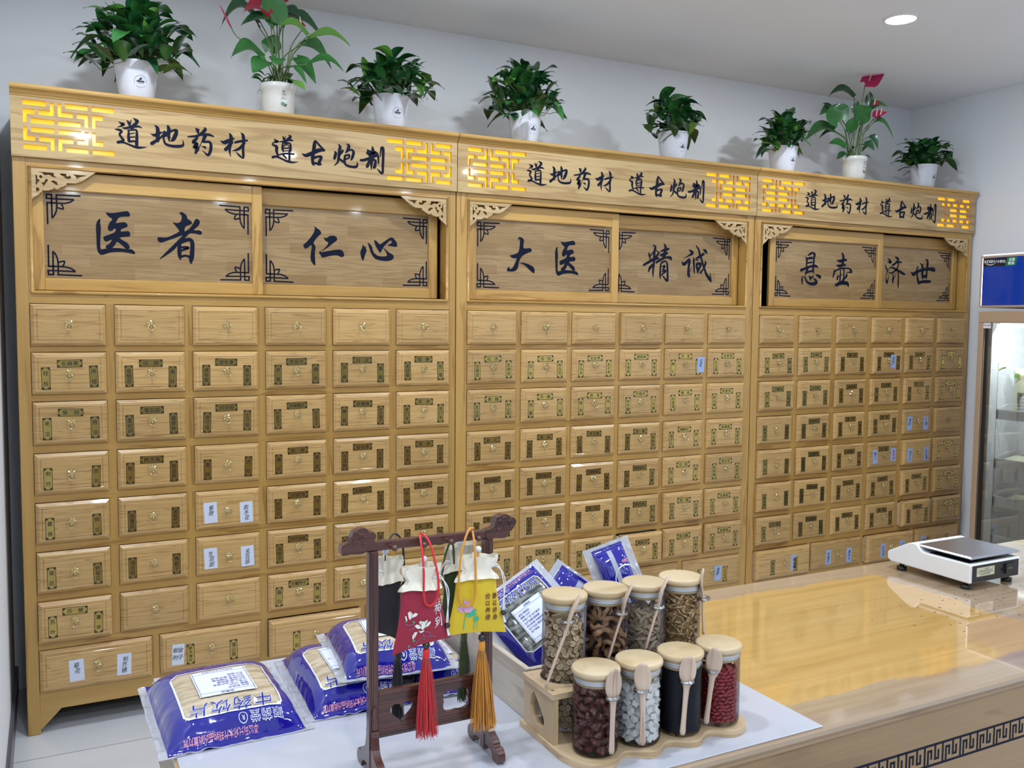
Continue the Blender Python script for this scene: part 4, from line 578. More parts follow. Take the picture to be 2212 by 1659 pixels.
PAPERB = mat('bluish paper label', (0.36, 0.46, 0.72), 0.6)

CW = [0.0, 1.5318, 3.0661]
D0 = [0.0383, 0.0468, 0.0411]; PT = [0.2482, 0.2435, 0.2515]; DW = 0.2228
OPL = [0.052, 0.055, 0.046]; OPR = [1.4865, 1.482, 1.518]
RZ = [(1.2876, 1.4267), (1.1294, 1.2695), (0.9644, 1.1084), (0.8007, 0.9393), (0.6377, 0.7764), (0.4732, 0.6133), (0.3092, 0.4481), (0.1406, 0.2843)]
CABW = [1.5303, 1.5323, 1.5600]
OB, OT = 1.466, 1.860
HX = [(0.0, 1.0), (0.0085, 0.984), (-0.0055, 1.0143)]

# --- drawers ------------------------------------------------------
def drawer_mesh(w, h):
    b = MB()
    prof = [(0.0, 0.014), (0.0, -0.004), (0.0095, -0.0125), (0.0165, -0.0135), (0.0185, -0.0118), (0.0205, -0.0140)]
    rings = []
    vs = []
    for ins, y in prof:
        vs += [(ins, y, ins), (w-ins, y, ins), (w-ins, y, h-ins), (ins, y, h-ins)]
    fs = []
    for k in range(len(prof)-1):
        for i in range(4):
            j = (i+1) % 4
            fs.append((k*4+i, k*4+j, (k+1)*4+j, (k+1)*4+i))
    L = (len(prof)-1)*4
    fs.append((L, L+1, L+2, L+3)); fs.append((3, 2, 1, 0))
    b.add(vs, fs, 0)
    # white box behind the front
    t = 0.010; e = 0.003
    b.box(e, 0.0142, e, e+t, 0.30, h-0.012, 1); b.box(w-e-t, 0.0142, e, w-e, 0.30, h-0.012, 1)
    b.box(e+t, 0.0142, e, w-e-t, 0.30, e+0.006, 1); b.box(e+t, 0.29, e+.006, w-e-t, 0.30, h-0.012, 1)
    return b
def knob_mesh():
    b = MB(); n = 48
    vs = [(0, -0.006, 0.0)]; fs = []
    for i in range(n):      # rosette of six folded petals
        a = 2*pi*i/n; lob = abs(sin(3*a))
        vs.append((0.55*0.0125*cos(a), -0.0062+0.0028*(1-lob), 0.55*0.0125*sin(a)))
    for i in range(n):
        a = 2*pi*i/n; lob = abs(sin(3*a))
        r = 0.0125*(0.80+0.20*lob**0.5)
        vs.append((r*cos(a), -0.0012-0.0022*lob, r*sin(a)))
    for i in range(n):
        a = 2*pi*i/n; lob = abs(sin(3*a)); r = 0.0125*(0.80+0.20*lob**0.5)
        vs.append((r*cos(a), 0.001, r*sin(a)))
    for i in range(n):
        j = (i+1) % n
        fs.append((0, 1+j, 1+i)[::-1]); fs.append((1+i, 1+j, 1+n+j, 1+n+i)[::-1]); fs.append((1+n+i, 1+n+j, 1+2*n+j, 1+2*n+i)[::-1])
    b.add(vs, fs, 0, False)
    b.tube([(0, -0.005, 0), (0, -0.0155, 0.0)], [0.0032, 0.0040], 10)
    b.ball((0, -0.017, 0), 0.0044, 10)
    ring = [(0.0105*sin(2*pi*i/24), -0.0165-0.0028*(0.5-0.5*cos(2*pi*i/24)), -0.0098+0.0105*cos(2*pi*i/24)) for i in range(24)]
    b.tube(ring, 0.00155, 8, closed=True)
    return b.mesh('ring_pull', BRASS)
KNOB = knob_mesh()
_dm = {}
def get_drawer(w, h):
    k = (round(w, 4), round(h, 3))
    if k not in _dm: _dm[k] = drawer_mesh(w, h).mesh('drawer', [WOOD_DR, MELA])
    return _dm[k]

def name_plate(text, horiz, foil, parent, cx, cz, rot=0.0):
    """foil plate with a dark border, clipped corners and black characters"""
    W, H = (0.075, 0.0255) if horiz else (0.0265, 0.072)
    b = MB(); y0 = -0.0141
    f0 = lambda d: (lambda x, z: (x, y0-d, z))
    flatpoly(b, [[(-W/2, -H/2), (W/2, -H/2), (W/2, H/2), (-W/2, H/2)]], f0(0.0004), 1)
    c, e = 0.0072, 0.0017
    w, h = W/2-e, H/2-e
    pts = []
    for sx, sy in ((-1, -1), (1, -1), (1, 1), (-1, 1)):
        cc = [(sx*w, sy*(h-c)), (sx*(w-c*.45), sy*(h-c*.8)), (sx*(w-c*.8), sy*(h-c*.45)), (sx*(w-c), sy*h)]
        pts += cc if sx*sy > 0 else cc[::-1]
    flatpoly(b, [pts], f0(0.0008), 0)
    n = len(text)
    if horiz:
        s = 0.0165 if n <= 3 else 0.0150
        if n == 2: 
            put_text(b, text[0], -0.0165, 0, s, f0(0.0011), 2, bold=0.012); put_text(b, text[1], 0.0165, 0, s, f0(0.0011), 2, bold=0.012)
        elif text:
            st = 0.0175 if n == 3 else 0.0138
            for i, ch in enumerate(text): put_text(b, ch, (i-(n-1)/2)*st, 0, s, f0(0.0011), 2, bold=0.012)
    else:
        st = {2: 0.034, 3: 0.0175, 4: 0.0142}.get(n, 0.0142); s = 0.0165 if n < 4 else 0.0145
        for i, ch in enumerate(text): put_text(b, ch, 0, ((n-1)/2-i)*st, s, f0(0.0011), 2, bold=0.012)
    return b.build('name_plate', [foil, FOILD, INK], parent, (cx, 0, cz), (0, rot, 0))
def paper_label(text, parent, cx, cz, w=0.045, h=0.074, rot=0.0, paper=None, ink=None, curl=0.0):
    b = MB(); y0 = -0.0141
    f0 = lambda d: (lambda x, z: (x, y0-d-curl*max(0, z)**2*40, z))
    b.add([f0(.0005)(-w/2, -h/2), f0(.0005)(w/2, -h/2), f0(.0005)(w/2, 0), f0(.0005)(-w/2, 0), f0(.0005)(w/2, h/2), f0(.0005)(-w/2, h/2)], [(0, 1, 2, 3), (3, 2, 4, 5)], 0)
    n = len(text); rr = random.Random(sum(map(ord, text)))
    cols = [text] if n <= 3 or h > 1.9*w else [text[:2], text[2:]]
    if n <= 3:
        for i, ch in enumerate(text):
            put_text(b, ch, rr.uniform(-.003, .003)+0.001, (0.6-i)*0.019+0.006, 0.019, f0(.0012), 1, bold=0.0, slant=0.25, rot=rr.uniform(-.1, .25), sx=0.95)
    else:
        for i, ch in enumerate(text):
            put_text(b, ch, (-0.5+i % 2)*w*0.42, 0.016-(i//2)*0.026, 0.019, f0(.0012), 1, slant=0.25, rot=rr.uniform(-.1, .2))
    return b.build('paper_label', [paper or PAPER, ink or INK], parent, (cx, 0, cz), (0, rot, 0))

def add_drawer(cab, c, x, z0, z1, w, spec, pull=0.0, rowi=1, coli=0, big=False):
    h = z1-z0
    d = bpy.data.objects.new('drawer', get_drawer(w, h)); COL.objects.link(d)
    d.parent = cab; d.location = (x, -pull, z0)
    rr = random.Random(c*100+rowi*10+coli)
    kz = h*0.50+rr.uniform(-.004, .002) if not big else h*0.50
    if not big and rowi == 0: kz = h*0.50
    if spec and not big: kz = h*0.47+rr.uniform(-.003, .003)
    k = bpy.data.objects.new('ring_pull', KNOB); COL.objects.link(k); k.parent = d
    k.location = (w/2+rr.uniform(-.002, .002), -0.0139, kz+0.006)
    k.rotation_euler = (0, rr.uniform(-.5, .5) if rr.random() < .35 else rr.uniform(-.15, .15), 0)
    if not spec: return d
    foil = FOILB if (c == 2 and coli == 5 and not big) else FOIL
    j = lambda: rr.uniform(-.0022, .0022)
    for key, tx in spec.items():
        if not tx: continue
        if key == 'T': name_plate(tx, True, foil, d, w/2+j()-.001, h*0.735+j(), rr.uniform(-.035, .035))
        elif key in 'LR':
            px = (0.040 if key == 'L' else w-0.041) if not big else (w/2-0.075 if key == 'L' else w/2+0.075)
            name_plate(tx, False, foil, d, px+j(), h*0.40+j()*1.5, rr.uniform(-.03, .03))
        elif key in 'lr':
            px = (0.048 if key == 'l' else w-0.048) if not big else (w/2-0.062 if key == 'l' else w/2+0.082)
            paper_label(tx, d, px+j(), h*0.42+j()*2, rot=rr.uniform(-.05, .05), w=0.045 if c == 0 else 0.036, paper=PAPER if c == 0 else PAPERB)
        elif key in 'mn':   # extra label at a given offset
            paper_label(tx[1:], d, w/2+(0.062 if key == 'n' else -0.115), h*0.46, w=0.040, rot=rr.uniform(-.04, .04), paper=PAPER if c == 0 else PAPERB)
        elif key in 'xyz':  # loose stuck notes
            dx = {'x': 0.085, 'y': 0.030, 'z': 0.070}[key]
            o = paper_label(tx, d, w/2+dx, h*0.42+.006, w=0.040, h=0.070, rot=rr.uniform(.0, .07), paper=PAPERB, ink=REDINK if key == 'z' else INK)
            o.location.y = -0.0012
        elif key == 'w':    # red handwriting straight on the wood
            b = MB(); put_text(b, tx, 0, 0, 0.014, lambda a, q: (a, -0.0143, q), 0, sp=1.0, slant=.2)
            b.build('handwriting', REDINK, d, (w/2+(0.026 if coli == 3 else 0.045), 0, h*0.56))
    return d

# texts: each row is six drawers 'top/left/right'; '' = blank; other keys written k=text
DATA = [[
 ['', '', '', '', '', ''],
 ['T生麻黄 L桂枝 R肉桂', 'T连翘 L金银花 R桑叶', 'T法半夏 L清半夏 R姜半夏', 'T苍耳子 L辛夷 R细辛', 'T白芷 L升麻 R葛根', 'T桔梗 L炙甘草 R甘草'],
 ['T柴胡 L羌活 R独活', 'T蜜白前 L蜜前胡 R姜厚朴', 'T川贝母 L浙贝母 R土贝母', 'T炒莱菔子 L炒紫苏子 R炒白芥子', 'T白僵蚕 L蝉蜕 R炒牛蒡子', 'T玄参 L麦门冬 R天门冬'],
 ['L荆芥 R防风', 'T胖大海 L射干 R板蓝根', 'L重楼 R虎杖', 'T陈皮 L橘红 R青皮', 'T全瓜蒌 L天花粉 R瓜蒌仁', 'T党参 L南沙参 R北沙参'],
 ['L藿香 R佩兰', 'L旋覆花 R蜜枇杷叶', 'l紫菀 r款冬花', 'T炒枳壳 L炒枳实 R乌梅', 'T生薏苡仁 L炒冬瓜子 R炒杏仁', 'T西洋参 L白参 R红参'],
 ['L菊花 R野菊花', 'L淡豆豉 R焦栀子', 'l生百部 r炙百部', 'T制天南星 L白附子 R草果', 'L豨莶草 R茵陈', 'T黄连 L胡黄连 R地榆'],
 ['T苏梗 L苏叶 R藁本', '', '', 'T炒蔓荆子 L薤白 R香橼', 'L葶苈子', 'L醋香附'],
 ['l菊花 r荆芥穗', 'm-郁金附子 L蓼大青叶 R蒲公英', 'L竹茹', '']],
 [['', '', '', '', '', ''],
 ['T红芪 L生黄芪 R炙黄芪', 'T当归 L白芍 R炒白芍', 'T生白术 L炒白术 R太子参', 'T酒萸肉 L生地黄 R熟地黄', 'T丹参 L桃仁 R红花 x红花', 'T生麦芽 L生山楂 R生神曲'],
 ['T黄精 L生山药 R炒山药', 'T天麻 L钩藤 R川芎', 'T茯苓 L猪苓 R泽泻', 'T巴戟天 L怀牛膝 R川牛膝', 'T郁金 L石菖蒲 R远志', 'T炒麦芽 L炒山楂 R炒神曲'],
 ['T砂仁 L生苍术 R炒苍术', 'T阿胶 L龙眼肉 R枸杞子', 'T草豆蔻 L白豆蔻 R红豆蔻', 'T豹骨 L桑寄生 R骨碎补', 'T炒酸枣仁 L柏子仁 R灵芝', 'T焦神曲 L焦山楂 R焦麦芽'],
 ['T炒白扁豆 L石斛 R莲子肉', 'T醋五味子 L生芡实 R炒芡实', 'T炮姜炭 L干姜 R高良姜', 'T制何首乌 L仙茅 R淫羊藿', 'T乌药 L百合 R佛手', 'T焦谷芽 L焦槟榔 R焦建曲'],
 ['T葛花 L葛根 R苁蓉肉', 'T阳起石 L补骨脂 R小茴香', 'T附子 L锁阳 R川续断', 'T炒杜仲 L肉苁蓉 R杜仲', 'T茯神 L合欢皮 R合欢花', 'T生黄柏 L生知母 R土茯苓'],
 ['T威灵仙 R小通草', 'T金樱子 L益智仁 R桑螵蛸', 'T墨旱莲 L桑葚 R酒女贞子', 'T枸杞子 R蛇床子', 'T首乌藤 L延胡索 R川楝子', 'T盐黄柏 L盐知母 R盐牛膝子'],
 ['', '', '', 'L马鞭草 R白花蛇草 y通草']],
 [['', '', '', 'w乌梅', 'w血竭', ''],
 ['T地龙 L全蝎 R蜈蚣', 'T火麻仁 L郁李仁 R黑芝麻', 'T秦艽 L络石藤 R鸡血藤', 'T伸筋草 L徐长卿 R苍术 y苍术', 'T补骨脂 L女贞子 R络石藤', 'T木香 L沉香 R丁香'],
 ['T土鳖虫 L水蛭 R乌梢蛇', 'T生大黄 L酒大黄 R熟大黄', 'T路路通 L青风藤 R海风藤', 'T三七粉 L大黄 R红花', 'T泽兰 L水红 R五加皮', 'T月季花 L玫瑰花 R款冬花'],
 ['L醋龟甲 R醋鳖甲', 'T炒决明子 L急性子 R蓖麻子', 'T葫芦 L炒瓜蒌皮 R路路通', 'T茜草 L紫草 R大蓟草', 'l青皮 r丁香', ''],
 ['L赤芍 R砂仁', 'T金樱子 L莱菔子 R防己', 'T山慈菇 L漏芦 R白薇', 'T白前 l酸仁 z潞党参', 'l柏子仁 r全瓜蒌', 'T寒水石 L瓦楞子 R赤石脂'],
 ['L鹿角霜 R龟甲胶', 'T白头翁 L半边莲 R半枝莲', 'T穿山龙 L海桐皮 R伸筋草', 'T金钱草 L茵陈 R虎杖', 'T鸡血藤 L地丁草 R败酱草', 'T海螵蛸 L煅龙骨 R煅牡蛎'],
 ['T白及 L仙鹤草', 'T石决明 L珍珠母 R代赭石', 'T骨碎补 L桑枝节 R海风藤', 'T萹蓄 L瞿麦 R石韦', 'T路路通 L苦参片 R地肤子', 'T生磁石 L紫石英 R炉甘石'],
 ['L夏枯草 n-徐长卿 R车前草', 'l玫瑰花 r番泻叶', 'l白花蛇 r土元', 'm-仙茅 L灯心草 R蒲黄']]]
PULL = {(0, 6, 0): .010, (0, 7, 2): .022, (0, 2, 1): .004, (1, 0, 3): .010, (1, 5, 4): .012, (1, 5, 3): .006, (1, 6, 3): .034, (1, 6, 4): .014, (1, 6, 2): .008, (1, 4, 5): .005, (1, 6, 5): .007,
        (2, 1, 3): .012, (2, 1, 0): .006, (2, 2, 0): .008, (2, 4, 0): .008, (2, 4, 1): .006, (2, 4, 4): .010, (2, 5, 0): .010, (2, 6, 0): .012, (2, 6, 4): .020, (2, 6, 5): .018, (2, 7, 0): .016, (2, 7, 2): .018, (2, 5, 5): .008, (2, 5, 4): .006, (2, 7, 3): .008}

def rrect(x0, z0, x1, z1): return [(x0, z0), (x1, z0), (x1, z1), (x0, z1)]
def lattice_holes():
    """openings of the header fretwork, 24 units wide, mirrored for the right side"""
    U, P, Hh = 0.264/24, 0.0277, 0.0155
    Z = lambda k: 2.0665-k*P
    R_, out = (lambda a, b, k: [(a, Z(k)-Hh), (b, Z(k)-Hh), (b, Z(k)), (a, Z(k))]), []
    for k in (0, 5):
        for a, b in ((0, 6), (11, 17), (18, 24)): out.append(R_(a, b, k))
    for k in (2, 3):
        for a, b in ((2, 8), (9, 15)): out.append(R_(a, b, k))
    def Ls(a, b, stem, up, k):    # horizontal bar a..b in row k, stem cell at column `stem`, going up or down
        z1, z0 = Z(k), Z(k)-Hh
        e = (Z(0) if k == 1 else (Z(2)-Hh*0.0)) if up else 0
        if k == 1 and up: zt = Z(0)-.002
        if k == 1 and not up: zb = Z(2)-Hh+0.001
        if k == 4 and up: zt = Z(3)-.001
        if k == 4 and not up: zb = Z(5)-Hh+.002
        s0, s1 = stem, stem+1
        if up:
            return [(a, z0), (b, z0), (b, zt), (s0, zt), (s0, z1), (a, z1)] if s1 == b else [(a, z0), (b, z0), (b, z1), (s1, z1), (s1, zt), (a, zt)]
        return [(a, z1), (a, z0), (s0, z0), (s0, zb), (b, zb), (b, z1)] if s1 == b else [(a, z1), (a, zb), (s1, zb), (s1, z0), (b, z0), (b, z1)]
    out += [Ls(0, 3, 0, False, 1), Ls(4, 8, 7, True, 1), Ls(9, 13, 9, True, 1), Ls(14, 17, 16, False, 1), Ls(18, 21, 18, False, 1)]
    out += [Ls(0, 3, 0, True, 4), Ls(4, 8, 7, False, 4), Ls(9, 13, 9, False, 4), Ls(14, 17, 16, True, 4), Ls(18, 21, 18, True, 4)]
    L = [[(0.034+x*U, z) for x, z in p] for p in out]
    Rr = [[(1.504-(x*U), z) for x, z in p] for p in out]
    return L+Rr

LAB = ['large pale wood herb cabinet of many drawers, leftmost, beside the left wall',
       'large pale wood herb cabinet of many drawers, middle of the three',
       'large pale wood herb cabinet of many drawers, rightmost, nearest the fridge']
DOORS = [[(0.049, 0.782), (0.745, 1.470)], [(0.058, 0.782), (0.745, 1.4755)], [(0.117, 0.890), (0.77, 1.503)]]
CHARS = [('A', 'B'), ('C', 'D'), ('E', 'F')]
CUT = [(.397, 1.126), (.418, 1.12), (.494, 1.118)]

def sliding_door(cab, c, which, x0, x1):
    front = which == 0
    yf = 0.020 if front else 0.045     # front face of the frame
    zb, zt = OB+0.003, OT-0.004
    fw, fb, ft = 0.036, 0.040, 0.062
    b = MB()
    b.rbox(x0, yf, zb, x0+fw, yf+.020, zt, .003, 1); b.rbox(x1-fw, yf, zb, x1, yf+.020, zt, .003, 1)
    b.rbox(x0+fw-.002, yf+.0005, zb, x1-fw+.002, yf+.0195, zb+fb, .003, 0); b.rbox(x0+fw-.002, yf+.0005, zt-ft, x1-fw+.002, yf+.0195, zt, .003, 0)
    d = b.build('sliding_door', [WOOD_H, WOOD_V], cab)
    b = MB(); yp = yf+0.010
    b.box(x0+fw-.004, yp, zb+fb-.004, x1-fw+.004, yp+.006, zt-ft+.004)
    b.build('door_panel', WOOD_PN, d)
    # ink ornaments in the four corners
    xa, xb, za, zc = x0+fw+.010, x1-fw-.010, zb+fb+.010, zt-ft-.012
    if c == 0: 
        xa, xb = ((.094, .735) if front else (.80, 1.428))
    yy = yp-.0006
    for sx, sz, ox, oz in ((1, 1, xa, za), (-1, 1, xb, za), (-1, -1, xb, zc), (1, -1, xa, zc)):
        if c == 2 and which == 1 and sx == 1: continue
        fn = lambda u, v, sx=sx, sz=sz, ox=ox, oz=oz: (ox+u*sx, yy, oz+v*sz)
        w = GL['Qw']*1.0; b = MB()
        for L in GL['Q']:
            pts = []
            for i in range(len(L)-1):
                ribbon(b, [(*L[i], w), (*L[i+1], w)], fn, 0, round_=False)
                flatpoly(b, [[(L[i+1][0]-w/2, L[i+1][1]-w/2), (L[i+1][0]+w/2, L[i+1][1]-w/2), (L[i+1][0]+w/2, L[i+1][1]+w/2), (L[i+1][0]-w/2, L[i+1][1]+w/2)]], fn, 0) if i in (0, 6, 7, 8, 9, 14) else None
        b.build('corner_ornament', NAVY, d)
    # the big characters
    g = GL[CHARS[c][which]]; yy2 = yp-.0009; cut = CUT[c][which]
    fn = lambda u, v: (u, yy2, v)
    for side in (0, 1):
        b = MB(); mine = lambda st: (sum(q[0] for q in st)/len(st) > cut) == bool(side)
        for r in g.get('r', []):
            if mine(r): ribbon(b, r, fn, 0)
        for p in g.get('p', []):
            if not mine(p): continue
            P = [(*q, 0) for q in p]; sm = catmull(P+[P[0]], 3)[:-1]
            flatpoly(b, [[(q[0], q[1]) for q in sm]], fn, 0)
        b.build('character', NAVY, d)
    return d

def cabinet(c):
    w = CABW[c]; root = thing('medicine_cabinet', LAB[c], 'cabinet', (CW[c], 0, 0))
    d0, pt = D0[c], PT[c]; xe = d0+5*pt+DW
    b = MB()   # 0 across grain, 1 upright grain, 2 dark inside
    # stiles
    b.rbox(0.0, 0, 0, d0, 0.030, OB+.43, .002, 1); b.rbox(xe, 0, 0, w-.002, 0.030, OB+.43, .002, 1)
    b.box(0.004, .002, -0.0, 0.034, .030, .02, 1)
    # sides, back, top
    b.box(0.001, 0.030, 0.04, 0.018, 0.42, 2.08, 1); b.box(w-.020, 0.030, 0.04, w-.003, 0.42, 2.08, 1)
    b.box(0.018, 0.41, 0.07, w-.020, 0.418, 2.08, 2); b.box(0.018, .03, 2.06, w-.020, .418, 2.078, 0)
    # back legs
    b.box(0.001, .38, 0, .04, .42, .06, 1); b.box(w-.043, .38, 0, w-.003, .42, .06, 1)
    # rails between the drawer rows
    zs = [(OB-.0, RZ[0][1])]
    for i in range(7): zs.append((RZ[i][0], RZ[i+1][1]))
    for i, (zt, zb) in enumerate(zs):
        b.box(d0, 0.001, zb, xe, 0.028, zt, 0)
    b.box(d0, 0.001, 0.079, xe, 0.026, RZ[7][0], 0)
    # slanted corner blocks by the legs
    b.plate([[(d0, 0.018), (d0+.004, .018), (.102, 0.0795), (d0, .0795)]], 0, .020, lambda a, q, d: (a, .022-d, q), 0)
    b.plate([[(xe, 0.018), (xe-.004, .018), (xe-.064, 0.0795), (xe, .0795)]], 0, .020, lambda a, q, d: (a, .022-d, q), 0)
    # dividers
    for i in range(5):
        xa = d0+i*pt+DW
        for r in range(7): b.box(xa, 0.0012, RZ[r][0]-.001, d0+(i+1)*pt, 0.028, RZ[r][1]+.001, 1)
    span = xe-d0; g4 = 0.0235; w4 = (span-3*g4)/4
    for i in range(3):
        xa = d0+(i+1)*w4+i*g4; b.box(xa, 0.0012, RZ[7][0]-.001, xa+g4, 0.028, RZ[7][1]+.001, 1)
    b.box(0.018, .028, .11, w-.02, .41, .12, 2)
    # compartment over the drawers
    b.box(d0, .028, OB-.016, xe, .41, OB, 2)
    b.box(d0, 0.001, OT, xe, 0.028, OB+.43, 0)
    # jambs inside the stiles up at the opening
    l, r = OPL[c], OPR[c]
    b.box(d0, 0.001, OB-.001, l, .06, OT+.001, 1); b.box(r, 0.001, OB-.001, xe, .06, OT+.001, 1)
    body = b.build('carcass', [WOOD_H, WOOD_V, DARKIN], root)
    # raised bead round the opening
    b = MB()
    for p in (((l-.004, OT+.002), (r+.004, OT+.002)), ((l-.004, OB-.004), (r+.004, OB-.004)), ((l-.004, OT+.002), (l-.004, OB-.004)), ((r+.004, OT+.002), (r+.004, OB-.004))):
        horizontal = p[0][1] == p[1][1]
        b.tube([(p[0][0], -.001, p[0][1]), (p[1][0], -.001, p[1][1])], .0058, 8)
    b.build('bead', WOOD_H, body)
    # header board with pierced fretwork and its amber backing
    zh0, zh1 = 1.889, 2.084
    a0, s0 = HX[c]
    b = MB(); holes = [[(a0+x*s0, z) for x, z in h] for h in lattice_holes()]
    b.plate([rrect(-.001, zh0, w-.0025, zh1)]+holes, .001, .012, XZ(0.0), 0)
    b.box(-.001, -.001, zh0, .016, .40, zh1, 0); b.box(w-.019, -.001, zh0, w-.0025, .40, zh1, 0)
    b.box(.016, .004, zh0, w-.019, .012, zh1, 0)
    hb = b.build('header_board', WOOD_HD, root)
    for xa, xb in ((.028, .304), (1.234, 1.510)):
        b = MB(); b.box(a0+xa*s0, -.0008, 1.902, a0+xb*s0, .0035, 2.075)
        b.build('amber_backing', AMBER, hb)
    fn = lambda u, v: (a0+u*s0, -.0126, v-(.004 if c else 0))
    cuts = (0, .403, .523, .624, .75, .912, 1.017, 1.13, 9)
    for lo, hi in zip(cuts, cuts[1:]):
        b = MB()
        for r_ in GL['H']['r']:
            if lo <= sum(q[0] for q in r_)/len(r_) < hi: ribbon(b, [(x, y, ww*1.08) for x, y, ww in r_], fn, 0)
        b.build('character', NAVY, hb)
    # crown moulding
    b = MB(); prof = [(-.001, 2.076), (-.014, 2.078), (-.017, 2.084), (-.020, 2.086), (-.024, 2.094), (-.032, 2.098), (-.034, 2.103), (-.034, 2.108), (-.030, 2.112), (.41, 2.112), (.41, 2.078)]
    vs = [(-.0015, y, z) for y, z in prof]+[(w-.0030, y, z) for y, z in prof]; n = len(prof)
    fs = [(i, (i+1) % n, n+(i+1) % n, n+i)[::-1] for i in range(n)]+[tuple(range(n)), tuple(range(n, 2*n))[::-1]]
    b.add(vs, [f[::-1] for f in fs], 0)
    b.build('crown_moulding', WOOD_H, root)
    # carved corner brackets
    for sx, ox in ((1, l-.003), (-1, r+.003)):
        b = MB()
        lp = [[(ox+sx*x, OT+.001+z) for x, z in L] for L in GL['K']]
        b.plate(lp, -.006, .0035, XZ(0.0), 0)
        b.build('carved_bracket', WOOD_CT, root)
    for k, (xa, xb) in enumerate(DOORS[c]): sliding_door(root, c, k, xa, xb)
    # drawers
    for r in range(8):
        row = DATA[c][r]
        for i, sp_ in enumerate(row):
            spec = {t[0]: t[1:] for t in sp_.split()} if sp_ else {}
            z0, z1 = RZ[r]
            if r < 7: x, ww = d0+i*pt+.0012, DW-.0024
            else: x, ww = d0+i*(w4+g4)+.0012, w4-.0024
            add_drawer(root, c, x, z0+.0012, z1-.0022, ww, spec, PULL.get((c, r, i), 0.0), r, i, r == 7)
    return root
for c in range(3): cabinet(c)
# ================================================================== potted plants on the cabinets
LEAF_D = mat('dark glossy leaf', (0.012, 0.075, 0.022), 0.26, spec=0.6, coat=0.25)
LEAF_M = mat('green leaf', (0.030, 0.150, 0.030), 0.30, spec=0.6, coat=0.2)
LEAF_L = mat('young leaf', (0.11, 0.28, 0.04), 0.36, coat=0.15)
STEM = mat('leaf stalk', (0.10, 0.17, 0.045), 0.5)
SOIL = speckle('potting soil', (0.012, 0.009, 0.006), (0.04, 0.028, 0.018), 90, 0.95)
SPATHE = mat('red waxy spathe', (0.30, 0.006, 0.030), 0.22, coat=0.5)
SPATHEP = mat('pink waxy spathe', (0.48, 0.006, 0.10), 0.28, coat=0.4)
SPADIX = mat('pale spadix', (0.70, 0.70, 0.35), 0.6)
POTW = mat('white plastic pot', (0.66, 0.68, 0.75), 0.16, coat=0.3)
POTC = mat('cream plastic pot', (0.68, 0.67, 0.63), 0.20, coat=0.3)
POTB = mat('black inner pot', (0.01, 0.01, 0.01), 0.5)
PRINT = mat('dark pot print', (0.02, 0.025, 0.04), 0.5)
PRINTG = mat('green pot print', (0.10, 0.26, 0.11), 0.5)

def leaf(mb, base, tip, width, lift=0.02, nrm=(0, -0.6, 0.8), m=0, fold=0.35, heart=False, curl=0.0):
    """pointed leaf blade between two points, arched by `lift`, with a folded midrib"""
    B, T = Vector(base), Vector(tip); ax = T-B; L = ax.length or 1e-4
    n = Vector(nrm).normalized(); side = ax.cross(n)
    side = side.normalized() if side.length > 1e-5 else Vector((1, 0, 0))
    up = side.cross(ax).normalized()
    K = 9; vs = []; fs = []
    for i in range(K+1):
        t = i/K
        if heart: w = width*0.5*(sin(pi*min(1, (t+0.16)/1.16))**0.75)*(1-0.35*t)*1.25 if t < 1 else 0
        else: w = width*0.5*(sin(pi*t**0.80)**0.9)*(1-0.12*t) if 0 < t < 1 else 0
        if i == 0: w = width*(0.22 if heart else 0.05)
        c = B+ax*t+Vector((0, 0, 1))*lift*4*t*(1-t)*1.0+up*curl*L*(t*t)
        for s in (-1, -0.5, 0, 0.5, 1):
            back = -ax.normalized()*(0.16*width if heart and i == 0 and abs(s) == 1 else 0)
            wav = 0.04*width*sin(t*9+s*2)
            vs.append(c+side*w*s+up*(abs(s)*w*fold+wav*abs(s))+back)
    for i in range(K):
        for k in range(4):
            fs.append((i*5+k, (i+1)*5+k, (i+1)*5+k+1, i*5+k+1))
    mb.add(vs, fs, m, True)

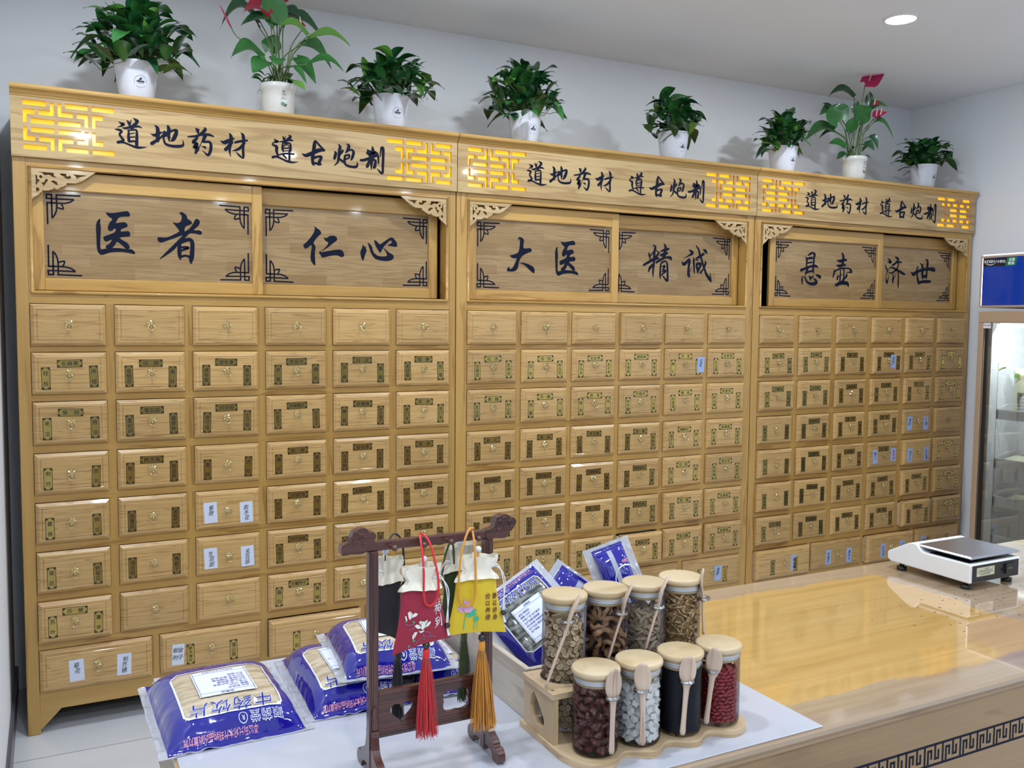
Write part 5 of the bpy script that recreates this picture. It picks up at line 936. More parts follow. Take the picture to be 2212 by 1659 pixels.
def pot_mesh(root, kind, th=-pi/2+0.12):
    b = MB()
    if kind == 'white':
        b.lathe([(0.040, 0.0), (0.050, 0.001), (0.053, 0.006), (0.060, 0.05), (0.067, 0.10), (0.0705, 0.133), (0.0735, 0.136), (0.0735, 0.140), (0.071, 0.142), (0.069, 0.140), (0.067, 0.125)], 48, cap=False)
        R_ = lambda z: 0.053+(0.0705-0.053)*min(1, max(0, (z-.006)/0.127))**0.85
        p = b.build('pot', POTW, root)
        b = MB(); b.lathe([(0.0675, 0.126), (0.0705, 0.1435), (0.067, 0.1445), (0.065, 0.130)], 40, cap=False); b.build('inner_pot', POTB, root)
        # printed round badge: ring of small characters, leaf mark and name
        b = MB()
        fn = lambda u, v: ((R_(v)+.0006)*cos(th+u/0.062), (R_(v)+.0006)*sin(th+u/0.062), v)
        cz = 0.070
        words_ = '绿色植物净化空气美化家居健康生活绿意盎然'
        for i, ch in enumerate(words_):
            a = pi/2-2*pi*i/len(words_)
            if i % 7 == 6: continue
            put_text(b, ch, 0.0195*cos(a), cz+0.0195*sin(a), 0.0032, fn, 0, rot=a-pi/2, res=1, bold=.03)
        ribbon(b, [(-.005, cz+.0045, .001), (-.001, cz+.0075, .006), (.002, cz+.0125, .003)], fn, 0)
        ribbon(b, [(.001, cz+.0045, .0006), (.0045, cz+.010, .0008), (.008, cz+.0105, .0006), (.0085, cz+.008, .0003)], fn, 0)
        ribbon(b, [(-.0085, cz+.0042, .0004), (-.003, cz+.0050, .0012), (0, cz+.0042, .0006)], fn, 0)
        put_text(b, '绿韵绿雅', 0, cz+.0005, 0.0062, fn, 0, bold=0.06, slant=.1)
        put_text(b, '让绿植融入家居', 0, cz-.0052, 0.0028, fn, 0, bold=0.03, res=1)
        b.build('badge', PRINT, root)
        return 0.13
    b.lathe([(0.046, 0.006), (0.052, 0.008), (0.057, 0.03), (0.0605, 0.075), (0.061, 0.108), (0.0655, 0.112), (0.0665, 0.130), (0.064, 0.133), (0.062, 0.130), (0.060, 0.115)], 48, cap=False)
    b.build('pot', POTC, root)
    b = MB(); b.lathe([(0.042, 0.0), (0.050, 0.0), (0.054, 0.009), (0.052, 0.010), (0.046, 0.006)], 40, cap=False); b.build('saucer', POTC, root)
    b = MB(); fn = lambda u, v: (0.0616*cos(th+u/0.061), 0.0616*sin(th+u/0.061), v)
    put_text(b, 'ME', 0, 0.100, 0.009, fn, 0, bold=.02); put_text(b, 'AND', 0, 0.0945, 0.003, fn, 0); put_text(b, 'YOU', 0, 0.089, 0.0075, fn, 0)
    ribbon(b, [(-.010, .068, .0008), (-.006, .075, .0008), (-.002, .083, .0006)], fn, 0)
    put_text(b, 'forever', 0.0035, 0.0745, 0.0062, fn, 0, slant=.3)
    flatpoly(b, [[(-.010, .056), (-.007, .0605), (-.002, .061), (.003, .056), (.0035, .050), (-.001, .048), (-.007, .051)]], fn, 1)
    flatpoly(b, [[(.005, .046), (.005, .053), (.010, .0585), (.011, .052), (.008, .047)]], fn, 0)
    ribbon(b, [(.0032, .052, .0006), (.0048, .047, .0007), (.0045, .041, .0005)], fn, 0)
    b.build('print', [PRINT, PRINTG], root)
    return 0.118

def bushy(x, y, R, H, n, seed, label, spread=1.0, lw=1.0):
    rr = random.Random(seed); R *= 1.10; H *= 1.08; lw *= 1.08
    root = thing('potted_plant', label, 'plant', (x, y, 2.112))
    zr = pot_mesh(root, 'white')
    b = MB(); b.lathe([(0.0001, zr+.004), (0.066, zr)], 24, cap=False); b.build('soil', SOIL, root)
    f = MB(); st = MB()
    for i in range(n):
        az = 2*pi*(i*0.618 % 1)+rr.uniform(-.3, .3)
        q = (i+0.5)/n
        el = math.asin(min(1, 0.02+0.98*(1-q)**1.0))*0.97-0.10*(q > .8)*rr.random()   # upright in the middle, low at the rim
        rho = rr.uniform(.50, 1.04) if rr.random() < .6 else rr.uniform(.82, 1.0)
        ln = rr.uniform(0.075, 0.105)*lw; ww = ln*rr.uniform(.44, .56)
        T = Vector((R*cos(el)*cos(az), R*cos(el)*sin(az), zr+.015+(H-.015)*sin(el)))*1.0
        T = Vector((T.x*rho, T.y*rho, zr+(T.z-zr)*rho))
        e2 = el*.75+rr.uniform(-.55, .45); az2 = az+rr.uniform(-.8, .8)
        d = Vector((cos(az2)*cos(e2), sin(az2)*cos(e2), sin(e2)))
        if q > .86 and rr.random() < .5: T.z -= rr.uniform(.02, .06); d.z -= .5
        T.y = min(T.y, .29); T.z = min(T.z, CEIL-2.112-.01)
        P = T-d*ln
        P.z = max(P.z, zr-.02)
        nn = Vector((cos(az)*-sin(el)*0.9+rr.uniform(-.3, .3), sin(az)*-sin(el)*0.9+rr.uniform(-.5, .1), cos(el)+.35))
        az2 = az
        leaf(f, P, T, ww, lift=ln*0.16, nrm=nn, m=rr.choices((0, 1, 2), (50, 42, 8))[0], fold=rr.uniform(.15, .4))
        s0 = Vector((rr.uniform(-.03, .03), rr.uniform(-.03, .03), zr))
        mid = s0.lerp(P, .5)+Vector((-.15*P.x, -.15*P.y, .02))
        st.tube([s0, s0.lerp(mid, .6), mid, mid.lerp(P, .6), P], [.0016, .0015, .0014, .0012, .001], 5)
    fo = f.build('foliage', [LEAF_D, LEAF_M, LEAF_L], root)
    st.build('stalks', STEM, root)
    return root

def anthurium(x, y, yaw, sc, cx, cy, leaves, spathes, label, bud=None, small=10, seed=1):
    """leaves given as (bx, by, tx, ty, width, lift, depth, material) in view units around the pot mouth"""
    rr = random.Random(seed)
    root = thing('potted_plant', label, 'plant', (x, y, 2.112))
    zr = pot_mesh(root, 'cream')
    b = MB(); b.lathe([(0.0001, zr+.004), (0.059, zr)], 24, cap=False); b.build('soil', SOIL, root)
    rt = Vector((cos(yaw), -sin(yaw), 0)); fw = Vector((sin(yaw), cos(yaw), 0))
    P = lambda u, v, d=0: rt*((u-cx)*sc)+Vector((0, 0, zr+.014+(cy-v)*sc))+fw*d
    f = MB(); st = MB()
    def stalk(p, r=.0022):
        s0 = rt*rr.uniform(-.022, .022)+fw*rr.uniform(-.02, .02)+Vector((0, 0, zr))
        mid = s0.lerp(p, .55)+Vector((0, 0, .03))-Vector((p.x, p.y, 0))*.12
        C = catmull([tuple(s0), tuple(s0.lerp(mid, .5)), tuple(mid), tuple(p)], 4)
        st.tube(C, r, 6)
    for bx, by, tx, ty, w, lift, d, m in leaves:
        a, t = P(bx, by, d), P(tx, ty, d*1.3-.01)
        leaf(f, a, t, w*sc, lift=lift*sc, nrm=-fw*rr.uniform(.55, .9)+Vector((0, 0, .6)), m=m, heart=True, fold=.22)
        stalk(a)
    for i in range(small):
        az = rr.uniform(0, 2*pi); r_ = rr.uniform(.03, .06); a = Vector((r_*cos(az), r_*sin(az), zr+rr.uniform(.01, .06)))
        leaf(f, a, a+Vector((.045*cos(az), .045*sin(az), rr.uniform(-.02, .04))), .026, .01, m=rr.choice((0, 1)))
        stalk(a, .0014)
    f.build('foliage', [LEAF_D, LEAF_M, LEAF_L], root)
    for bx, by, tx, ty, w, lift, d, mt in spathes:
        s = MB(); a, t = P(bx, by, d), P(tx, ty, d)
        leaf(s, a, t, w*sc, lift=lift*sc, nrm=-fw*.8+Vector((0, 0, .5)), heart=True, fold=.25)
        ax = (t-a); q = a+ax*.2
        s.tube([q, q+Vector((0, 0, .018))-fw*.006+ax*.1, q+Vector((0, 0, .032))-fw*.006+ax*.12], [.0032, .003, .0018], 8, 1)
        s.build('flower', [mt, SPADIX], root); stalk(a, .002)
    if bud:
        s = MB(); a, t = P(bud[0], bud[1]), P(bud[2], bud[3]); s.tube([a, a.lerp(t, .3), a.lerp(t, .7), t], [.0025, .0042, .003, .0006], 8)
        s.build('flower_bud', SPATHEP, root)
        s0 = Vector((0, 0, zr)); st.tube(catmull([tuple(s0), tuple(P(bud[0]+400, bud[1]+330)), tuple(P(bud[0]+90, bud[1]+130)), tuple(a)], 5), .0022, 6)
    st.build('stalks', STEM, root)
    return root

bushy(0.380, 0.12, .205, .225, 135, 11, 'bushy dark green plant in a white pot, leftmost on the cabinets', lw=1.08)
anthurium(0.866, 0.13, 0.23, .000275, 940, 1110, [
    (690, 320, 205, 400, 230, 300, .02, 0), (930, 330, 470, 420, 170, 110, -.03, 0), (745, 800, 340, 830, 330, 160, -.02, 1), (800, 850, 620, 1030, 260, 40, -.05, 1),
    (940, 350, 830, -90, 330, 20, -.03, 1), (1040, 150, 1520, 360, 210, 120, .04, 0), (1340, 500, 1890, 560, 190, 130, -.03, 2), (1330, 470, 960, 400, 200, 110, -.04, 2),
    (1225, 530, 1650, 800, 220, 160, .03, 1), (1340, 830, 1800, 900, 140, 130, -.03, 1), (1180, 700, 1440, 1030, 190, 60, .02, 1), (840, 620, 900, 380, 250, 0, .05, 1),
    (950, 810, 915, 930, 210, 20, -.06, 1), (1030, 60, 1280, 200, 150, 60, .03, 0), (1150, 860, 1310, 1100, 90, 40, -.03, 1), (1160, 1090, 1290, 1220, 110, 10, -.06, 2), (650, 130, 490, 10, 60, 10, .05, 0)],
    [(850, 260, 505, 250, 260, 130, -.05, SPATHE), (830, 120, 750, 20, 130, 0, 0, SPATHE), (1290, 290, 1120, 240, 110, 20, .02, SPATHE), (1000, 20, 1120, -80, 140, 10, -.02, SPATHE)],
    'tall red-flowered anthurium in a cream pot above the leftmost cabinet', bud=(345, 390, 205, 110), small=12, seed=5)
bushy(1.300, 0.12, .200, .180, 120, 23, 'bushy green plant with a flat spread crown in a white pot, third from the left')
bushy(1.895, 0.12, .185, .235, 125, 31, 'bushy green plant with one sprig rising high in a white pot, fourth from the left')
bushy(2.668, 0.12, .150, .195, 95, 47, 'bushy green plant in a white pot near the middle cabinet\'s right end')
bushy(3.340, 0.12, .145, .205, 95, 53, 'bushy green plant in a white pot just left of the pink-flowered one')
anthurium(3.810, 0.10, 0.84, .000385, 715, 1165, [
    (690, 370, 360, 340, 150, 110, 0, 0), (520, 690, 400, 480, 330, 20, -.03, 1), (430, 540, 250, 570, 160, 60, .02, 1), (775, 715, 900, 560, 300, 30, -.05, 1), (460, 800, 75, 920, 200, 130, 0, 1),
    (640, 830, 760, 640, 180, 10, -.02, 1), (860, 560, 1100, 520, 130, 60, .01, 1), (880, 470, 880, 290, 110, 0, .03, 0), (880, 800, 1190, 940, 90, 170, 0, 1), (890, 900, 1010, 1080, 90, 70, 0, 0),
    (600, 1030, 385, 975, 150, 40, -.02, 1), (830, 1000, 960, 1100, 110, 40, -.02, 0), (700, 560, 740, 410, 100, 0, .02, 1), (470, 800, 250, 880, 70, 60, .03, 0), (600, 1110, 500, 1200, 90, 20, -.03, 0), (420, 480, 290, 405, 70, 10, .02, 0)],
    [(820, 210, 1050, 75, 280, -20, -.02, SPATHEP), (1000, 640, 1105, 600, 60, 0, -.02, SPATHEP), (950, 650, 1050, 570, 130, 0, 0, SPATHEP), (920, 490, 1020, 490, 60, 20, 0, SPATHEP)],
    'slender anthurium with one tall pink flower in a cream pot', small=5, seed=9)
bushy(4.362, 0.12, .165, .175, 95, 61, 'bushy dark green plant in a white pot, rightmost, by the room corner', lw=1.1)
# ================================================================== counter
CZ = 0.750
CX0, CX1, CYB, CYF = 0.236, 3.75, -1.640, -2.300
def counter_top_mat():
    m = mat('lacquered counter wood under clear film', (0.6, 0.4, 0.2), 0.06, coat=0.6, coat_r=0.02)
    nt, N, Lk, B = nodes(m)
    tc = N.new('ShaderNodeTexCoord'); sp = N.new('ShaderNodeSeparateXYZ'); Lk.new(tc.outputs['Object'], sp.inputs[0])
    n = N.new('ShaderNodeTexNoise'); n.inputs['Scale'].default_value = 9; n.inputs['Detail'].default_value = 5; n.inputs['Roughness'].default_value = .6
    mp = N.new('ShaderNodeMapping'); mp.inputs['Scale'].default_value = (.6, 1.2, 1); Lk.new(tc.outputs['Object'], mp.inputs[0]); Lk.new(mp.outputs[0], n.inputs['Vector'])
    def M(op, a, b=None):
        k = N.new('ShaderNodeMath'); k.operation = op
        for i, q in enumerate((a, b)):
            if q is None: continue
            if isinstance(q, (int, float)): k.inputs[i].default_value = q
            else: Lk.new(q, k.inputs[i])
        return k.outputs[0]
    wob = M('MULTIPLY', M('SUBTRACT', n.outputs[0], 0.5), 0.11)
    y1 = M('SUBTRACT', -1.715, sp.outputs[1]); y2 = M('SUBTRACT', sp.outputs[1], -2.225)
    x2 = M('SUBTRACT', 1.93, sp.outputs[0])
    d = M('MINIMUM', M('MINIMUM', y1, y2), x2)
    d = M('ADD', d, wob)
    mk = N.new('ShaderNodeMapRange'); mk.inputs[1].default_value = 0; mk.inputs[2].default_value = 0.008; Lk.new(d, mk.inputs[0])
    # grain along x
    mp2 = N.new('ShaderNodeMapping'); mp2.inputs['Scale'].default_value = (1.6, 34, 1); Lk.new(tc.outputs['Object'], mp2.inputs[0])
    g = N.new('ShaderNodeTexNoise'); g.inputs['Scale'].default_value = 1.6; g.inputs['Detail'].default_value = 5; g.inputs['Distortion'].default_value = .5; Lk.new(mp2.outputs[0], g.inputs['Vector'])
    r1 = ramp(N, [(0.25, (0.47, 0.275, 0.085)), (0.5, (0.54, 0.33, 0.11)), (0.8, (0.58, 0.37, 0.135))]); Lk.new(g.outputs[0], r1.inputs[0])
    r2 = ramp(N, [(0.25, (0.34, 0.235, 0.145)), (0.5, (0.39, 0.28, 0.18)), (0.8, (0.44, 0.33, 0.23))]); Lk.new(g.outputs[0], r2.inputs[0])
    mx = N.new('ShaderNodeMix'); mx.data_type = 'RGBA'; Lk.new(mk.outputs[0], mx.inputs[0]); Lk.new(r2.outputs[0], mx.inputs[6]); Lk.new(r1.outputs[0], mx.inputs[7])
    # knots
    vo = N.new('ShaderNodeTexVoronoi'); vo.inputs['Scale'].default_value = 1; mp3 = N.new('ShaderNodeMapping'); mp3.inputs['Scale'].default_value = (2.6, 5.5, 1); mp3.inputs['Location'].default_value = (.35, .2, 0)
    Lk.new(tc.outputs['Object'], mp3.inputs[0]); Lk.new(mp3.outputs[0], vo.inputs['Vector'])
    kr = ramp(N, [(0.0, (1, 1, 1)), (0.075, (.8, .8, .8)), (0.10, (0, 0, 0))]); Lk.new(vo.outputs['Distance'], kr.inputs[0])
    kk = M('MULTIPLY', kr.outputs[0], 0.30)
    mx2 = N.new('ShaderNodeMix'); mx2.data_type = 'RGBA'; Lk.new(kk, mx2.inputs[0]); Lk.new(mx.outputs[2], mx2.inputs[6]); mx2.inputs[7].default_value = (.20, .11, .06, 1)
    Lk.new(mx2.outputs[2], B.inputs['Base Color'])
    b = N.new('ShaderNodeBump'); b.inputs['Strength'].default_value = 0.06; b.inputs['Distance'].default_value = 0.004; Lk.new(n.outputs[0], b.inputs['Height']); Lk.new(b.outputs[0], B.inputs['Normal'])
    return m
CT_TOP = counter_top_mat()
CT_FR = wood('counter front veneer', (0.30, 0.185, 0.075), (0.26, 0.155, 0.06), (0.19, 0.11, 0.04), 'x', stretch=6, knots=False, tone=0, rings=3, contrast=.7)
CT_ED = wood('counter edge', (0.34, 0.22, 0.11), (0.29, 0.175, 0.08), (0.22, 0.12, 0.05), 'x', knots=False, tone=0, rings=2)
counter = thing('shop_counter', 'long wooden shop counter with glossy top and dark fret inlay', 'counter')
b = MB(); b.rbox(CX0, CYF, 0.733, CX1, CYB, CZ, .005, 0); o = b.build('worktop', CT_TOP, counter)
b = MB()
b.box(CX0+.006, CYF+.008, 0.7235, CX1-.004, CYB-.008, 0.733, 0)
b.box(CX0+.010, CYF+.014, 0.05, CX1-.01, CYF+.034, 0.7215, 1); b.box(CX0+.010, CYB-.034, 0.05, CX1-.01, CYB-.014, 0.7235, 1)
b.box(CX0+.010, CYF+.034, 0.05, CX0+.03, CYB-.034, 0.7235, 1); b.box(CX1-.03, CYF+.034, 0.05, CX1-.01, CYB-.034, 0.7235, 1)
b.box(CX0+.03, CYF+.05, 0.0, CX1-.03, CYB-.05, 0.05, 2); b.box(CX0+.012, CYF+.020, .7212, CX1-.012, CYF+.03, .7238, 2)
b.build('body', [CT_ED, CT_FR, DARKIN], counter)
# meander inlay on the front
b = MB(); yy = CYF+.0136; fn = lambda u, v: (u, yy, v)
z0, z1, t = 0.620, 0.660, 0.0042
def bar(xa, za, xb, zb): flatpoly(b, [[(xa, za), (xb, za), (xb, zb), (xa, zb)]], fn, 0)
xs0, xs1 = CX0+.25, CX1-.3
bar(xs0, z1-t, xs1, z1); bar(xs0, z0, xs1, z0+t)
x = xs0; P = 0.046
while x < xs1-P:
    bar(x, z0+t, x+t, z1-t)
    bar(x+2*t, z0+t, x+3*t, z1-2.4*t); bar(x+3*t, z1-3.4*t, x+5*t, z1-2.4*t); bar(x+4*t, z0+3.0*t, x+5*t, z1-3.4*t)
    bar(x+6.3*t, z0+2.4*t, x+7.3*t, z1-t); bar(x+7.3*t, z0+2.4*t, x+9.3*t, z0+3.4*t); bar(x+8.3*t, z0+3.4*t, x+9.3*t, z1-3.0*t)
    x += P
b.build('meander_inlay', NAVY, counter)

MATW = mat('white table mat', (0.50, 0.51, 0.57), 0.18, coat=0.25)
def matn():
    nt, N, Lk, B = nodes(MATW)
    tc = N.new('ShaderNodeTexCoord'); n = N.new('ShaderNodeTexNoise'); n.inputs['Scale'].default_value = 4; n.inputs['Detail'].default_value = 2; Lk.new(tc.outputs['Object'], n.inputs['Vector'])
    bb = N.new('ShaderNodeBump'); bb.inputs['Strength'].default_value = .25; bb.inputs['Distance'].default_value = .01; Lk.new(n.outputs[0], bb.inputs['Height']); Lk.new(bb.outputs[0], B.inputs['Normal'])
matn()
b = MB(); b.rbox(CX0+.003, CYF+.003, CZ, 1.154, CYB-.003, CZ+.0016, .0006)
tag(b.build('table_mat', MATW), 'glossy white plastic sheet covering the left end of the counter', 'table mat')
TZ = CZ+.0016

# herb crumbs by the scale
b = MB(); rr = random.Random(4)
for i in range(90):
    x, y = rr.gauss(1.93, .16), rr.uniform(-2.10, -1.93) if i % 3 else rr.uniform(-2.14, -1.90)
    a = rr.uniform(0, pi); l = rr.uniform(.001, .0045); w = rr.uniform(.0003, .0008)
    dx, dy = l*cos(a), l*sin(a); px, py = -w*sin(a), w*cos(a)
    z = CZ+.0001
    vs = [(x-dx, y-dy, z), (x+px, y+py, z), (x+dx, y+dy, z), (x-px, y-py, z), (x, y, z+.0009)]
    b.add(vs, [(0, 3, 4), (3, 2, 4), (2, 1, 4), (1, 0, 4)], 0)
tag(b.build('herb_crumbs', mat('dark herb crumbs', (.03, .018, .01), .9)), 'scattered dark herb crumbs on the counter in front of the scale', 'crumbs', kind='stuff')

# ================================================================== weighing scale
SW = mat('white painted steel', (0.80, 0.81, 0.83), 0.35, coat=0.2)
STEEL = mat('brushed stainless pan', (0.62, 0.63, 0.68), 0.24, metal=1.0)
BLK = mat('black plastic', (0.012, 0.012, 0.013), 0.4)
scale = thing('weighing_scale', 'white electronic weighing scale with flat steel pan on the counter', 'scale', (2.018, -1.923, CZ))
b = MB(); W_ = 0.188
prof = [(0.000, .018), (0.000, .062), (.004, .0645), (.122, .0645), (.135, .066), (.150, .081), (.163, .082), (.175, .078), (.232, .047), (.236, .042), (.236, .026), (.226, .020)]
n = len(prof)
vs = [(0, y, z) for y, z in prof]+[(W_, y, z) for y, z in prof]
b.add(vs, [(i, (i+1) % n, n+(i+1) % n, n+i) for i in range(n)]+[tuple(range(n))[::-1], tuple(range(n, 2*n))])
bev(b.build('housing', SW, scale), .003, 3)
b = MB(); b.box(.008, -.0012, .020, W_-.008, .004, .060); b.build('rear_panel', BLK, scale)
b = MB(); b.box(.010, .010, .0645, W_-.012, .120, .0655, 0); b.lathe([(.02, .0655), (.02, .074)], 20, .094, .07, 0); b.build('pan_support', BLK, scale)
b = MB(); b.rbox(.006, .002, .0735, W_+.002, .165, .0805, .003); bev(b.build('pan', STEEL, scale), .002, 2)
LBL = mat('cream rating label', (.62, .62, .45), .5)
b = MB(); fn = lambda u, v: (u, -.0016, v); b.box(.023, -.0015, .033, .088, -.0012, .054, 0)
put_text(b, '电子天平', .060, .0502, .0045, lambda u, v: (u, -.0017, v), 1, bold=.02); put_text(b, 'AC 220V±10%', .036, .0500, .0026, lambda u, v: (u, -.0017, v), 1); put_text(b, '50Hz', .081, .0500, .003, lambda u, v: (u, -.0017, v), 1)
for i, s_ in enumerate(('型号 准确度等级 最大称量 检定分度值', '出厂编号 生产日期 制造计量器具许可证', '使用前请先预热并调整水平')):
    put_text(b, s_, .055, .0456-i*.0042, .0031, lambda u, v: (u, -.0017, v), 1, bold=.02, res=1)
b.build('rating_label', [LBL, INK], scale)
b = MB(); b.box(.008, -.0022, .036, .016, -.0012, .050); b.box(.126, -.0065, .030, .160, -.0012, .054); b.build('switch_and_socket', BLK, scale)
b = MB(); b.lathe([(.0001, .0), (.0022, .0)], 10); b.v = [(x_+.1145, -.0016, y_+.041) for x_, y_, z_ in b.v]; b.lathe([(.0001, 0), (.0016, 0)], 10)
k = len(b.v)-20
for i in range(k, len(b.v)): x_, y_, z_ = b.v[i]; b.v[i] = (x_+.1665, -.0016, y_+.045)
for i in (0, 1): b.box(.137+i*.008, -.0068, .041, .1385+i*.008, -.0064, .045)
b.build('screws', mat('pale brass screw', (.7, .65, .4), .3, metal=.8), scale)
for x_, y_ in ((.018, .022), (W_-.018, .022), (.018, .205), (W_-.018, .205)):
    b = MB(); b.lathe([(.011, 0), (.0125, .002), (.0125, .009), (.006, .0095), (.006, .0225)], 20); b.build('foot', BLK, scale, (x_, y_, 0))
# ================================================================== sachet stand
ROSE = wood('dark rosewood', (0.105, 0.035, 0.026), (0.070, 0.022, 0.017), (0.028, 0.009, 0.008), 'z', stretch=30, knots=False, tone=0, rough=.28, coat=.35)
ROSEH = wood('dark rosewood, grain across', (0.105, 0.035, 0.026), (0.070, 0.022, 0.017), (0.028, 0.009, 0.008), 'x', stretch=40, knots=False, tone=0, rough=.28, coat=.35)
SY = -2.135
stand = thing('sachet_stand', 'carved dark rosewood stand with pegs for hanging sachets', 'stand', (.559, SY, TZ))
def LX(x): return x-.559
def LZ(z): return z-TZ
for x in (.4735, .6465):
    b = MB(); b.rbox(LX(x)-.0068, -.0068, 0.004, LX(x)+.0068, .0068, LZ(1.0665), .0012)
    for s in (-1, 0, 1): b.box(LX(x)-.0042+s*.0033, -.0078, .04, LX(x)-.0030+s*.0033+.0012, -.0066, LZ(1.065))
    b.build('post', ROSE, stand)
b = MB(); b.rbox(LX(.448), -.0055, LZ(1.0665), LX(.672), .0055, LZ(1.0790), .0015)
b.build('top_rail', ROSEH, stand)
for sx in (-1, 1):        # carved cloud finials
    ox = LX(.4535) if sx < 0 else LX(.6665)
    pts = [(.012, 0), (-.006, -.001), (-.010, .006), (-.016, .009), (-.021, .015), (-.0235, .022), (-.019, .0275), (-.0145, .0265), (-.010, .0325), (-.002, .0335), (.003, .0315), (.008, .0300), (.0105, .023), (.014, .0150), (.024, .0125), (.024, 0.0005)]
    L = [(ox-sx*-1*p[0] if sx < 0 else ox-p[0], LZ(1.0665)+p[1]) for p in pts]
    b = MB(); sm = catmull([(*q, 0) for q in L]+[(*L[0], 0)], 3)[:-1]
    b.plate([[(q[0], q[1]) for q in sm]], -.0068, .0068, XZ(0), 0)
    for (cx, cz, r_) in ((-.013, .020, .0045), (-.004, .026, .004), (.003, .022, .0045), (-.006, .014, .0035), (.006, .012, .003), (-.016, .014, .003)):
        for yy in (-.0072,):
            C = [((ox+cx if sx < 0 else ox-cx)+r_*(1-t/22)*cos(t*.62), yy, LZ(1.0665)+cz+r_*(1-t/22)*sin(t*.62)) for t in range(20)]
            b.tube(C, .0009, 6)
    b.build('finial', ROSEH, stand)
for x in (.497, .540, .580, .622):    # pegs both sides
    b = MB(); b.tube([(LX(x), -.004, LZ(1.072)), (LX(x)+.0004, -.010, LZ(1.072)), (LX(x)+.001, -.016, LZ(1.072)), (LX(x)+.001, -.020, LZ(1.072))], [.0026, .0022, .0032, .0042], 10); b.ball((LX(x)+.001, -.021, LZ(1.072)), .0043, 10)
    b.build('peg', ROSE, stand)
    b = MB(); b.tube([(LX(x), .004, LZ(1.072)), (LX(x), .012, LZ(1.072)), (LX(x), .020, LZ(1.072))], [.0026, .0022, .0038], 10); b.ball((LX(x), .021, LZ(1.072)), .0042, 10)
    b.build('peg', ROSE, stand)
# lower panel with heart and cloud openings
b = MB()
heart = []
for i in range(28):
    t = 2*pi*i/28
    heart.append((LX(.515)+.00105*16*sin(t)**3, LZ(.8365)+.00098*(13*cos(t)-5*cos(2*t)-2*cos(3*t)-cos(4*t))))
cloud = []
for i in range(40):
    t = 2*pi*i/40; r_ = 1+.16*abs(sin(2*t))-.10*abs(cos(2*t))
    cloud.append((LX(.597)+.0205*r_*cos(t), LZ(.8375)+.0165*r_*sin(t)))
xa, xb = LX(.4800), LX(.6400)
b.plate([[(xa, LZ(.806)), (xb, LZ(.806)), (xb, LZ(.868)), (xa, LZ(.868))], heart, cloud], -.003, .003, XZ(0), 0)
b.rbox(xa, -.0048, LZ(.8635), xb, .0048, LZ(.8700), .001); b.rbox(xa, -.0048, LZ(.8045), xb, .0048, LZ(.8160), .001)
for z in (.8080, .8115): b.box(xa, -.0056, LZ(z), xb, -.0047, LZ(z)+.0014)
b.build('lower_panel', ROSEH, stand)
for x in (.4735, .6465):    # carved feet running front to back, with bracing scrolls
    f = [(.046, 0), (.053, .005), (.052, .016), (.045, .022), (.038, .021), (.034, .028), (.022, .033), (.015, .042), (.011, .058), (.010, .066), (-.010, .066), (-.011, .058), (-.015, .042), (-.022, .033), (-.034, .028), (-.038, .021), (-.045, .022), (-.052, .016), (-.053, .005), (-.046, 0), (-.034, .0), (-.030, .009), (-.018, .014), (0, .013), (.018, .014), (.030, .009), (.034, 0)]
    sm = catmull([(*q, 0) for q in f]+[(*f[0], 0)], 3)[:-1]
    b = MB(); b.plate([[(q[0], max(0, q[1])) for q in sm]], -.0055, .0055, lambda u, v, d, x=x: (LX(x)+d, u, v), 0)
    for s in (-1, 1):
        b.tube([(LX(x), s*.0085, z_) for z_ in (.068, .074, .082, .092, .100)], [.003, .0048, .0035, .0045, .002], 8)
    bev(b.build('foot', ROSE, stand), .0015, 2)

# ================================================================== sachets
CREAM = speckle('cream cotton', (0.78, 0.72, 0.58), (0.86, 0.81, 0.69), 60, .85)
CORDW = mat('white cord', (.80, .82, .86), .6)
BEADB = mat('black glossy bead', (.01, .008, .008), .1, coat=.6)
BEADW = mat('pale jade bead', (.75, .80, .88), .2, coat=.4)
BEADR = mat('brown wooden bead', (.09, .02, .01), .2, coat=.5)
def cloth(name, c, rough=.75):
    m = mat(name, c, rough, sheen=.2)
    nt, N, Lk, B = nodes(m); tc = N.new('ShaderNodeTexCoord'); w = N.new('ShaderNodeTexNoise'); w.inputs['Scale'].default_value = 420
    Lk.new(tc.outputs['Object'], w.inputs['Vector']); bb = N.new('ShaderNodeBump'); bb.inputs['Strength'].default_value = .25; bb.inputs['Distance'].default_value = .001
    Lk.new(w.outputs[0], bb.inputs['Height']); Lk.new(bb.outputs[0], B.inputs['Normal']); return m
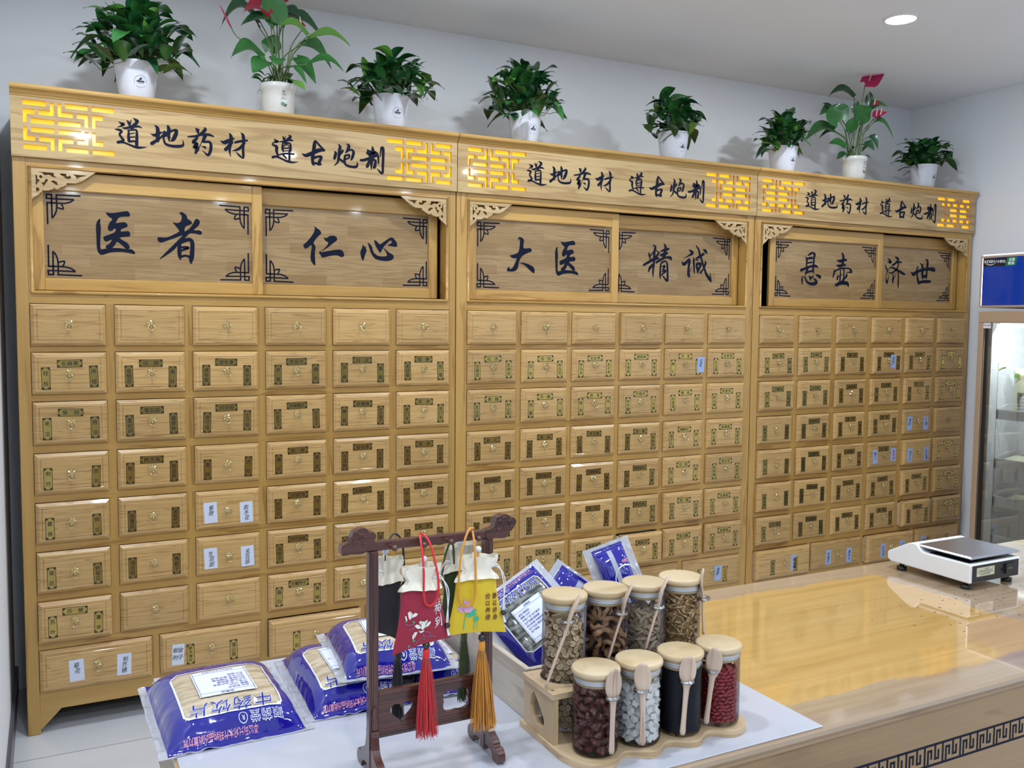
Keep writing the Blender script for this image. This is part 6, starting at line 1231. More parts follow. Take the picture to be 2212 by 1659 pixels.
def sachet(label, col, tcol, cx, ytop, outline, ruff, bead_z, tas, loop, tip, seed, art=None, cordx=1, ccol=None, hang=None, loopback=False):
    """outline: four corners (tl, tr, br, bl) of the cloth in x-z; y given by ytop"""
    rr = random.Random(seed); oz = 1.072
    root = thing('sachet', label, 'sachet', (cx, ytop, oz))
    tl, tr, br, bl = [(p[0]-cx, p[1]-oz) for p in outline]
    NX, NY = 26, 26
    cm = cloth('sachet cloth '+label.split()[0], col)
    def P(u, v, side):    # u 0..1 left-right, v 0..1 bottom-top
        s_in = .045*sin(pi*v)*(1 if True else 0)
        l = Vector(bl).lerp(Vector(tl), v); r_ = Vector(br).lerp(Vector(tr), v)
        q = l.lerp(r_, u)
        sagb = -.0035*sin(pi*u)*(1-v)*-1.2
        v = min(1.0, max(0.0, v)); u = min(1.0, max(0.0, u))
        th = .0105*(sin(pi*u)**.55)*(sin(pi*(v*.80+.10))**.6)
        th += .0009*noise.noise(Vector((q.x*60+seed, q.y*60, 0)))*sin(pi*u)
        if v > .8: th += .0010*sin(u*30+seed)*((v-.8)/.2)*sin(pi*u)
        qx = q.x + (0.5-u)*.006*sin(pi*v)
        return (qx, -th if side else th, q.y+sagb)
    b = MB()
    for side in (1, 0):
        vs = [P(i/NX, j/NY, side) for j in range(NY+1) for i in range(NX+1)]
        fs = [(j*(NX+1)+i, j*(NX+1)+i+1, (j+1)*(NX+1)+i+1, (j+1)*(NX+1)+i) for j in range(NY) for i in range(NX)]
        b.add(vs, fs if side else [f[::-1] for f in fs], 0, True)
    bag = b.build('bag', cm, root)
    # gathered cream collar
    b = MB(); N_ = 64; rows = 9; hz = ruff; vs = []
    for j in range(rows+1):
        t = j/rows
        wl = (tl[0], tr[0])
        neck = 1-.30*math.exp(-((t-.42)/.20)**2)
        sc_ = neck*(1-.10*t)
        mx = (wl[0]+wl[1])/2+.002*t
        for i in range(N_):
            a = 2*pi*i/N_
            amp = (.0008+.0026*abs(t-.38))*sin(a*8+seed+1.6*sin(a*3+seed))
            rx = (wl[1]-wl[0])/2*(1.06+.05*(1-t))*sc_; ry = .0080*(.95+.9*abs(t-.42)**1.1)+.0030*(1-t)**2
            cs_, sn_ = cos(a), sin(a); sq = lambda q: math.copysign(abs(q)**.62, q)
            zz = (tl[1]+(tr[1]-tl[1])*(.5+.5*cs_)) - .004*(1-t) - (.0045*(1-t))*(.5+.5*sin(a*2.0+seed)) + hz*t + (.0018*sin(a*4+seed) if t > .7 else 0)
            vs.append((mx+(rx+amp)*cs_, (ry+amp)*sq(sn_), zz))
    fs = [(j*N_+i, j*N_+(i+1) % N_, (j+1)*N_+(i+1) % N_, (j+1)*N_+i) for j in range(rows) for i in range(N_)]
    b.add(vs, fs, 0, True); b.build('collar', CREAM, root)
    # white draw cords ending in a bead at the side
    b = MB(); zc = tl[1]+hz*.36
    sx = 1 if cordx > 0 else -1
    ex = (tr[0] if sx > 0 else tl[0]); dz = .070
    for k in (0, 1):
        C = catmull([(ex*.45, -.007, zc), (ex*.95+sx*.002, -.007, zc+.001-.003*k), (ex+sx*(.010+.003*k), -.006, zc-.022), (ex+sx*(.012-.002*k), -.006, zc-dz+.01), (ex+sx*.011, -.006, zc-dz)], 6)
        b.tube(C, .00085, 6)
    b.tube([(ex+sx*.011, -.006, zc-dz-.003), (ex+sx*.012, -.006, zc-dz-.010), (ex+sx*.0135, -.006, zc-dz-.014)], [.0015, .0016, .0022], 6)
    b.build('draw_cord', CORDW, root)
    b = MB(); b.ball((ex+sx*.011, -.006, zc-dz), .0042, 12); b.build('cord_bead', BEADB, root)
    # hanging loop
    lm = mat('loop cord '+label.split()[0], ccol or tcol, .55, sheen=.2)
    b = MB(); C = catmull([(p[0]-cx, p[1]-ytop, p[2]-oz) for p in loop], 6); b.tube(C, .0016, 8)
    b.build('loop', lm, root)
    if hang:
        b = MB(); b.tube([(hang[0]-cx, hang[1]-ytop, oz-oz+.000), (hang[0]-cx, hang[1]-ytop, tl[1]+hz*.6)], .0009, 6); b.build('hanging_thread', lm, root)
        b = MB(); b.ball((hang[0]-cx, hang[1]-ytop, hang[2]-oz), .0047, 12); b.build('neck_bead', BEADW, root)
    # tassel under the bag
    tx, tz = tas[0]-cx, bead_z-oz
    b = MB(); b.ball((tx, -.001, tz), .0056, 14); b.build('tassel_bead', BEADB, root)
    tm = mat('tassel thread '+label.split()[0], tcol, .45, sheen=.3)
    b = MB(); b.lathe([(.0020, -.0045), (.0048, -.0062), (.0050, -.016), (.0046, -.0185)], 14); b.move(Matrix.Translation((tx, -.001, tz)))
    zb = tas[1]-oz; zt = tz-.016
    for i in range(150):
        a = rr.uniform(0, 2*pi); r0 = .0046*math.sqrt(rr.random()); r1 = tas[2]*math.sqrt(rr.uniform(.1, 1)); k = rr.uniform(-.006, .004)
        sway = rr.uniform(-.002, .002)
        x0, y0 = tx+r0*cos(a), r0*sin(a); x1, y1 = tx+r1*cos(a)+tas[3], r1*sin(a)*.75
        pts = []
        for q in range(6):
            t = q/5; pts.append((x0+(x1-x0)*t**.8+sway*sin(pi*t), y0+(y1-y0)*t**.8, zt+(zb+k-zt)*t))
        b.tube(pts, .00042, 4)
    b.build('tassel', tm, root)
    if art: art(root, P, bag)
    return root

def drape(P, d=.0011):
    return lambda u, v: (lambda p: (p[0], p[1]-d, p[2]))(P(u, v, 1))
def art_red(root, P, bag):
    WH, GR, LN, OUT = mat('white embroidery', (.80, .78, .70), .8), mat('green embroidery', (.10, .28, .15), .8), mat('mauve thread', (.28, .14, .26), .8), mat('outline thread', (.22, .16, .10), .8)
    def G_(d): 
        D = drape(P, d)
        def g(x, y):
            y = -y; l, r_ = 225-(y-430)*.115, 875+(y-400)*.30
            return D((x-l)/(r_-l), 1-(y-410)/1000)
        return g
    b = MB(); F = G_(.0011)
    def pet(pts, m=0): flatpoly(b, [[(x, -y) for x, y in zip(pts[::2], pts[1::2])]], F, m)
    def ln(pts, w, m, d=.0011): ribbon(b, [(x, -y, w*900) for x, y in zip(pts[::2], pts[1::2])], G_(d), m, round_=False)
    ln([270, 960, 330, 1000, 400, 1000, 430, 1040, 400, 1070, 340, 1080], .012, 2); ln([480, 1370, 540, 1300, 640, 1260, 700, 1290, 760, 1290, 860, 1320], .012, 2); ln([590, 1200, 640, 1260], .012, 2); ln([640, 1190, 720, 1210, 760, 1290], .012, 2)
    pet([300, 800, 340, 780, 380, 820, 390, 870, 350, 920, 320, 890]); pet([380, 850, 430, 820, 480, 850, 450, 880, 380, 890]); pet([255, 840, 280, 850, 300, 920, 270, 910])
    pet([270, 890, 300, 920, 290, 950, 262, 940], 1); pet([395, 940, 440, 960, 420, 1000, 390, 970], 1); pet([360, 1330, 400, 1340, 395, 1380, 362, 1375], 1); pet([430, 1270, 490, 1280, 470, 1310, 430, 1300], 1); pet([620, 1300, 660, 1300, 640, 1330], 1)
    pet([440, 1030, 480, 1020, 540, 1060, 560, 1110, 500, 1100, 450, 1060]); pet([740, 1030, 700, 1030, 640, 1080, 620, 1120, 700, 1100, 738, 1060]); pet([505, 990, 545, 975, 580, 1000, 560, 1060, 520, 1030]); pet([620, 1000, 680, 990, 660, 1050, 620, 1060])
    pet([550, 1040, 590, 990, 640, 1030, 640, 1090, 600, 1150, 560, 1110]); pet([510, 1130, 560, 1150, 630, 1150, 620, 1180, 560, 1190]); pet([410, 1190, 440, 1140, 500, 1150, 480, 1210, 440, 1270, 420, 1240])
    for L in ([550, 1040, 590, 990, 640, 1030, 640, 1090, 600, 1150, 560, 1110, 550, 1040], [510, 1130, 560, 1150, 630, 1150], [505, 990, 560, 1060], [340, 790, 370, 850, 350, 920], [430, 1150, 450, 1200, 440, 1260]):
        ln(L, .006, 3, .0014)
    b.build('embroidery', [WH, GR, LN, OUT], bag)
    WT = mat('silver print', (.80, .76, .78), .6)
    b = MB(); H = lambda st: [ribbon(b, [(x, -y, w*1.15) for x, y, w in s], F, 0) for s in st]
    H([[(820, 720, 8), (840, 750, 16)], [(800, 800, 8), (850, 780, 14), (860, 790, 14), (830, 840, 10), (800, 880, 6)], [(845, 810, 16), (848, 940, 8)], [(865, 830, 6), (875, 860, 8)], [(880, 710, 8), (925, 690, 12)], [(880, 740, 10), (925, 735, 12), (915, 770, 10), (885, 775, 8), (882, 740, 10)],
       [(870, 805, 10), (880, 885, 12)], [(870, 805, 10), (940, 790, 14), (938, 885, 12), (880, 885, 10)], [(905, 800, 10), (908, 880, 10)], [(875, 845, 10), (938, 840, 10)]])
    b.build('character', WT, bag)
    b = MB()
    H([[(830, 1010, 8), (900, 990, 14)], [(870, 1010, 10), (840, 1050, 12), (905, 1050, 12)], [(890, 1030, 8), (905, 1060, 10)], [(845, 1100, 10), (910, 1085, 12)], [(875, 1050, 12), (868, 1140, 10)], [(830, 1160, 8), (912, 1105, 12)], [(925, 1000, 10), (930, 1080, 12)], [(935, 920, 8), (960, 1000, 14), (975, 1100, 16), (980, 1150, 14), (955, 1130, 6)]])
    b.build('character', WT, bag)
def art_yellow(root, P, bag):
    PK, GR = mat('pink print', (.62, .36, .55), .8), mat('teal print', (.05, .42, .24), .8); BR = mat('brown print', (.12, .02, .015), .8)
    def G_(d):
        D = drape(P, d)
        def g(x, y):
            y = -y; l, r_ = 1190-(y-200)*.13, 1905+(y-200)*.21
            return D((x-l)/(r_-l), 1-(y-180)/1040)
        return g
    b = MB(); F = G_(.0011)
    def pet(pts, m=0, d=.0011): flatpoly(b, [[(x, -y) for x, y in zip(pts[::2], pts[1::2])]], G_(d), m)
    def ln(pts, w, m): ribbon(b, [(x, -y, w*1000) for x, y in zip(pts[::2], pts[1::2])], F, m, round_=False)
    ln([1325, 830, 1322, 1150], .014, 1); ln([1495, 980, 1500, 1160], .009, 1); ln([1540, 980, 1550, 1140], .009, 1)
    pet([1275, 640, 1295, 560, 1320, 640, 1300, 700]); pet([1310, 650, 1385, 610, 1370, 680, 1320, 700]); pet([1175, 720, 1230, 740, 1310, 825, 1240, 820, 1190, 770]); pet([1220, 650, 1280, 700, 1310, 800, 1240, 760]); pet([1450, 730, 1400, 745, 1320, 830, 1400, 830, 1440, 780], 0, .0013); pet([1420, 670, 1360, 700, 1320, 800, 1410, 750], 0, .0015); pet([1270, 700, 1350, 690, 1380, 760, 1330, 830, 1290, 800], 0, .0017)
    pet([1340, 870, 1400, 820, 1440, 770, 1530, 790, 1480, 840, 1530, 870, 1470, 900, 1400, 920, 1355, 910], 1); pet([1470, 930, 1520, 905, 1575, 930, 1545, 950, 1580, 970, 1530, 1000, 1480, 990], 1)
    b.build('lotus_print', [PK, GR], bag)
    b = MB()
    for col_, x in (('静以修身', 1885), ('俭以养德', 1735)):
        for i, ch in enumerate(col_): put_text(b, ch, x, -(560+i*125), 112, F, 0, bold=.02, slant=.15, sx=.95)
    b.build('motto_print', BR, bag)

sachet('red cloth sachet with white magnolias, hanging at the front left of the stand', (.30, .010, .035), (.62, .008, .012), .541, -2.158, [(.507, 1.018), (.561, 1.020), (.580, .938), (.493, .926)], .026, .9325, (.5425, .806, .0165, .002), 
       [(.540, -2.140, 1.084), (.536, -2.158, 1.070), (.534, -2.171, 1.040), (.534, -2.172, 1.004), (.540, -2.172, .992), (.549, -2.172, .994), (.555, -2.172, 1.008), (.554, -2.171, 1.035), (.548, -2.158, 1.074), (.543, -2.140, 1.085)], None, 3, art_red, cordx=1, hang=(.5412, -2.154, 1.052))
sachet('yellow cloth sachet with pink lotus, hanging at the front right of the stand', (.66, .46, .015), (.62, .25, .010), .6215, -2.158, [(.588, 1.024), (.648, 1.022), (.667, .932), (.572, .941)], .026, .930, (.6275, .800, .0200, .004),
       [(.622, -2.140, 1.084), (.606, -2.158, 1.086), (.592, -2.168, 1.062), (.586, -2.172, 1.030), (.585, -2.173, .996), (.592, -2.173, .985), (.603, -2.173, .985), (.610, -2.173, .998), (.611, -2.172, 1.030), (.612, -2.166, 1.065), (.616, -2.150, 1.083)], None, 8, art_yellow, cordx=1, hang=(.6215, -2.158, 1.058))
sachet('black cloth sachet hanging on the back of the stand behind the left post', (.022, .018, .024), (.006, .006, .007), .5055, -2.108, [(.487, 1.020), (.525, 1.018), (.531, .918), (.483, .945)], .028, .918, (.520, .812, .0095, .000),
       [(.503, -2.117, 1.074), (.515, -2.108, 1.080), (.527, -2.104, 1.068), (.531, -2.102, 1.040), (.532, -2.100, 1.012), (.528, -2.099, 1.000), (.522, -2.100, 1.015)], None, 13, cordx=-1, hang=(.500, -2.112, 1.057))
sachet('dark green cloth sachet hanging behind the yellow one', (.035, .060, .014), (.060, .085, .016), .6080, -2.104, [(.592, 1.020), (.640, 1.026), (.640, .936), (.584, .936)], .030, .928, (.6240, .822, .0115, .002),
       [(.600, -2.117, 1.070), (.592, -2.108, 1.040), (.5885, -2.106, 1.005), (.596, -2.106, .990), (.605, -2.108, 1.005), (.604, -2.112, 1.040), (.599, -2.117, 1.072)], None, 21, cordx=-1, hang=(.615, -2.109, 1.057))

# ================================================================== blue film packets
FILM = mat('glossy blue film', (0.006, 0.006, 0.26), 0.09, coat=.8, coat_r=.03)
FILMC = mat('milky clear film', (0.62, 0.64, 0.70), 0.12, coat=.7, alpha=.62)
HERB = speckle('pale sliced herb behind film', (0.42, 0.33, 0.21), (0.66, 0.56, 0.42), 22, .12, coat=.9, sc3=(1, 3, 1), stops=(.35, .6))
HERBG = speckle('grey-green dried herb behind film', (0.045, 0.050, 0.045), (0.26, 0.26, 0.24), 60, .12, coat=.9, sc3=(1, 3, 1), stops=(.42, .62))
WLINE = mat('white print', (.80, .82, .90), .2, coat=.5)
BLPR = mat('blue print', (.015, .02, .30), .25, coat=.5)
PINKP = mat('pink print on film', (.72, .32, .45), .25, coat=.5)
CERT = mat('white certificate paper', (.78, .82, .92), .35, coat=.4)
def packet(label, loc, rot, seed, W=.225, H=.28, T=.048, herb=None, back=False, group=None, flip=0, name='herb_packet'):
    herb = herb or HERB
    root = thing(name, label, 'packet', loc, 0, group); root.rotation_euler = rot
    NX, NY = 54, 64; hw, hh = W/2, H/2
    def f(a): return max(0.0, 1-abs(a)**5)
    def top(x, y):
        u, v = x/(hw-.014), y/(hh-.012)
        h_ = T*(f(u)**.55)*(f(v)**.6) if abs(u) < 1 and abs(v) < 1 else 0
        edge = 1-min(1, min(1-abs(x)/hw, 1-abs(y)/hh)*3.2)
        h_ += (.0035*noise.noise(Vector((x*38+seed, y*38, seed)))+.002*noise.noise(Vector((x*90, y*90+seed, 3))))*(.25+1.1*edge)
        return max(0.0008, h_+.0016)
    def cnt(x, y):
        """outline of the packet is a little wavy"""
        k = .003*noise.noise(Vector((x*22+seed, y*22, 1)))
        return (x*(1+k*3), y*(1+k*3))
    inwin = lambda x, y: (abs(x/W*.225) < .072 and -.058 < y/H*.28 < .102)
    b = MB(); idx = lambda i, j: j*(NX+1)+i
    vs = []; 
    for j in range(NY+1):
        for i in range(NX+1):
            x, y = -hw+W*i/NX, -hh+H*j/NY; a, c_ = cnt(x, y); vs.append((a, c_, top(x, y)))
    nb = len(vs)
    for j in range(NY+1):
        for i in range(NX+1):
            x, y = -hw+W*i/NX, -hh+H*j/NY; a, c_ = cnt(x, y); vs.append((a, c_, 0.0004+.15*0))
    base = b.add(vs, [], 0)
    for j in range(NY):
        for i in range(NX):
            x, y = -hw+W*(i+.5)/NX, -hh+H*(j+.5)/NY
            m = 0
            if abs(x) > hw-.014: m = 1
            elif y > hh-.006: m = 1
            elif not back and inwin(x, y): m = 2
            b.f.append([idx(i, j), idx(i+1, j), idx(i+1, j+1), idx(i, j+1)]); b.m.append(m); b.s.append(True)
            b.f.append([nb+idx(i, j), nb+idx(i, j+1), nb+idx(i+1, j+1), nb+idx(i+1, j)]); b.m.append(1 if m == 1 else 0); b.s.append(True)
    b.build('film', [FILM, FILMC, herb], root)
    kx, ky = W/.225, H/.28
    S = lambda d: (lambda x, y: (*cnt(x*kx, y*ky), top(x*kx, y*ky)+d))
    def band(x0, y0, x1, y1, d, m, mb, step=.006):
        nx, ny = max(1, int(abs(x1-x0)/step)), max(1, int(abs(y1-y0)/step))
        vs = [S(d)(x0+(x1-x0)*i/nx, y0+(y1-y0)*j/ny) for j in range(ny+1) for i in range(nx+1)]
        mb.add(vs, [(j*(nx+1)+i, j*(nx+1)+i+1, (j+1)*(nx+1)+i+1, (j+1)*(nx+1)+i) for j in range(ny) for i in range(nx)], m, True)
    if not back:
        b = MB(); w = .0026
        pts = [(-.072, -.046), (-.060, -.058), (0, -.058), (.060, -.058), (.072, -.046), (.072, 0), (.072, .05), (.072, .094), (.066, .102), (0, .102), (-.066, .102), (-.072, .094), (-.072, .05), (-.072, 0), (-.072, -.046)]
        dense = []
        for p, q in zip(pts, pts[1:]):
            n_ = max(1, int(math.hypot(q[0]-p[0], q[1]-p[1])/.005))
            for k in range(n_): dense.append((p[0]+(q[0]-p[0])*k/n_, p[1]+(q[1]-p[1])*k/n_, w))
        dense.append((*pts[-1], w)); ribbon(b, dense, S(.0009), 0, n=1, round_=False)
        b.build('window_border', WLINE, root)
        b = MB()
        for ch, u in zip('中药饮片', (-.045, -.014, .018, .050)):
            put_text(b, ch, u, .088, .031, S(.0012), 0, bold=.045, slant=.15); put_text(b, ch, u, .088, .031, S(.0018), 1, bold=.012, slant=.15)
        for ch, u in zip('聚药堂', (-.062, -.045, -.028)):
            put_text(b, ch, u, .114, .0155, S(.0012), 0, bold=.06); put_text(b, ch, u, .114, .0155, S(.0018), 2, bold=.0)
        ring = [(-.010+.0062*cos(2*pi*i/20), .114+.0062*sin(2*pi*i/20), .0009) for i in range(21)]
        ribbon(b, ring, S(.0012), 0, n=1, round_=False); put_text(b, 'R', -.010, .114, .008, S(.0012), 0)
        put_text(b, '本公司只对未开封药品的质量负责', .024, .126, .0072, S(.0012), 3, bold=.03, res=1)
        b.build('lettering', [WLINE, BLPR, FILM, PINKP], root)
        b = MB(); band(-.044, -.046, .042, .056, .0022, 0, b)
        for y_ in (.044, -.036): band(-.042, y_, .040, y_+.0006, .0028, 1, b)
        for x_ in (-.042, .0394): band(x_, -.044, x_+.0006, .054, .0028, 1, b)
        put_text(b, '合格证', 0, .050, .0068, S(.0030), 1, res=1, bold=.02)
        for i, s_ in enumerate(('品名 陈皮丝', '规格 1公斤', '产地 广东 生产批号', '生产日期 保质期', '执行标准 中国药典', '生产企业 联系电话', '生产地址')):
            put_text(b, s_, -.036, .036-i*.0088, .0062, S(.0030), 1, res=1, align='LEFT', bold=.02)
        put_text(b, '药品生产许可证编号', 0, -.041, .0055, S(.0030), 1, res=1)
        b.build('certificate_label', [CERT, BLPR], root)
    else:
        b = MB()
        band(-.012, -.13, .010, .12, .0024, 0, b); b.build('back_seam', FILMC, root)
        b = MB(); C = [(-.055+.06*cos(t/10*pi)+.09, .03+.045*sin(t/10*pi), .0035) for t in range(11)]
        ribbon(b, C, S(.0014), 0, n=2); put_text(b, '中药饮片', .055, .085, .010, S(.0014), 1, bold=.04)
        b.build('lettering', [WLINE, PINKP], root)
    return root
packet('blue film packet of pale sliced herb lying at the counter\'s left corner', (.325, -1.822, TZ), (0, 0, pi+.02), 3.1, T=.044)
packet('blue film packet lying half under the uppermost packet', (.533, -1.800, TZ), (0, 0, pi-.04), 7.7, W=.190, T=.044)
packet('blue film packet lying lowest beside the wooden crate', (.690, -1.815, TZ+.002), (0, 0, pi-.07), 12.2, W=.125, H=.26, T=.040)
packet('blue film packet lying on top of two others behind the sachets', (.606, -1.805, TZ+.044), (radians(1), 0, pi-.12), 15.4, W=.205, H=.25, T=.042)

# crate of upright packets
PLY = wood('pale plywood', (.62, .54, .44), (.55, .47, .37), (.45, .37, .28), 'x', knots=False, tone=.03, contrast=.5, rings=2, rough=.6, coat=0)
crate = thing('wooden_crate', 'low pale wooden crate of packets behind the jar rack', 'crate', (.745, -2.074, TZ))
b = MB(); b.rbox(0, 0, 0, .010, .33, .082, .001); b.rbox(.285, 0, 0, .295, .33, .082, .001); b.rbox(.010, .002, .0, .285, .012, .080, .001); b.rbox(.010, .318, 0, .285, .328, .080, .001); b.box(.010, .012, .001, .285, .318, .006)
b.build('box', PLY, crate)
def place_packet(tip, label, tilt, roll, seed, **k):
    return packet(label, tip, (0, 0, 0), seed, **k)
def upright(label, c, tilt, roll, seed, yaw=.0, **k):
    o = packet(label, c, (0, 0, 0), seed, **k)
    M_ = Matrix.Rotation(yaw, 3, 'Z') @ Matrix.Rotation(pi/2-tilt, 3, 'X') @ Matrix.Rotation(roll, 3, 'Z')
    o.rotation_euler = M_.to_euler()
    return o
upright('blue film packet with a window of grey-green herb, standing in the wooden crate', (.838, -1.935, .848), radians(38), radians(34), 20.5, yaw=-.30, W=.165, H=.185, T=.030, herb=HERBG)
upright('blue film packet with its plain back seam showing, standing tallest in the crate', (1.008, -1.955, .888), radians(12), radians(20), 24.5, yaw=-.45, W=.088, H=.190, T=.040, back=True)
upright('blue film packet showing one clear corner between two jar lids', (.935, -1.860, .835), radians(24), radians(-36), 28.5, yaw=-.35, W=.12, H=.16, T=.030, back=True)

# ================================================================== jar rack
BAM = wood('bamboo', (.62, .46, .28), (.55, .39, .22), (.42, .28, .14), 'x', stretch=20, knots=False, tone=.04, contrast=.6, rings=3, rough=.4, coat=.15)
BAML = wood('light bamboo lid', (.62, .48, .30), (.57, .43, .25), (.49, .35, .185), 'x', stretch=26, knots=False, tone=.10, contrast=.6, rings=3, rough=.38, coat=.15)
SPOON = wood('pale spoon wood', (.60, .46, .36), (.54, .40, .30), (.40, .27, .19), 'z', stretch=60, knots=False, tone=.12, contrast=.6, rings=3, rough=.5, coat=0)
GLASS = clear('jar glass', (.99, .995, .995), gloss=.75, rough=.015, base=.0, ior=1.32)
GLASSR = clear('thick clear glass ring', (.93, .95, .97), gloss=1.6, rough=.06, base=.28)
GASK = mat('translucent silicone gasket', (.58, .60, .63), .3, coat=.2)
JX = [.779, .854, .930, 1.004]; YFJ, YBJ = -2.223, -2.130; RB = .0335
rack = thing('jar_rack', 'two-tier bamboo rack with scalloped front edge holding eight jars', 'rack', (.727, -2.088, TZ))
o0 = Vector((.727, -2.088))
front = []
xx = 1.004
for i in range(9): a = -pi*.05-i*(pi*.40)/8; front.append((1.004+.044*cos(a), -2.223+.044*sin(a)))
for i in range(61):
    x = 1.004-i*(1.004-.775)/60
    front.append((x, -2.2575-.0095*cos(2*pi*(x-.779)/.0752)))
front += [(.760, -2.2655), (.748, -2.260), (.738, -2.248), (.731, -2.232), (.727, -2.212), (.727, -2.088), (1.048, -2.088), (1.048, -2.20)]
b = MB(); b.plate([[(x-o0.x, y-o0.y) for x, y in front]], 0, .0105, XY(0), 0); bev(b.build('base_board', BAM, rack), .002, 2)
RZ0 = TZ+.0106
b = MB()
hol = [[(x-o0.x+.0348*cos(-2*pi*i/40), YBJ-o0.y+.0348*sin(-2*pi*i/40)) for i in range(40)] for x in JX]
b.plate([[(.001, -.1010), (.322, -.1010), (.322, -.0060), (.001, -.0060)]]+hol, 0, .0085, XY(.0785), 0)
bev(b.build('upper_shelf', BAM, rack), .001, 1)
BAMV = wood('bamboo upright', (.62, .46, .28), (.55, .39, .22), (.42, .28, .14), 'z', stretch=20, knots=False, tone=.04, contrast=.6, rings=3, rough=.4, coat=.15)
for xs in (.003, .312):
    hole = [(-.052+.024*cos(t)*.55+(.012 if cos(t) > 0 else 0)*0, .045+.024*sin(t)) for t in [2*pi*i/24 for i in range(24)]]
    hole = [(-.040, .070), (-.031, .060), (-.028, .045), (-.033, .030), (-.047, .022), (-.066, .023), (-.072, .030), (-.070, .040), (-.060, .052)]
    b = MB(); b.plate([[(-.099, .0106), (-.008, .0106), (-.008, .0784), (-.099, .0784)], hole[::-1]], 0, .0085, lambda u, v, d, xs=xs: (xs+d, u, v), 0)
    b.build('side_panel', BAMV, rack)
    for yy in (-.020, -.086):
        s = MB(); s.lathe([(.0001, .0874), (.0022, .0874), (.0028, .0871)], 12, xs+.006, yy, cap=False); s.build('screw', mat('steel screw', (.5, .45, .4), .35, metal=1), rack)

HB = {}
def jar_parts(tall):
    H_ = .2065-.0015 if tall else .1235
    g = MB(); zt = H_-.009
    g.lathe([(.0001, .0015), (.0310, .0015), (.0328, .0040), (RB, .0080), (RB, zt-.002), (.0330, zt), (.0322, zt)], 56, cap=False)
    g.lathe([(.0001, .0045), (.0300, .0045), (.0318, .0070), (.0320, .0090)], 40, cap=False)
    return g, zt, H_
def jar(x, y, tall, label, th, zr):
    z0 = RZ0
    root = thing('glass_jar', label, 'jar', (x, y, z0), 0)
    g, zt, H_ = jar_parts(tall); g.build('glass', GLASS, root)
    b = MB(); b.lathe([(.0001, zt), (.0335, zt), (.0352, zt+.0018), (.0357, zt+.0045), (.0354, zt+.0068), (.0349, zt+.0080), (.0338, zt+.0089), (.0325, zt+.0092), (.0322, zt+.00925), (.0001, zt+.0093)], 56, cap=False)
    b.lathe([(.0308, zt), (.0308, zt-.0040)], 48, cap=False); b.lathe([(.0300, zt-.0105), (.0300, zt-.0140), (.0001, zt-.0140)], 48, cap=False)
    lid = b.build('lid', BAML, root); lid.rotation_euler = (0, 0, random.uniform(-.5, .5))
    b = MB(); b.lathe([(.0300, zt-.0035), (.0316, zt-.0045), (.0318, zt-.0055), (.0305, zt-.0066), (.0318, zt-.0080), (.0316, zt-.0095), (.0300, zt-.0105)], 48, cap=False)
    b.build('gasket', GASK, root)
    b = MB(); C = []
    cx, cy = (RB+.0062)*cos(th), (RB+.0062)*sin(th)
    for i in range(28):
        a = 2*pi*i/28; C.append((cx+.0088*cos(a)*-sin(th)+.0070*sin(a)*cos(th), cy+.0088*cos(a)*cos(th)+.0070*sin(a)*sin(th), zr-z0))
    b.tube(C, .0028, 10, closed=True); b.build('spoon_ring', GLASSR, root)
    return root
def spoon(top, bot, normal, label):
    T_, B_ = Vector(top), Vector(bot); L = (T_-B_).length
    b = MB(); K = 26; ns = 12; vs = []; fs = []
    for i in range(K+1):
        t = i/K; z = t*L
        if t < .60: w = .0047-.0016*sin(pi*t/.60)*.6; th = .0021
        else:
            q = (t-.60)/.40; w = .0036+.0092*sin(pi*min(1, q*.93+.02))**.9 if q < .98 else .003; th = .0021+.0012*sin(pi*q)
        if i == 0: w *= .7
        if i == K: w = .0035; th = .0012
        off = .0012*sin(pi*t)+(.0022*sin(pi*(t-.6)/.4) if t > .6 else 0)
        for k in range(ns):
            a = 2*pi*k/ns; yy = th*sin(a)
            if t > .62 and sin(a) < 0: yy -= -.0016*sin(pi*(t-.62)/.38)*(-sin(a))
            vs.append((w*cos(a), yy+off, z))
    for i in range(K):
        for k in range(ns): fs.append((i*ns+k, i*ns+(k+1) % ns, (i+1)*ns+(k+1) % ns, (i+1)*ns+k))
    b.add(vs, fs, 0, True); b.f.append([k for k in range(ns)][::-1]); b.m.append(0); b.s.append(True); b.f.append([K*ns+k for k in range(ns)]); b.m.append(0); b.s.append(True)
    o = b.build('wooden_spoon', SPOON); z = (T_-B_).normalized(); n_ = Vector(normal); yv = -(n_-z*n_.dot(z)).normalized(); xv = yv.cross(z)
    M_ = Matrix((xv, yv, z)).transposed().to_4x4(); M_.translation = B_
    o.matrix_world = M_
    return tag(o, label, 'spoon')

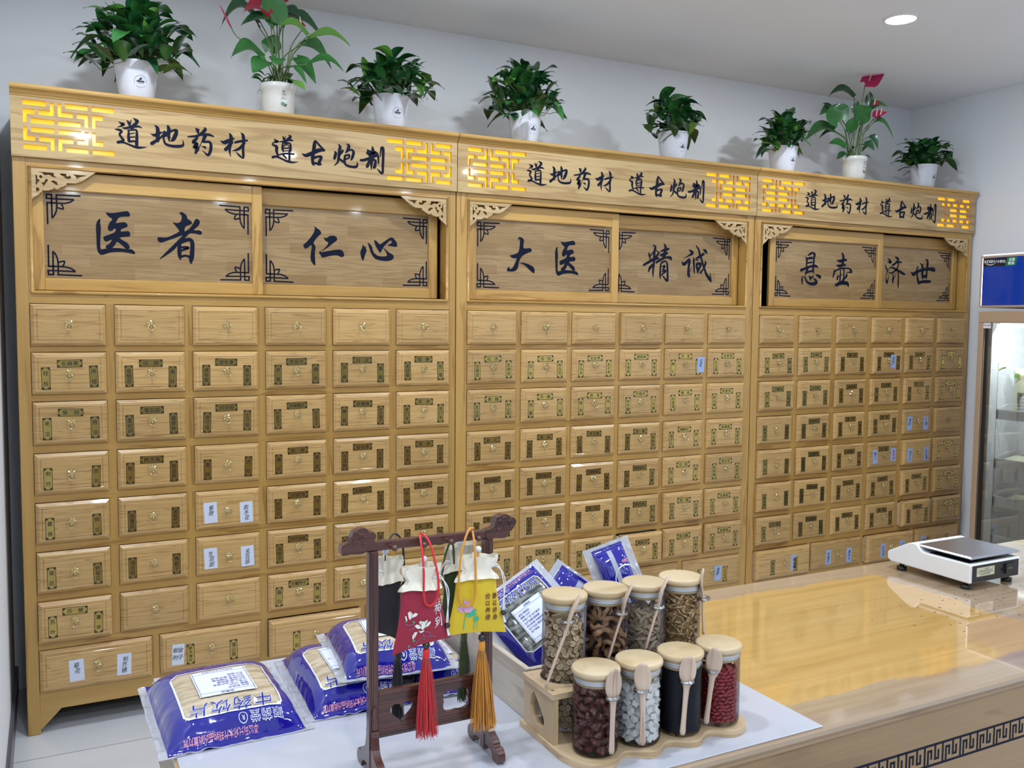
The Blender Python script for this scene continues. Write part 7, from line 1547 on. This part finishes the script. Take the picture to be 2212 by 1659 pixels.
def piece(kind, rr):
    b = MB(); K = Vector((rr.uniform(-9, 9), rr.uniform(-9, 9), rr.uniform(-9, 9))); e = rr.uniform(.85, 1.18)
    if kind == 'cube':
        s = .0053; b.rbox(-s, -s, -s*.8, s, s, s*.8, .0007)
        b.v = [(x*(1+.08*noise.noise(Vector((x*400, y*400, z*400)))), y, z) for x, y, z in b.v]
    elif kind == 'plum':
        b.ball((0, 0, 0), .0080, 20); b.v = [tuple(Vector(v)*(1+.42*noise.noise(Vector(v)*190+K)+.22*noise.noise(Vector(v)*480+K))) for v in b.v]; b.v = [(x*e, y/e, z*.62) for x, y, z in b.v]
    elif kind == 'goji':
        b.ball((0, 0, 0), .0026, 8, sx=2.3, sy=1.15, sz=.95); b.v = [tuple(Vector(v)*(1+.5*noise.noise(Vector(v)*420+K))) for v in b.v]
    elif kind == 'disc':
        b.lathe([(.0001, -.0012), (.0048, -.0014), (.0055, -.0004), (.0055, .0006), (.0048, .0014)], 14, mat=1, cap=False, sq=.85); b.lathe([(.0048, .0014), (.0024, .0012)], 14, mat=0, cap=False, sq=.85); b.lathe([(.0024, .0012), (.0014, .0014)], 14, mat=1, cap=False, sq=.85); b.lathe([(.0014, .0014), (.0001, .0013)], 14, mat=0, cap=False, sq=.85)
    elif kind == 'ring':
        n, m = 22, 8; vs = []; fs = []
        for i in range(n):
            a = 2*pi*i/n; R_ = .0112*(1+.16*sin(3*a+1)); 
            for k in range(m):
                c = 2*pi*k/m; r_ = .0036*(1+.3*sin(5*a+k))
                vs.append(((R_+r_*cos(c))*cos(a), (R_+r_*cos(c))*sin(a)*1.12, r_*1.6*sin(c)+.0022*sin(2*a)))
        for i in range(n):
            for k in range(m): fs.append((i*m+k, ((i+1) % n)*m+k, ((i+1) % n)*m+(k+1) % m, i*m+(k+1) % m)); 
        b.add(vs, fs, 0, True)
        for q in range(len(b.m)): b.m[q] = 1 if (q % m) in (0, 1, 2) else 0
    elif kind == 'pod':
        C = [(-.012, 0, 0), (-.008, .001, .001), (0, .0015, .0012), (.008, .0005, .0005), (.012, 0, 0)]; b.tube(C, [.0008, .0028, .0036, .0026, .0006], 9)
        b.v = [tuple(Vector((v[0]*e, v[1], v[2]))*(1+.32*noise.noise(Vector(v)*260+K))) for v in b.v]
    elif kind == 'strip':
        C = [(.010*cos(t*.55)*(1+.1*t), .007*sin(t*.55), .0011*sin(t*2.1)) for t in range(7)]; b.tube(C, [.0007, .0019, .0024, .0018, .0023, .0016, .0006], 7); b.v = [((x-.004)*e, (y-.003)/e, z*.8+.0012*noise.noise(Vector((x, y, z))*260+K)) for x, y, z in b.v]
        for q in range(len(b.m)): b.m[q] = (q//9) % 2
    return b
FILLS = {
 'cube': ([mat('white root cube', (.80, .80, .78), .7)],),
 'plum': ([speckle('dried red-brown fruit', (.045, .010, .008), (.16, .035, .018), 160, .35, coat=.3)],),
 'goji': ([mat('dried red berry', (.27, .012, .018), .4, coat=.2)],),
 'disc': ([mat('cream root slice', (.66, .54, .36), .75), mat('brown root bark', (.30, .18, .09), .8)],),
 'ring': ([mat('dark dried peel', (.060, .020, .012), .6), mat('tan dried flesh', (.26, .145, .075), .75)],),
 'pod': ([speckle('grey-brown dried pod', (.24, .18, .13), (.42, .34, .25), 200, .7)],),
 'strip': ([mat('golden-brown dried root', (.30, .17, .065), .65), mat('pale cut root', (.52, .38, .20), .7)],),
}
def fill(kind, jx, jy, ztop, label, group, pname, dr, nr, dz, cat, tiltamt=1.0, core=None, seed=1, rpos=None, limit=300):
    rr = random.Random(seed); mats = FILLS[kind][0]
    protos = [piece(kind, rr).mesh(pname, mats) for _ in range(4)]
    z0 = RZ0+.0052
    first = None; n = 0
    layers = int((ztop-z0)/dz)
    sz = {'cube': .0065, 'plum': .0070, 'goji': .0035, 'disc': .0050, 'ring': .0100, 'pod': .0055, 'strip': .0050}[kind]
    for k in range(layers+1):
        rings = [(.0316-sz*rr.uniform(.95, 1.05), nr)]
        if k == layers: rings.append((.0145, max(4, nr//2))); rings.append((.003, 1))
        for R_, cnt in rings:
            for i in range(cnt):
                if n >= limit: break
                a = 2*pi*(i+(k % 2)*.5+rr.uniform(-.18, .18))/cnt
                o = bpy.data.objects.new(pname, protos[0]) if first is None else first.copy()
                o.data = rr.choice(protos)
                COL.objects.link(o)
                if first is None: first = tag(o, label, cat, group)
                z = z0+sz*.9+k*dz+rr.uniform(-.12, .12)*dz
                if kind in ('pod', 'strip', 'goji'):   # lie along the wall
                    rot = Matrix.Rotation(a+pi/2, 3, 'Z') @ Matrix.Rotation(rr.uniform(-.6, .6)*tiltamt*(1.9 if kind in ('pod', 'strip') else 1), 3, 'Y') @ Matrix.Rotation(rr.uniform(0, 2*pi), 3, 'X')
                    R2_ = R_-(.0015 if kind == 'goji' else .003)
                elif kind in ('disc', 'ring'):          # faces look outwards
                    rot = Matrix.Rotation(a+rr.uniform(-.7, .7), 3, 'Z') @ Matrix.Rotation(pi/2+rr.uniform(-1.2, 1.2)*tiltamt, 3, 'Y') @ Matrix.Rotation(rr.uniform(0, 6.28), 3, 'Z'); R2_ = R_-(.001 if kind == 'disc' else .0)
                else:
                    rot = Matrix.Rotation(rr.uniform(0, 6.28), 3, 'Z') @ Matrix.Rotation(rr.uniform(-.8, .8), 3, 'X') @ Matrix.Rotation(rr.uniform(-.8, .8), 3, 'Y'); R2_ = R_
                s = rr.uniform(.85, 1.12)*(1.08 if kind == 'disc' else 1)
                Mx = rot.to_4x4() @ Matrix.Scale(s, 4); Mx.translation = Vector((jx+R2_*cos(a), jy+R2_*sin(a), z))
                o.matrix_world = Mx; n += 1
    # the packed middle
    b = MB(); rc = .0316-2*sz; zt = z0+layers*dz+sz*.3; N_ = 30; rows = 14; vs = []
    for j in range(rows+1):
        for i in range(N_):
            a = 2*pi*i/N_; z = z0+.001+(zt-z0)*j/rows; r_ = rc*(1+.12*noise.noise(Vector((cos(a)*3, sin(a)*3, z*90+seed)))); vs.append((jx+r_*cos(a), jy+r_*sin(a), z))
    b.add(vs, [(j*N_+i, j*N_+(i+1) % N_, (j+1)*N_+(i+1) % N_, (j+1)*N_+i) for j in range(rows) for i in range(N_)], 0, True)
    b.f.append([rows*N_+i for i in range(N_)]); b.m.append(0); b.s.append(False); b.f.append([i for i in range(N_)][::-1]); b.m.append(0); b.s.append(False)
    tag(b.build('herb_filling', core or mats[0]), core_label(label), 'herb filling', kind='stuff')
def core_label(l): return 'inner mass of '+l.split(' ', 1)[0]+' '+' '.join(l.split(' ')[1:])
A_ = radians
jar(JX[0], YFJ, False, 'short jar of wrinkled red-brown dried fruit, front left of the rack', A_(-86), .854)
jar(JX[1], YFJ, False, 'short jar of white root cubes in the rack\'s front row', A_(-120), .852)
jar(JX[2], YFJ, False, 'short jar of black dried herb in the rack\'s front row', A_(-113), .852)
jar(JX[3], YFJ, False, 'short jar of dark red berries, front right of the rack', A_(-142), .854)
jar(JX[0]+.001, YBJ, True, 'tall jar of cream root slices, back left of the rack', A_(-112), .936)
jar(JX[1], YBJ, True, 'tall jar of dark hollow dried fruit rings in the back row', A_(-84), .936)
jar(JX[2]-.003, YBJ, True, 'tall jar of grey-brown pods in the back row', A_(-90), .936)
jar(JX[3]-.004, YBJ, True, 'tall jar of golden-brown twisted roots, back right of the rack', A_(-51), .934)
outw = lambda d: (cos(A_(d)), sin(A_(d)), 0)
spoon((.7835, -2.2645, .8945), (.7790, -2.2665, .7745), outw(-100), 'pale wooden spoon clipped upright on the jar of red-brown fruit')
spoon((.8343, -2.2600, .8936), (.8346, -2.2625, .7735), outw(-122), 'pale wooden spoon clipped upright on the jar of white cubes')
spoon((.9167, -2.2610, .8901), (.9080, -2.2600, .7725), outw(-120), 'pale wooden spoon clipped upright on the jar of black herb')
spoon((.9740, -2.2520, .8901), (.9600, -2.2495, .7745), outw(-135), 'pale wooden spoon clipped upright on the jar of dark red berries')
spoon((.7823, -2.1760, .9786), (.7290, -2.1660, .8420), (cos(A_(-25)), sin(A_(-25)), 0), 'brown wooden spoon leaning across the tall jar of root slices')
spoon((.8735, -2.1770, .982), (.8361, -2.1690, .8671), (cos(A_(-30)), sin(A_(-30)), 0), 'brown wooden spoon leaning across the tall jar of fruit rings')
spoon((.9408, -2.1770, .9856), (.9043, -2.1690, .8714), (cos(A_(-32)), sin(A_(-32)), 0), 'brown wooden spoon leaning across the tall jar of pods')
spoon((1.0225, -2.1600, .9832), (1.0199, -2.1670, .8779), (cos(A_(-35)), sin(A_(-35)), 0), 'brown wooden spoon standing edge-on at the tall jar of twisted roots')
fill('plum', JX[0], YFJ, .853, 'wrinkled red-brown dried fruit in the front left jar', 'dried fruit in the front left jar', 'dried_fruit', 0, 10, .0118, 'dried fruit', seed=2)
fill('cube', JX[1], YFJ, .846, 'white cube of dried root in a front jar', 'white cubes in the front jar', 'root_cube', 0, 12, .0105, 'root cube', seed=3)
fill('goji', JX[3], YFJ, .848, 'dark red dried berry in the front right jar', 'red berries in the front right jar', 'dried_berry', 0, 19, .0058, 'berry', seed=4)
fill('disc', JX[0]+.001, YBJ, .926, 'cream root slice with brown bark in the back left jar', 'root slices in the back left jar', 'root_slice', 0, 16, .0088, 'root slice', seed=5)
fill('ring', JX[1], YBJ, .925, 'hollow dark dried fruit ring in a tall back jar', 'fruit rings in the tall back jar', 'dried_fruit_ring', 0, 7, .0175, 'fruit ring', seed=6, tiltamt=.7)
fill('pod', JX[2]-.003, YBJ, .920, 'grey-brown dried pod in a tall back jar', 'pods in the tall back jar', 'dried_pod', 0, 10, .0072, 'pod', seed=7)
fill('strip', JX[3]-.004, YBJ, .942, 'twisted golden-brown dried root in the back right jar', 'twisted roots in the back right jar', 'dried_root', 0, 12, .0072, 'dried root', seed=8)
b = MB(); N_ = 40; rows = 22; vs = []
for j in range(rows+1):
    for i in range(N_):
        a = 2*pi*i/N_; z = RZ0+.0055+.094*j/rows; r_ = .0306*(1+.05*noise.noise(Vector((cos(a)*5, sin(a)*5, z*30)))); vs.append((JX[2]+r_*cos(a), YFJ+r_*sin(a), z))
b.add(vs, [(j*N_+i, j*N_+(i+1) % N_, (j+1)*N_+(i+1) % N_, (j+1)*N_+i) for j in range(rows) for i in range(N_)], 0, True)
b.f.append([rows*N_+i for i in range(N_)]); b.m.append(0); b.s.append(False)
tag(b.build('black_herb', mat('black dried herb', (.003, .004, .010), .7, spec=.2)), 'black dried herb filling a front jar of the rack', 'herb filling', kind='stuff')
# ================================================================== display fridge
FX, FY = 4.10, -0.432
ROSEG = mat('rose-gold painted frame', (.40, .27, .17), .35, coat=.2)
BLUE = mat('blue backlit sign', (.002, .030, .26), .10, coat=.4, emit=(.0, .035, .30), es=.15)
FWH = mat('fridge white', (.72, .73, .76), .4)
GREENB = mat('green badge', (.005, .16, .06), .2, coat=.5)
BLKS = mat('black badge', (.008, .008, .012), .15, coat=.5)
FGL = clear('fridge door glass', (.88, .91, .90), gloss=1.3, rough=.02, base=.08)
WEM = mat('lit white edge', (.9, .95, 1), .3, emit=(.9, .95, 1), es=1.6)
fr = thing('display_fridge', 'upright glass-door display fridge with blue sign by the right wall', 'fridge', (FX, FY, 0))
WD, DP = .66, .50       # along -y, along +x
b = MB()   # cabinet shell, local: x 0..DP depth, y 0..-WD
def fb(x0, y0, z0, x1, y1, z1, m=0, r=None):
    (b.rbox(x0, -y1, z0, x1, -y0, z1, r, m) if r else b.box(x0, -y1, z0, x1, -y0, z1, m))
fb(.03, 0, .06, DP, .02, 1.455, 0); fb(.03, WD-.02, .06, DP, WD, 1.455, 0); fb(DP-.02, .02, .06, DP, WD-.02, 1.455, 0)
fb(.03, .02, 1.40, DP-.02, WD-.02, 1.455, 0); fb(.03, .02, .06, DP-.02, WD-.02, .16, 0); fb(.05, .02, 0, DP-.02, WD-.02, .06, 1)
b.build('shell', [FWH, BLK], fr)
b = MB(); fb(.01, -.002, 1.470, DP, WD+.002, 1.722, 0, .003); b.build('sign_box', FWH, fr)
b = MB()
fb(0, 0, 1.481, .011, .008, 1.708, 0); fb(0, WD-.008, 1.481, .011, WD, 1.708, 0); fb(0, 0, 1.708, .011, WD, 1.716, 0); fb(0, 0, 1.474, .011, WD, 1.481, 0)
b.build('sign_frame', ROSEG, fr)
b = MB(); fb(.001, .008, 1.481, .0095, .0115, 1.708, 0); fb(.012, .004, 1.7221, .030, WD, 1.7245, 0); b.build('lit_edge', WEM, fr)
b = MB(); fb(.002, .0115, 1.481, .0095, WD-.008, 1.708, 0)
sg = b.build('sign_panel', BLUE, fr)
b = MB(); S_ = lambda d: (lambda u, v: (.002-d, -u, v))
flatpoly(b, [[(.012, 1.666), (.124, 1.666), (.134, 1.705), (.012, 1.705)]], S_(.0004), 0)
flatpoly(b, [[(.124, 1.666), (.176, 1.666), (.186, 1.705), (.134, 1.705)]], S_(.0004), 1)
put_text(b, 'KDISH', .045, 1.690, .019, S_(.0008), 2, bold=.02); put_text(b, 'i', .078, 1.690, .019, S_(.0008), 2, bold=.02)
ribbon(b, [(.026, 1.680, .001), (.050, 1.6735, .0032), (.072, 1.680, .001), (.079, 1.687, .0008)], S_(.0008), 2)
put_text(b, '卡帝仕', .104, 1.688, .0155, S_(.0008), 2, bold=.02)
put_text(b, '全国', .156, 1.6945, .0155, S_(.0008), 2, bold=.03); put_text(b, '联保', .154, 1.6775, .0155, S_(.0008), 2, bold=.03)
b.build('sign_lettering', [BLKS, GREENB, WLINE], sg)
# door
b = MB()
fb(0, 0, 1.398, .028, WD, 1.452, 0, .003); fb(0, 0, .10, .028, .026, 1.398, 0, .003); fb(0, WD-.026, .10, .028, WD, 1.398, 0, .003); fb(0, 0, .06, .028, WD, .10, 0, .003)
dr = b.build('door', [ROSEG], fr)
b = MB(); fb(.006, .034, .10, .014, .050, 1.372, 0); b.build('door_gasket', BLK, dr)
b = MB(); fb(.010, .026, .10, .0112, WD-.026, 1.398, 0); b.build('door_glass', FGL, dr)
b = MB(); fb(.004, .026, 1.372, .0095, .062, 1.398, 0)
put_text(b, 'KDISHi 卡帝仕', .044, 1.386, .0062, lambda u, v: (.0036, -u, v), 1, bold=.04)
b.build('corner_badge', [FWH, mat('maroon print', (.22, .02, .02), .4)], dr)
# inner pillar, shelf rails and shelves
b = MB(); fb(.030, .020, .16, .085, .055, 1.40, 0); b.build('inner_pillar', FWH, fr)
for y_ in (.062, WD-.04):
    b = MB(); fb(.085, y_-.022, .17, .092, y_-.010, 1.205, 0)
    for k in range(34): fb(.0845, y_-.018, .19+k*.029, .0852, y_-.014, .200+k*.029, 1)
    b.build('shelf_rail', [mat('brown steel rail', (.13, .10, .09), .4, metal=.6), BLK], fr)
WIRE = mat('white coated shelf', (.80, .81, .84), .4)
SHZ = [.930, .690, .503, .31]
for z in SHZ:
    b = MB(); fb(.098, .036, z, .102, WD-.025, z+.046, 0); fb(.094, .036, z+.043, .098, WD-.025, z+.050, 0)
    for k in range(14): x_ = .115+k*.026; b.tube([(x_, -.04, z+.012), (x_, -WD+.03, z+.012)], .0018, 5)
    for y_ in (.05, .3, WD-.05): b.tube([(.10, -y_, z+.008), (DP-.03, -y_, z+.008)], .0025, 5)
    b.tube([(.10, -.040, z+.045), (.20, -.040, z+.070), (.34, -.040, z+.074)], .0020, 5)
    b.build('shelf', WIRE, fr)
b = MB(); fb(.09, .04, 1.198, .096, .052, 1.204, 0); b.tube([(.088, -.046, 1.165), (.098, -.07, 1.180), (.10, -.085, 1.183)], .004, 6); b.build('shelf_hook', mat('brass hook', (.45, .38, .16), .4, metal=.7), fr)
# added tube and lamp above the top shelf, brightening the dark fridge inside
b = MB(); b.tube([(.045, -.07, 1.385), (.045, -WD+.05, 1.385)], .007, 10); b.build('added_fill_tube', mat('added glowing tube', (1, 1, 1), .4, emit=(.9, .96, 1), es=3), fr)
ld = bpy.data.lights.new('added_fill_light', 'AREA'); ld.shape = 'RECTANGLE'; ld.size = .5; ld.size_y = .03; ld.energy = 4.0; ld.color = (.9, .96, 1)
lo = bpy.data.objects.new('added_fill_light', ld); COL.objects.link(lo); lo.parent = fr; lo.location = (.055, -WD/2, 1.372); lo.rotation_euler = (radians(0), radians(-35), radians(90)); lo.rotation_euler = Matrix(((0, -.7, -.7), (1, 0, 0), (0, -.7, .7))).to_euler()
# packs on the shelves
CRM = mat('cream laminated pack', (.66, .66, .48), .25, coat=.4); PKW = mat('pack window', (.16, .15, .12), .15, coat=.6); ORP = mat('orange print', (.60, .16, .05), .4)
def pack(label, loc, w, h, t, rot, seed, printed=True):
    root = thing('food_pack', label, 'packet', loc); root.rotation_euler = rot
    N1, N2 = 16, 20; b = MB()
    for sd in (1, -1):
        vs = []
        for j in range(N2+1):
            for i in range(N1+1):
                u, v = i/N1*2-1, j/N2*2-1
                th = t/2*(max(0, 1-abs(u)**3)**.6)*(max(0, 1-abs(v)**4)**.6)+.0012+.004*noise.noise(Vector((u*2.5+seed, v*2.5, sd)))*(1-abs(u))
                vs.append((-sd*max(.0005, th), u*w/2*(1+.05*noise.noise(Vector((v*2, seed, 0)))), v*h/2+h/2))
        fs = [(j*(N1+1)+i, j*(N1+1)+i+1, (j+1)*(N1+1)+i+1, (j+1)*(N1+1)+i) for j in range(N2) for i in range(N1)]
        b.add(vs, [f[::-1] for f in fs] if sd > 0 else fs, 0, True)
        if sd > 0:
            for q in range(len(b.m)-len(fs), len(b.m)):
                j, i = divmod(q-(len(b.m)-len(fs)), N1)
                if 3 < i < 13 and 3 < j < 10: b.m[q] = 1
    pk = b.build('pouch', [CRM, PKW], root)
    if printed:
        b = MB(); S2 = lambda u, v: (-t/2-.004, -u, v)
        flatpoly(b, [[(-w*.36, h*.80), (-w*.22, h*.80), (-w*.18, h*.86), (-w*.26, h*.90), (-w*.36, h*.88)]], S2, 1)
        put_text(b, '中华老字号', w*.10, h*.83, .020, S2, 0, bold=.03, slant=.2)
        flatpoly(b, [[(-w*.20, h*.10), (w*.22, h*.10), (w*.22, h*.50), (-w*.05, h*.50), (-w*.20, h*.38)]], lambda u, v: (-t/2-.005, -u, v), 2)
        for k in range(5): put_text(b, '品名产地规格日期', 0, h*(.44-k*.07), .012, lambda u, v: (-t/2-.0058, -u, v), 3, res=1)
        b.build('pack_print', [ORP, mat('green leaf mark', (.10, .30, .05), .4), FWH, INK], pk)
    return root
pack('cream pouch of dried goods standing on the fridge\'s top shelf', (FX+.205, FY-.155, SHZ[0]+.016), .175, .235, .06, (0, -.06, 0), 2)
for (y_, z_, s_, lb) in ((.125, SHZ[1], 5, 'cream pouch lying flat on the fridge\'s middle shelf'), (.150, SHZ[2], 8, 'cream pouch lying flat on the fridge\'s lower shelf')):
    o = pack(lb, (FX+.15, FY-y_-.02, z_+.040), .17, .22, .048, (0, pi/2, 0), s_, False)
b = MB(); o = pack('second cream pouch on the middle shelf, behind the flat one', (FX+.245, FY-.20, SHZ[1]+.016), .16, .12, .05, (0, .05, 0), 12, False)
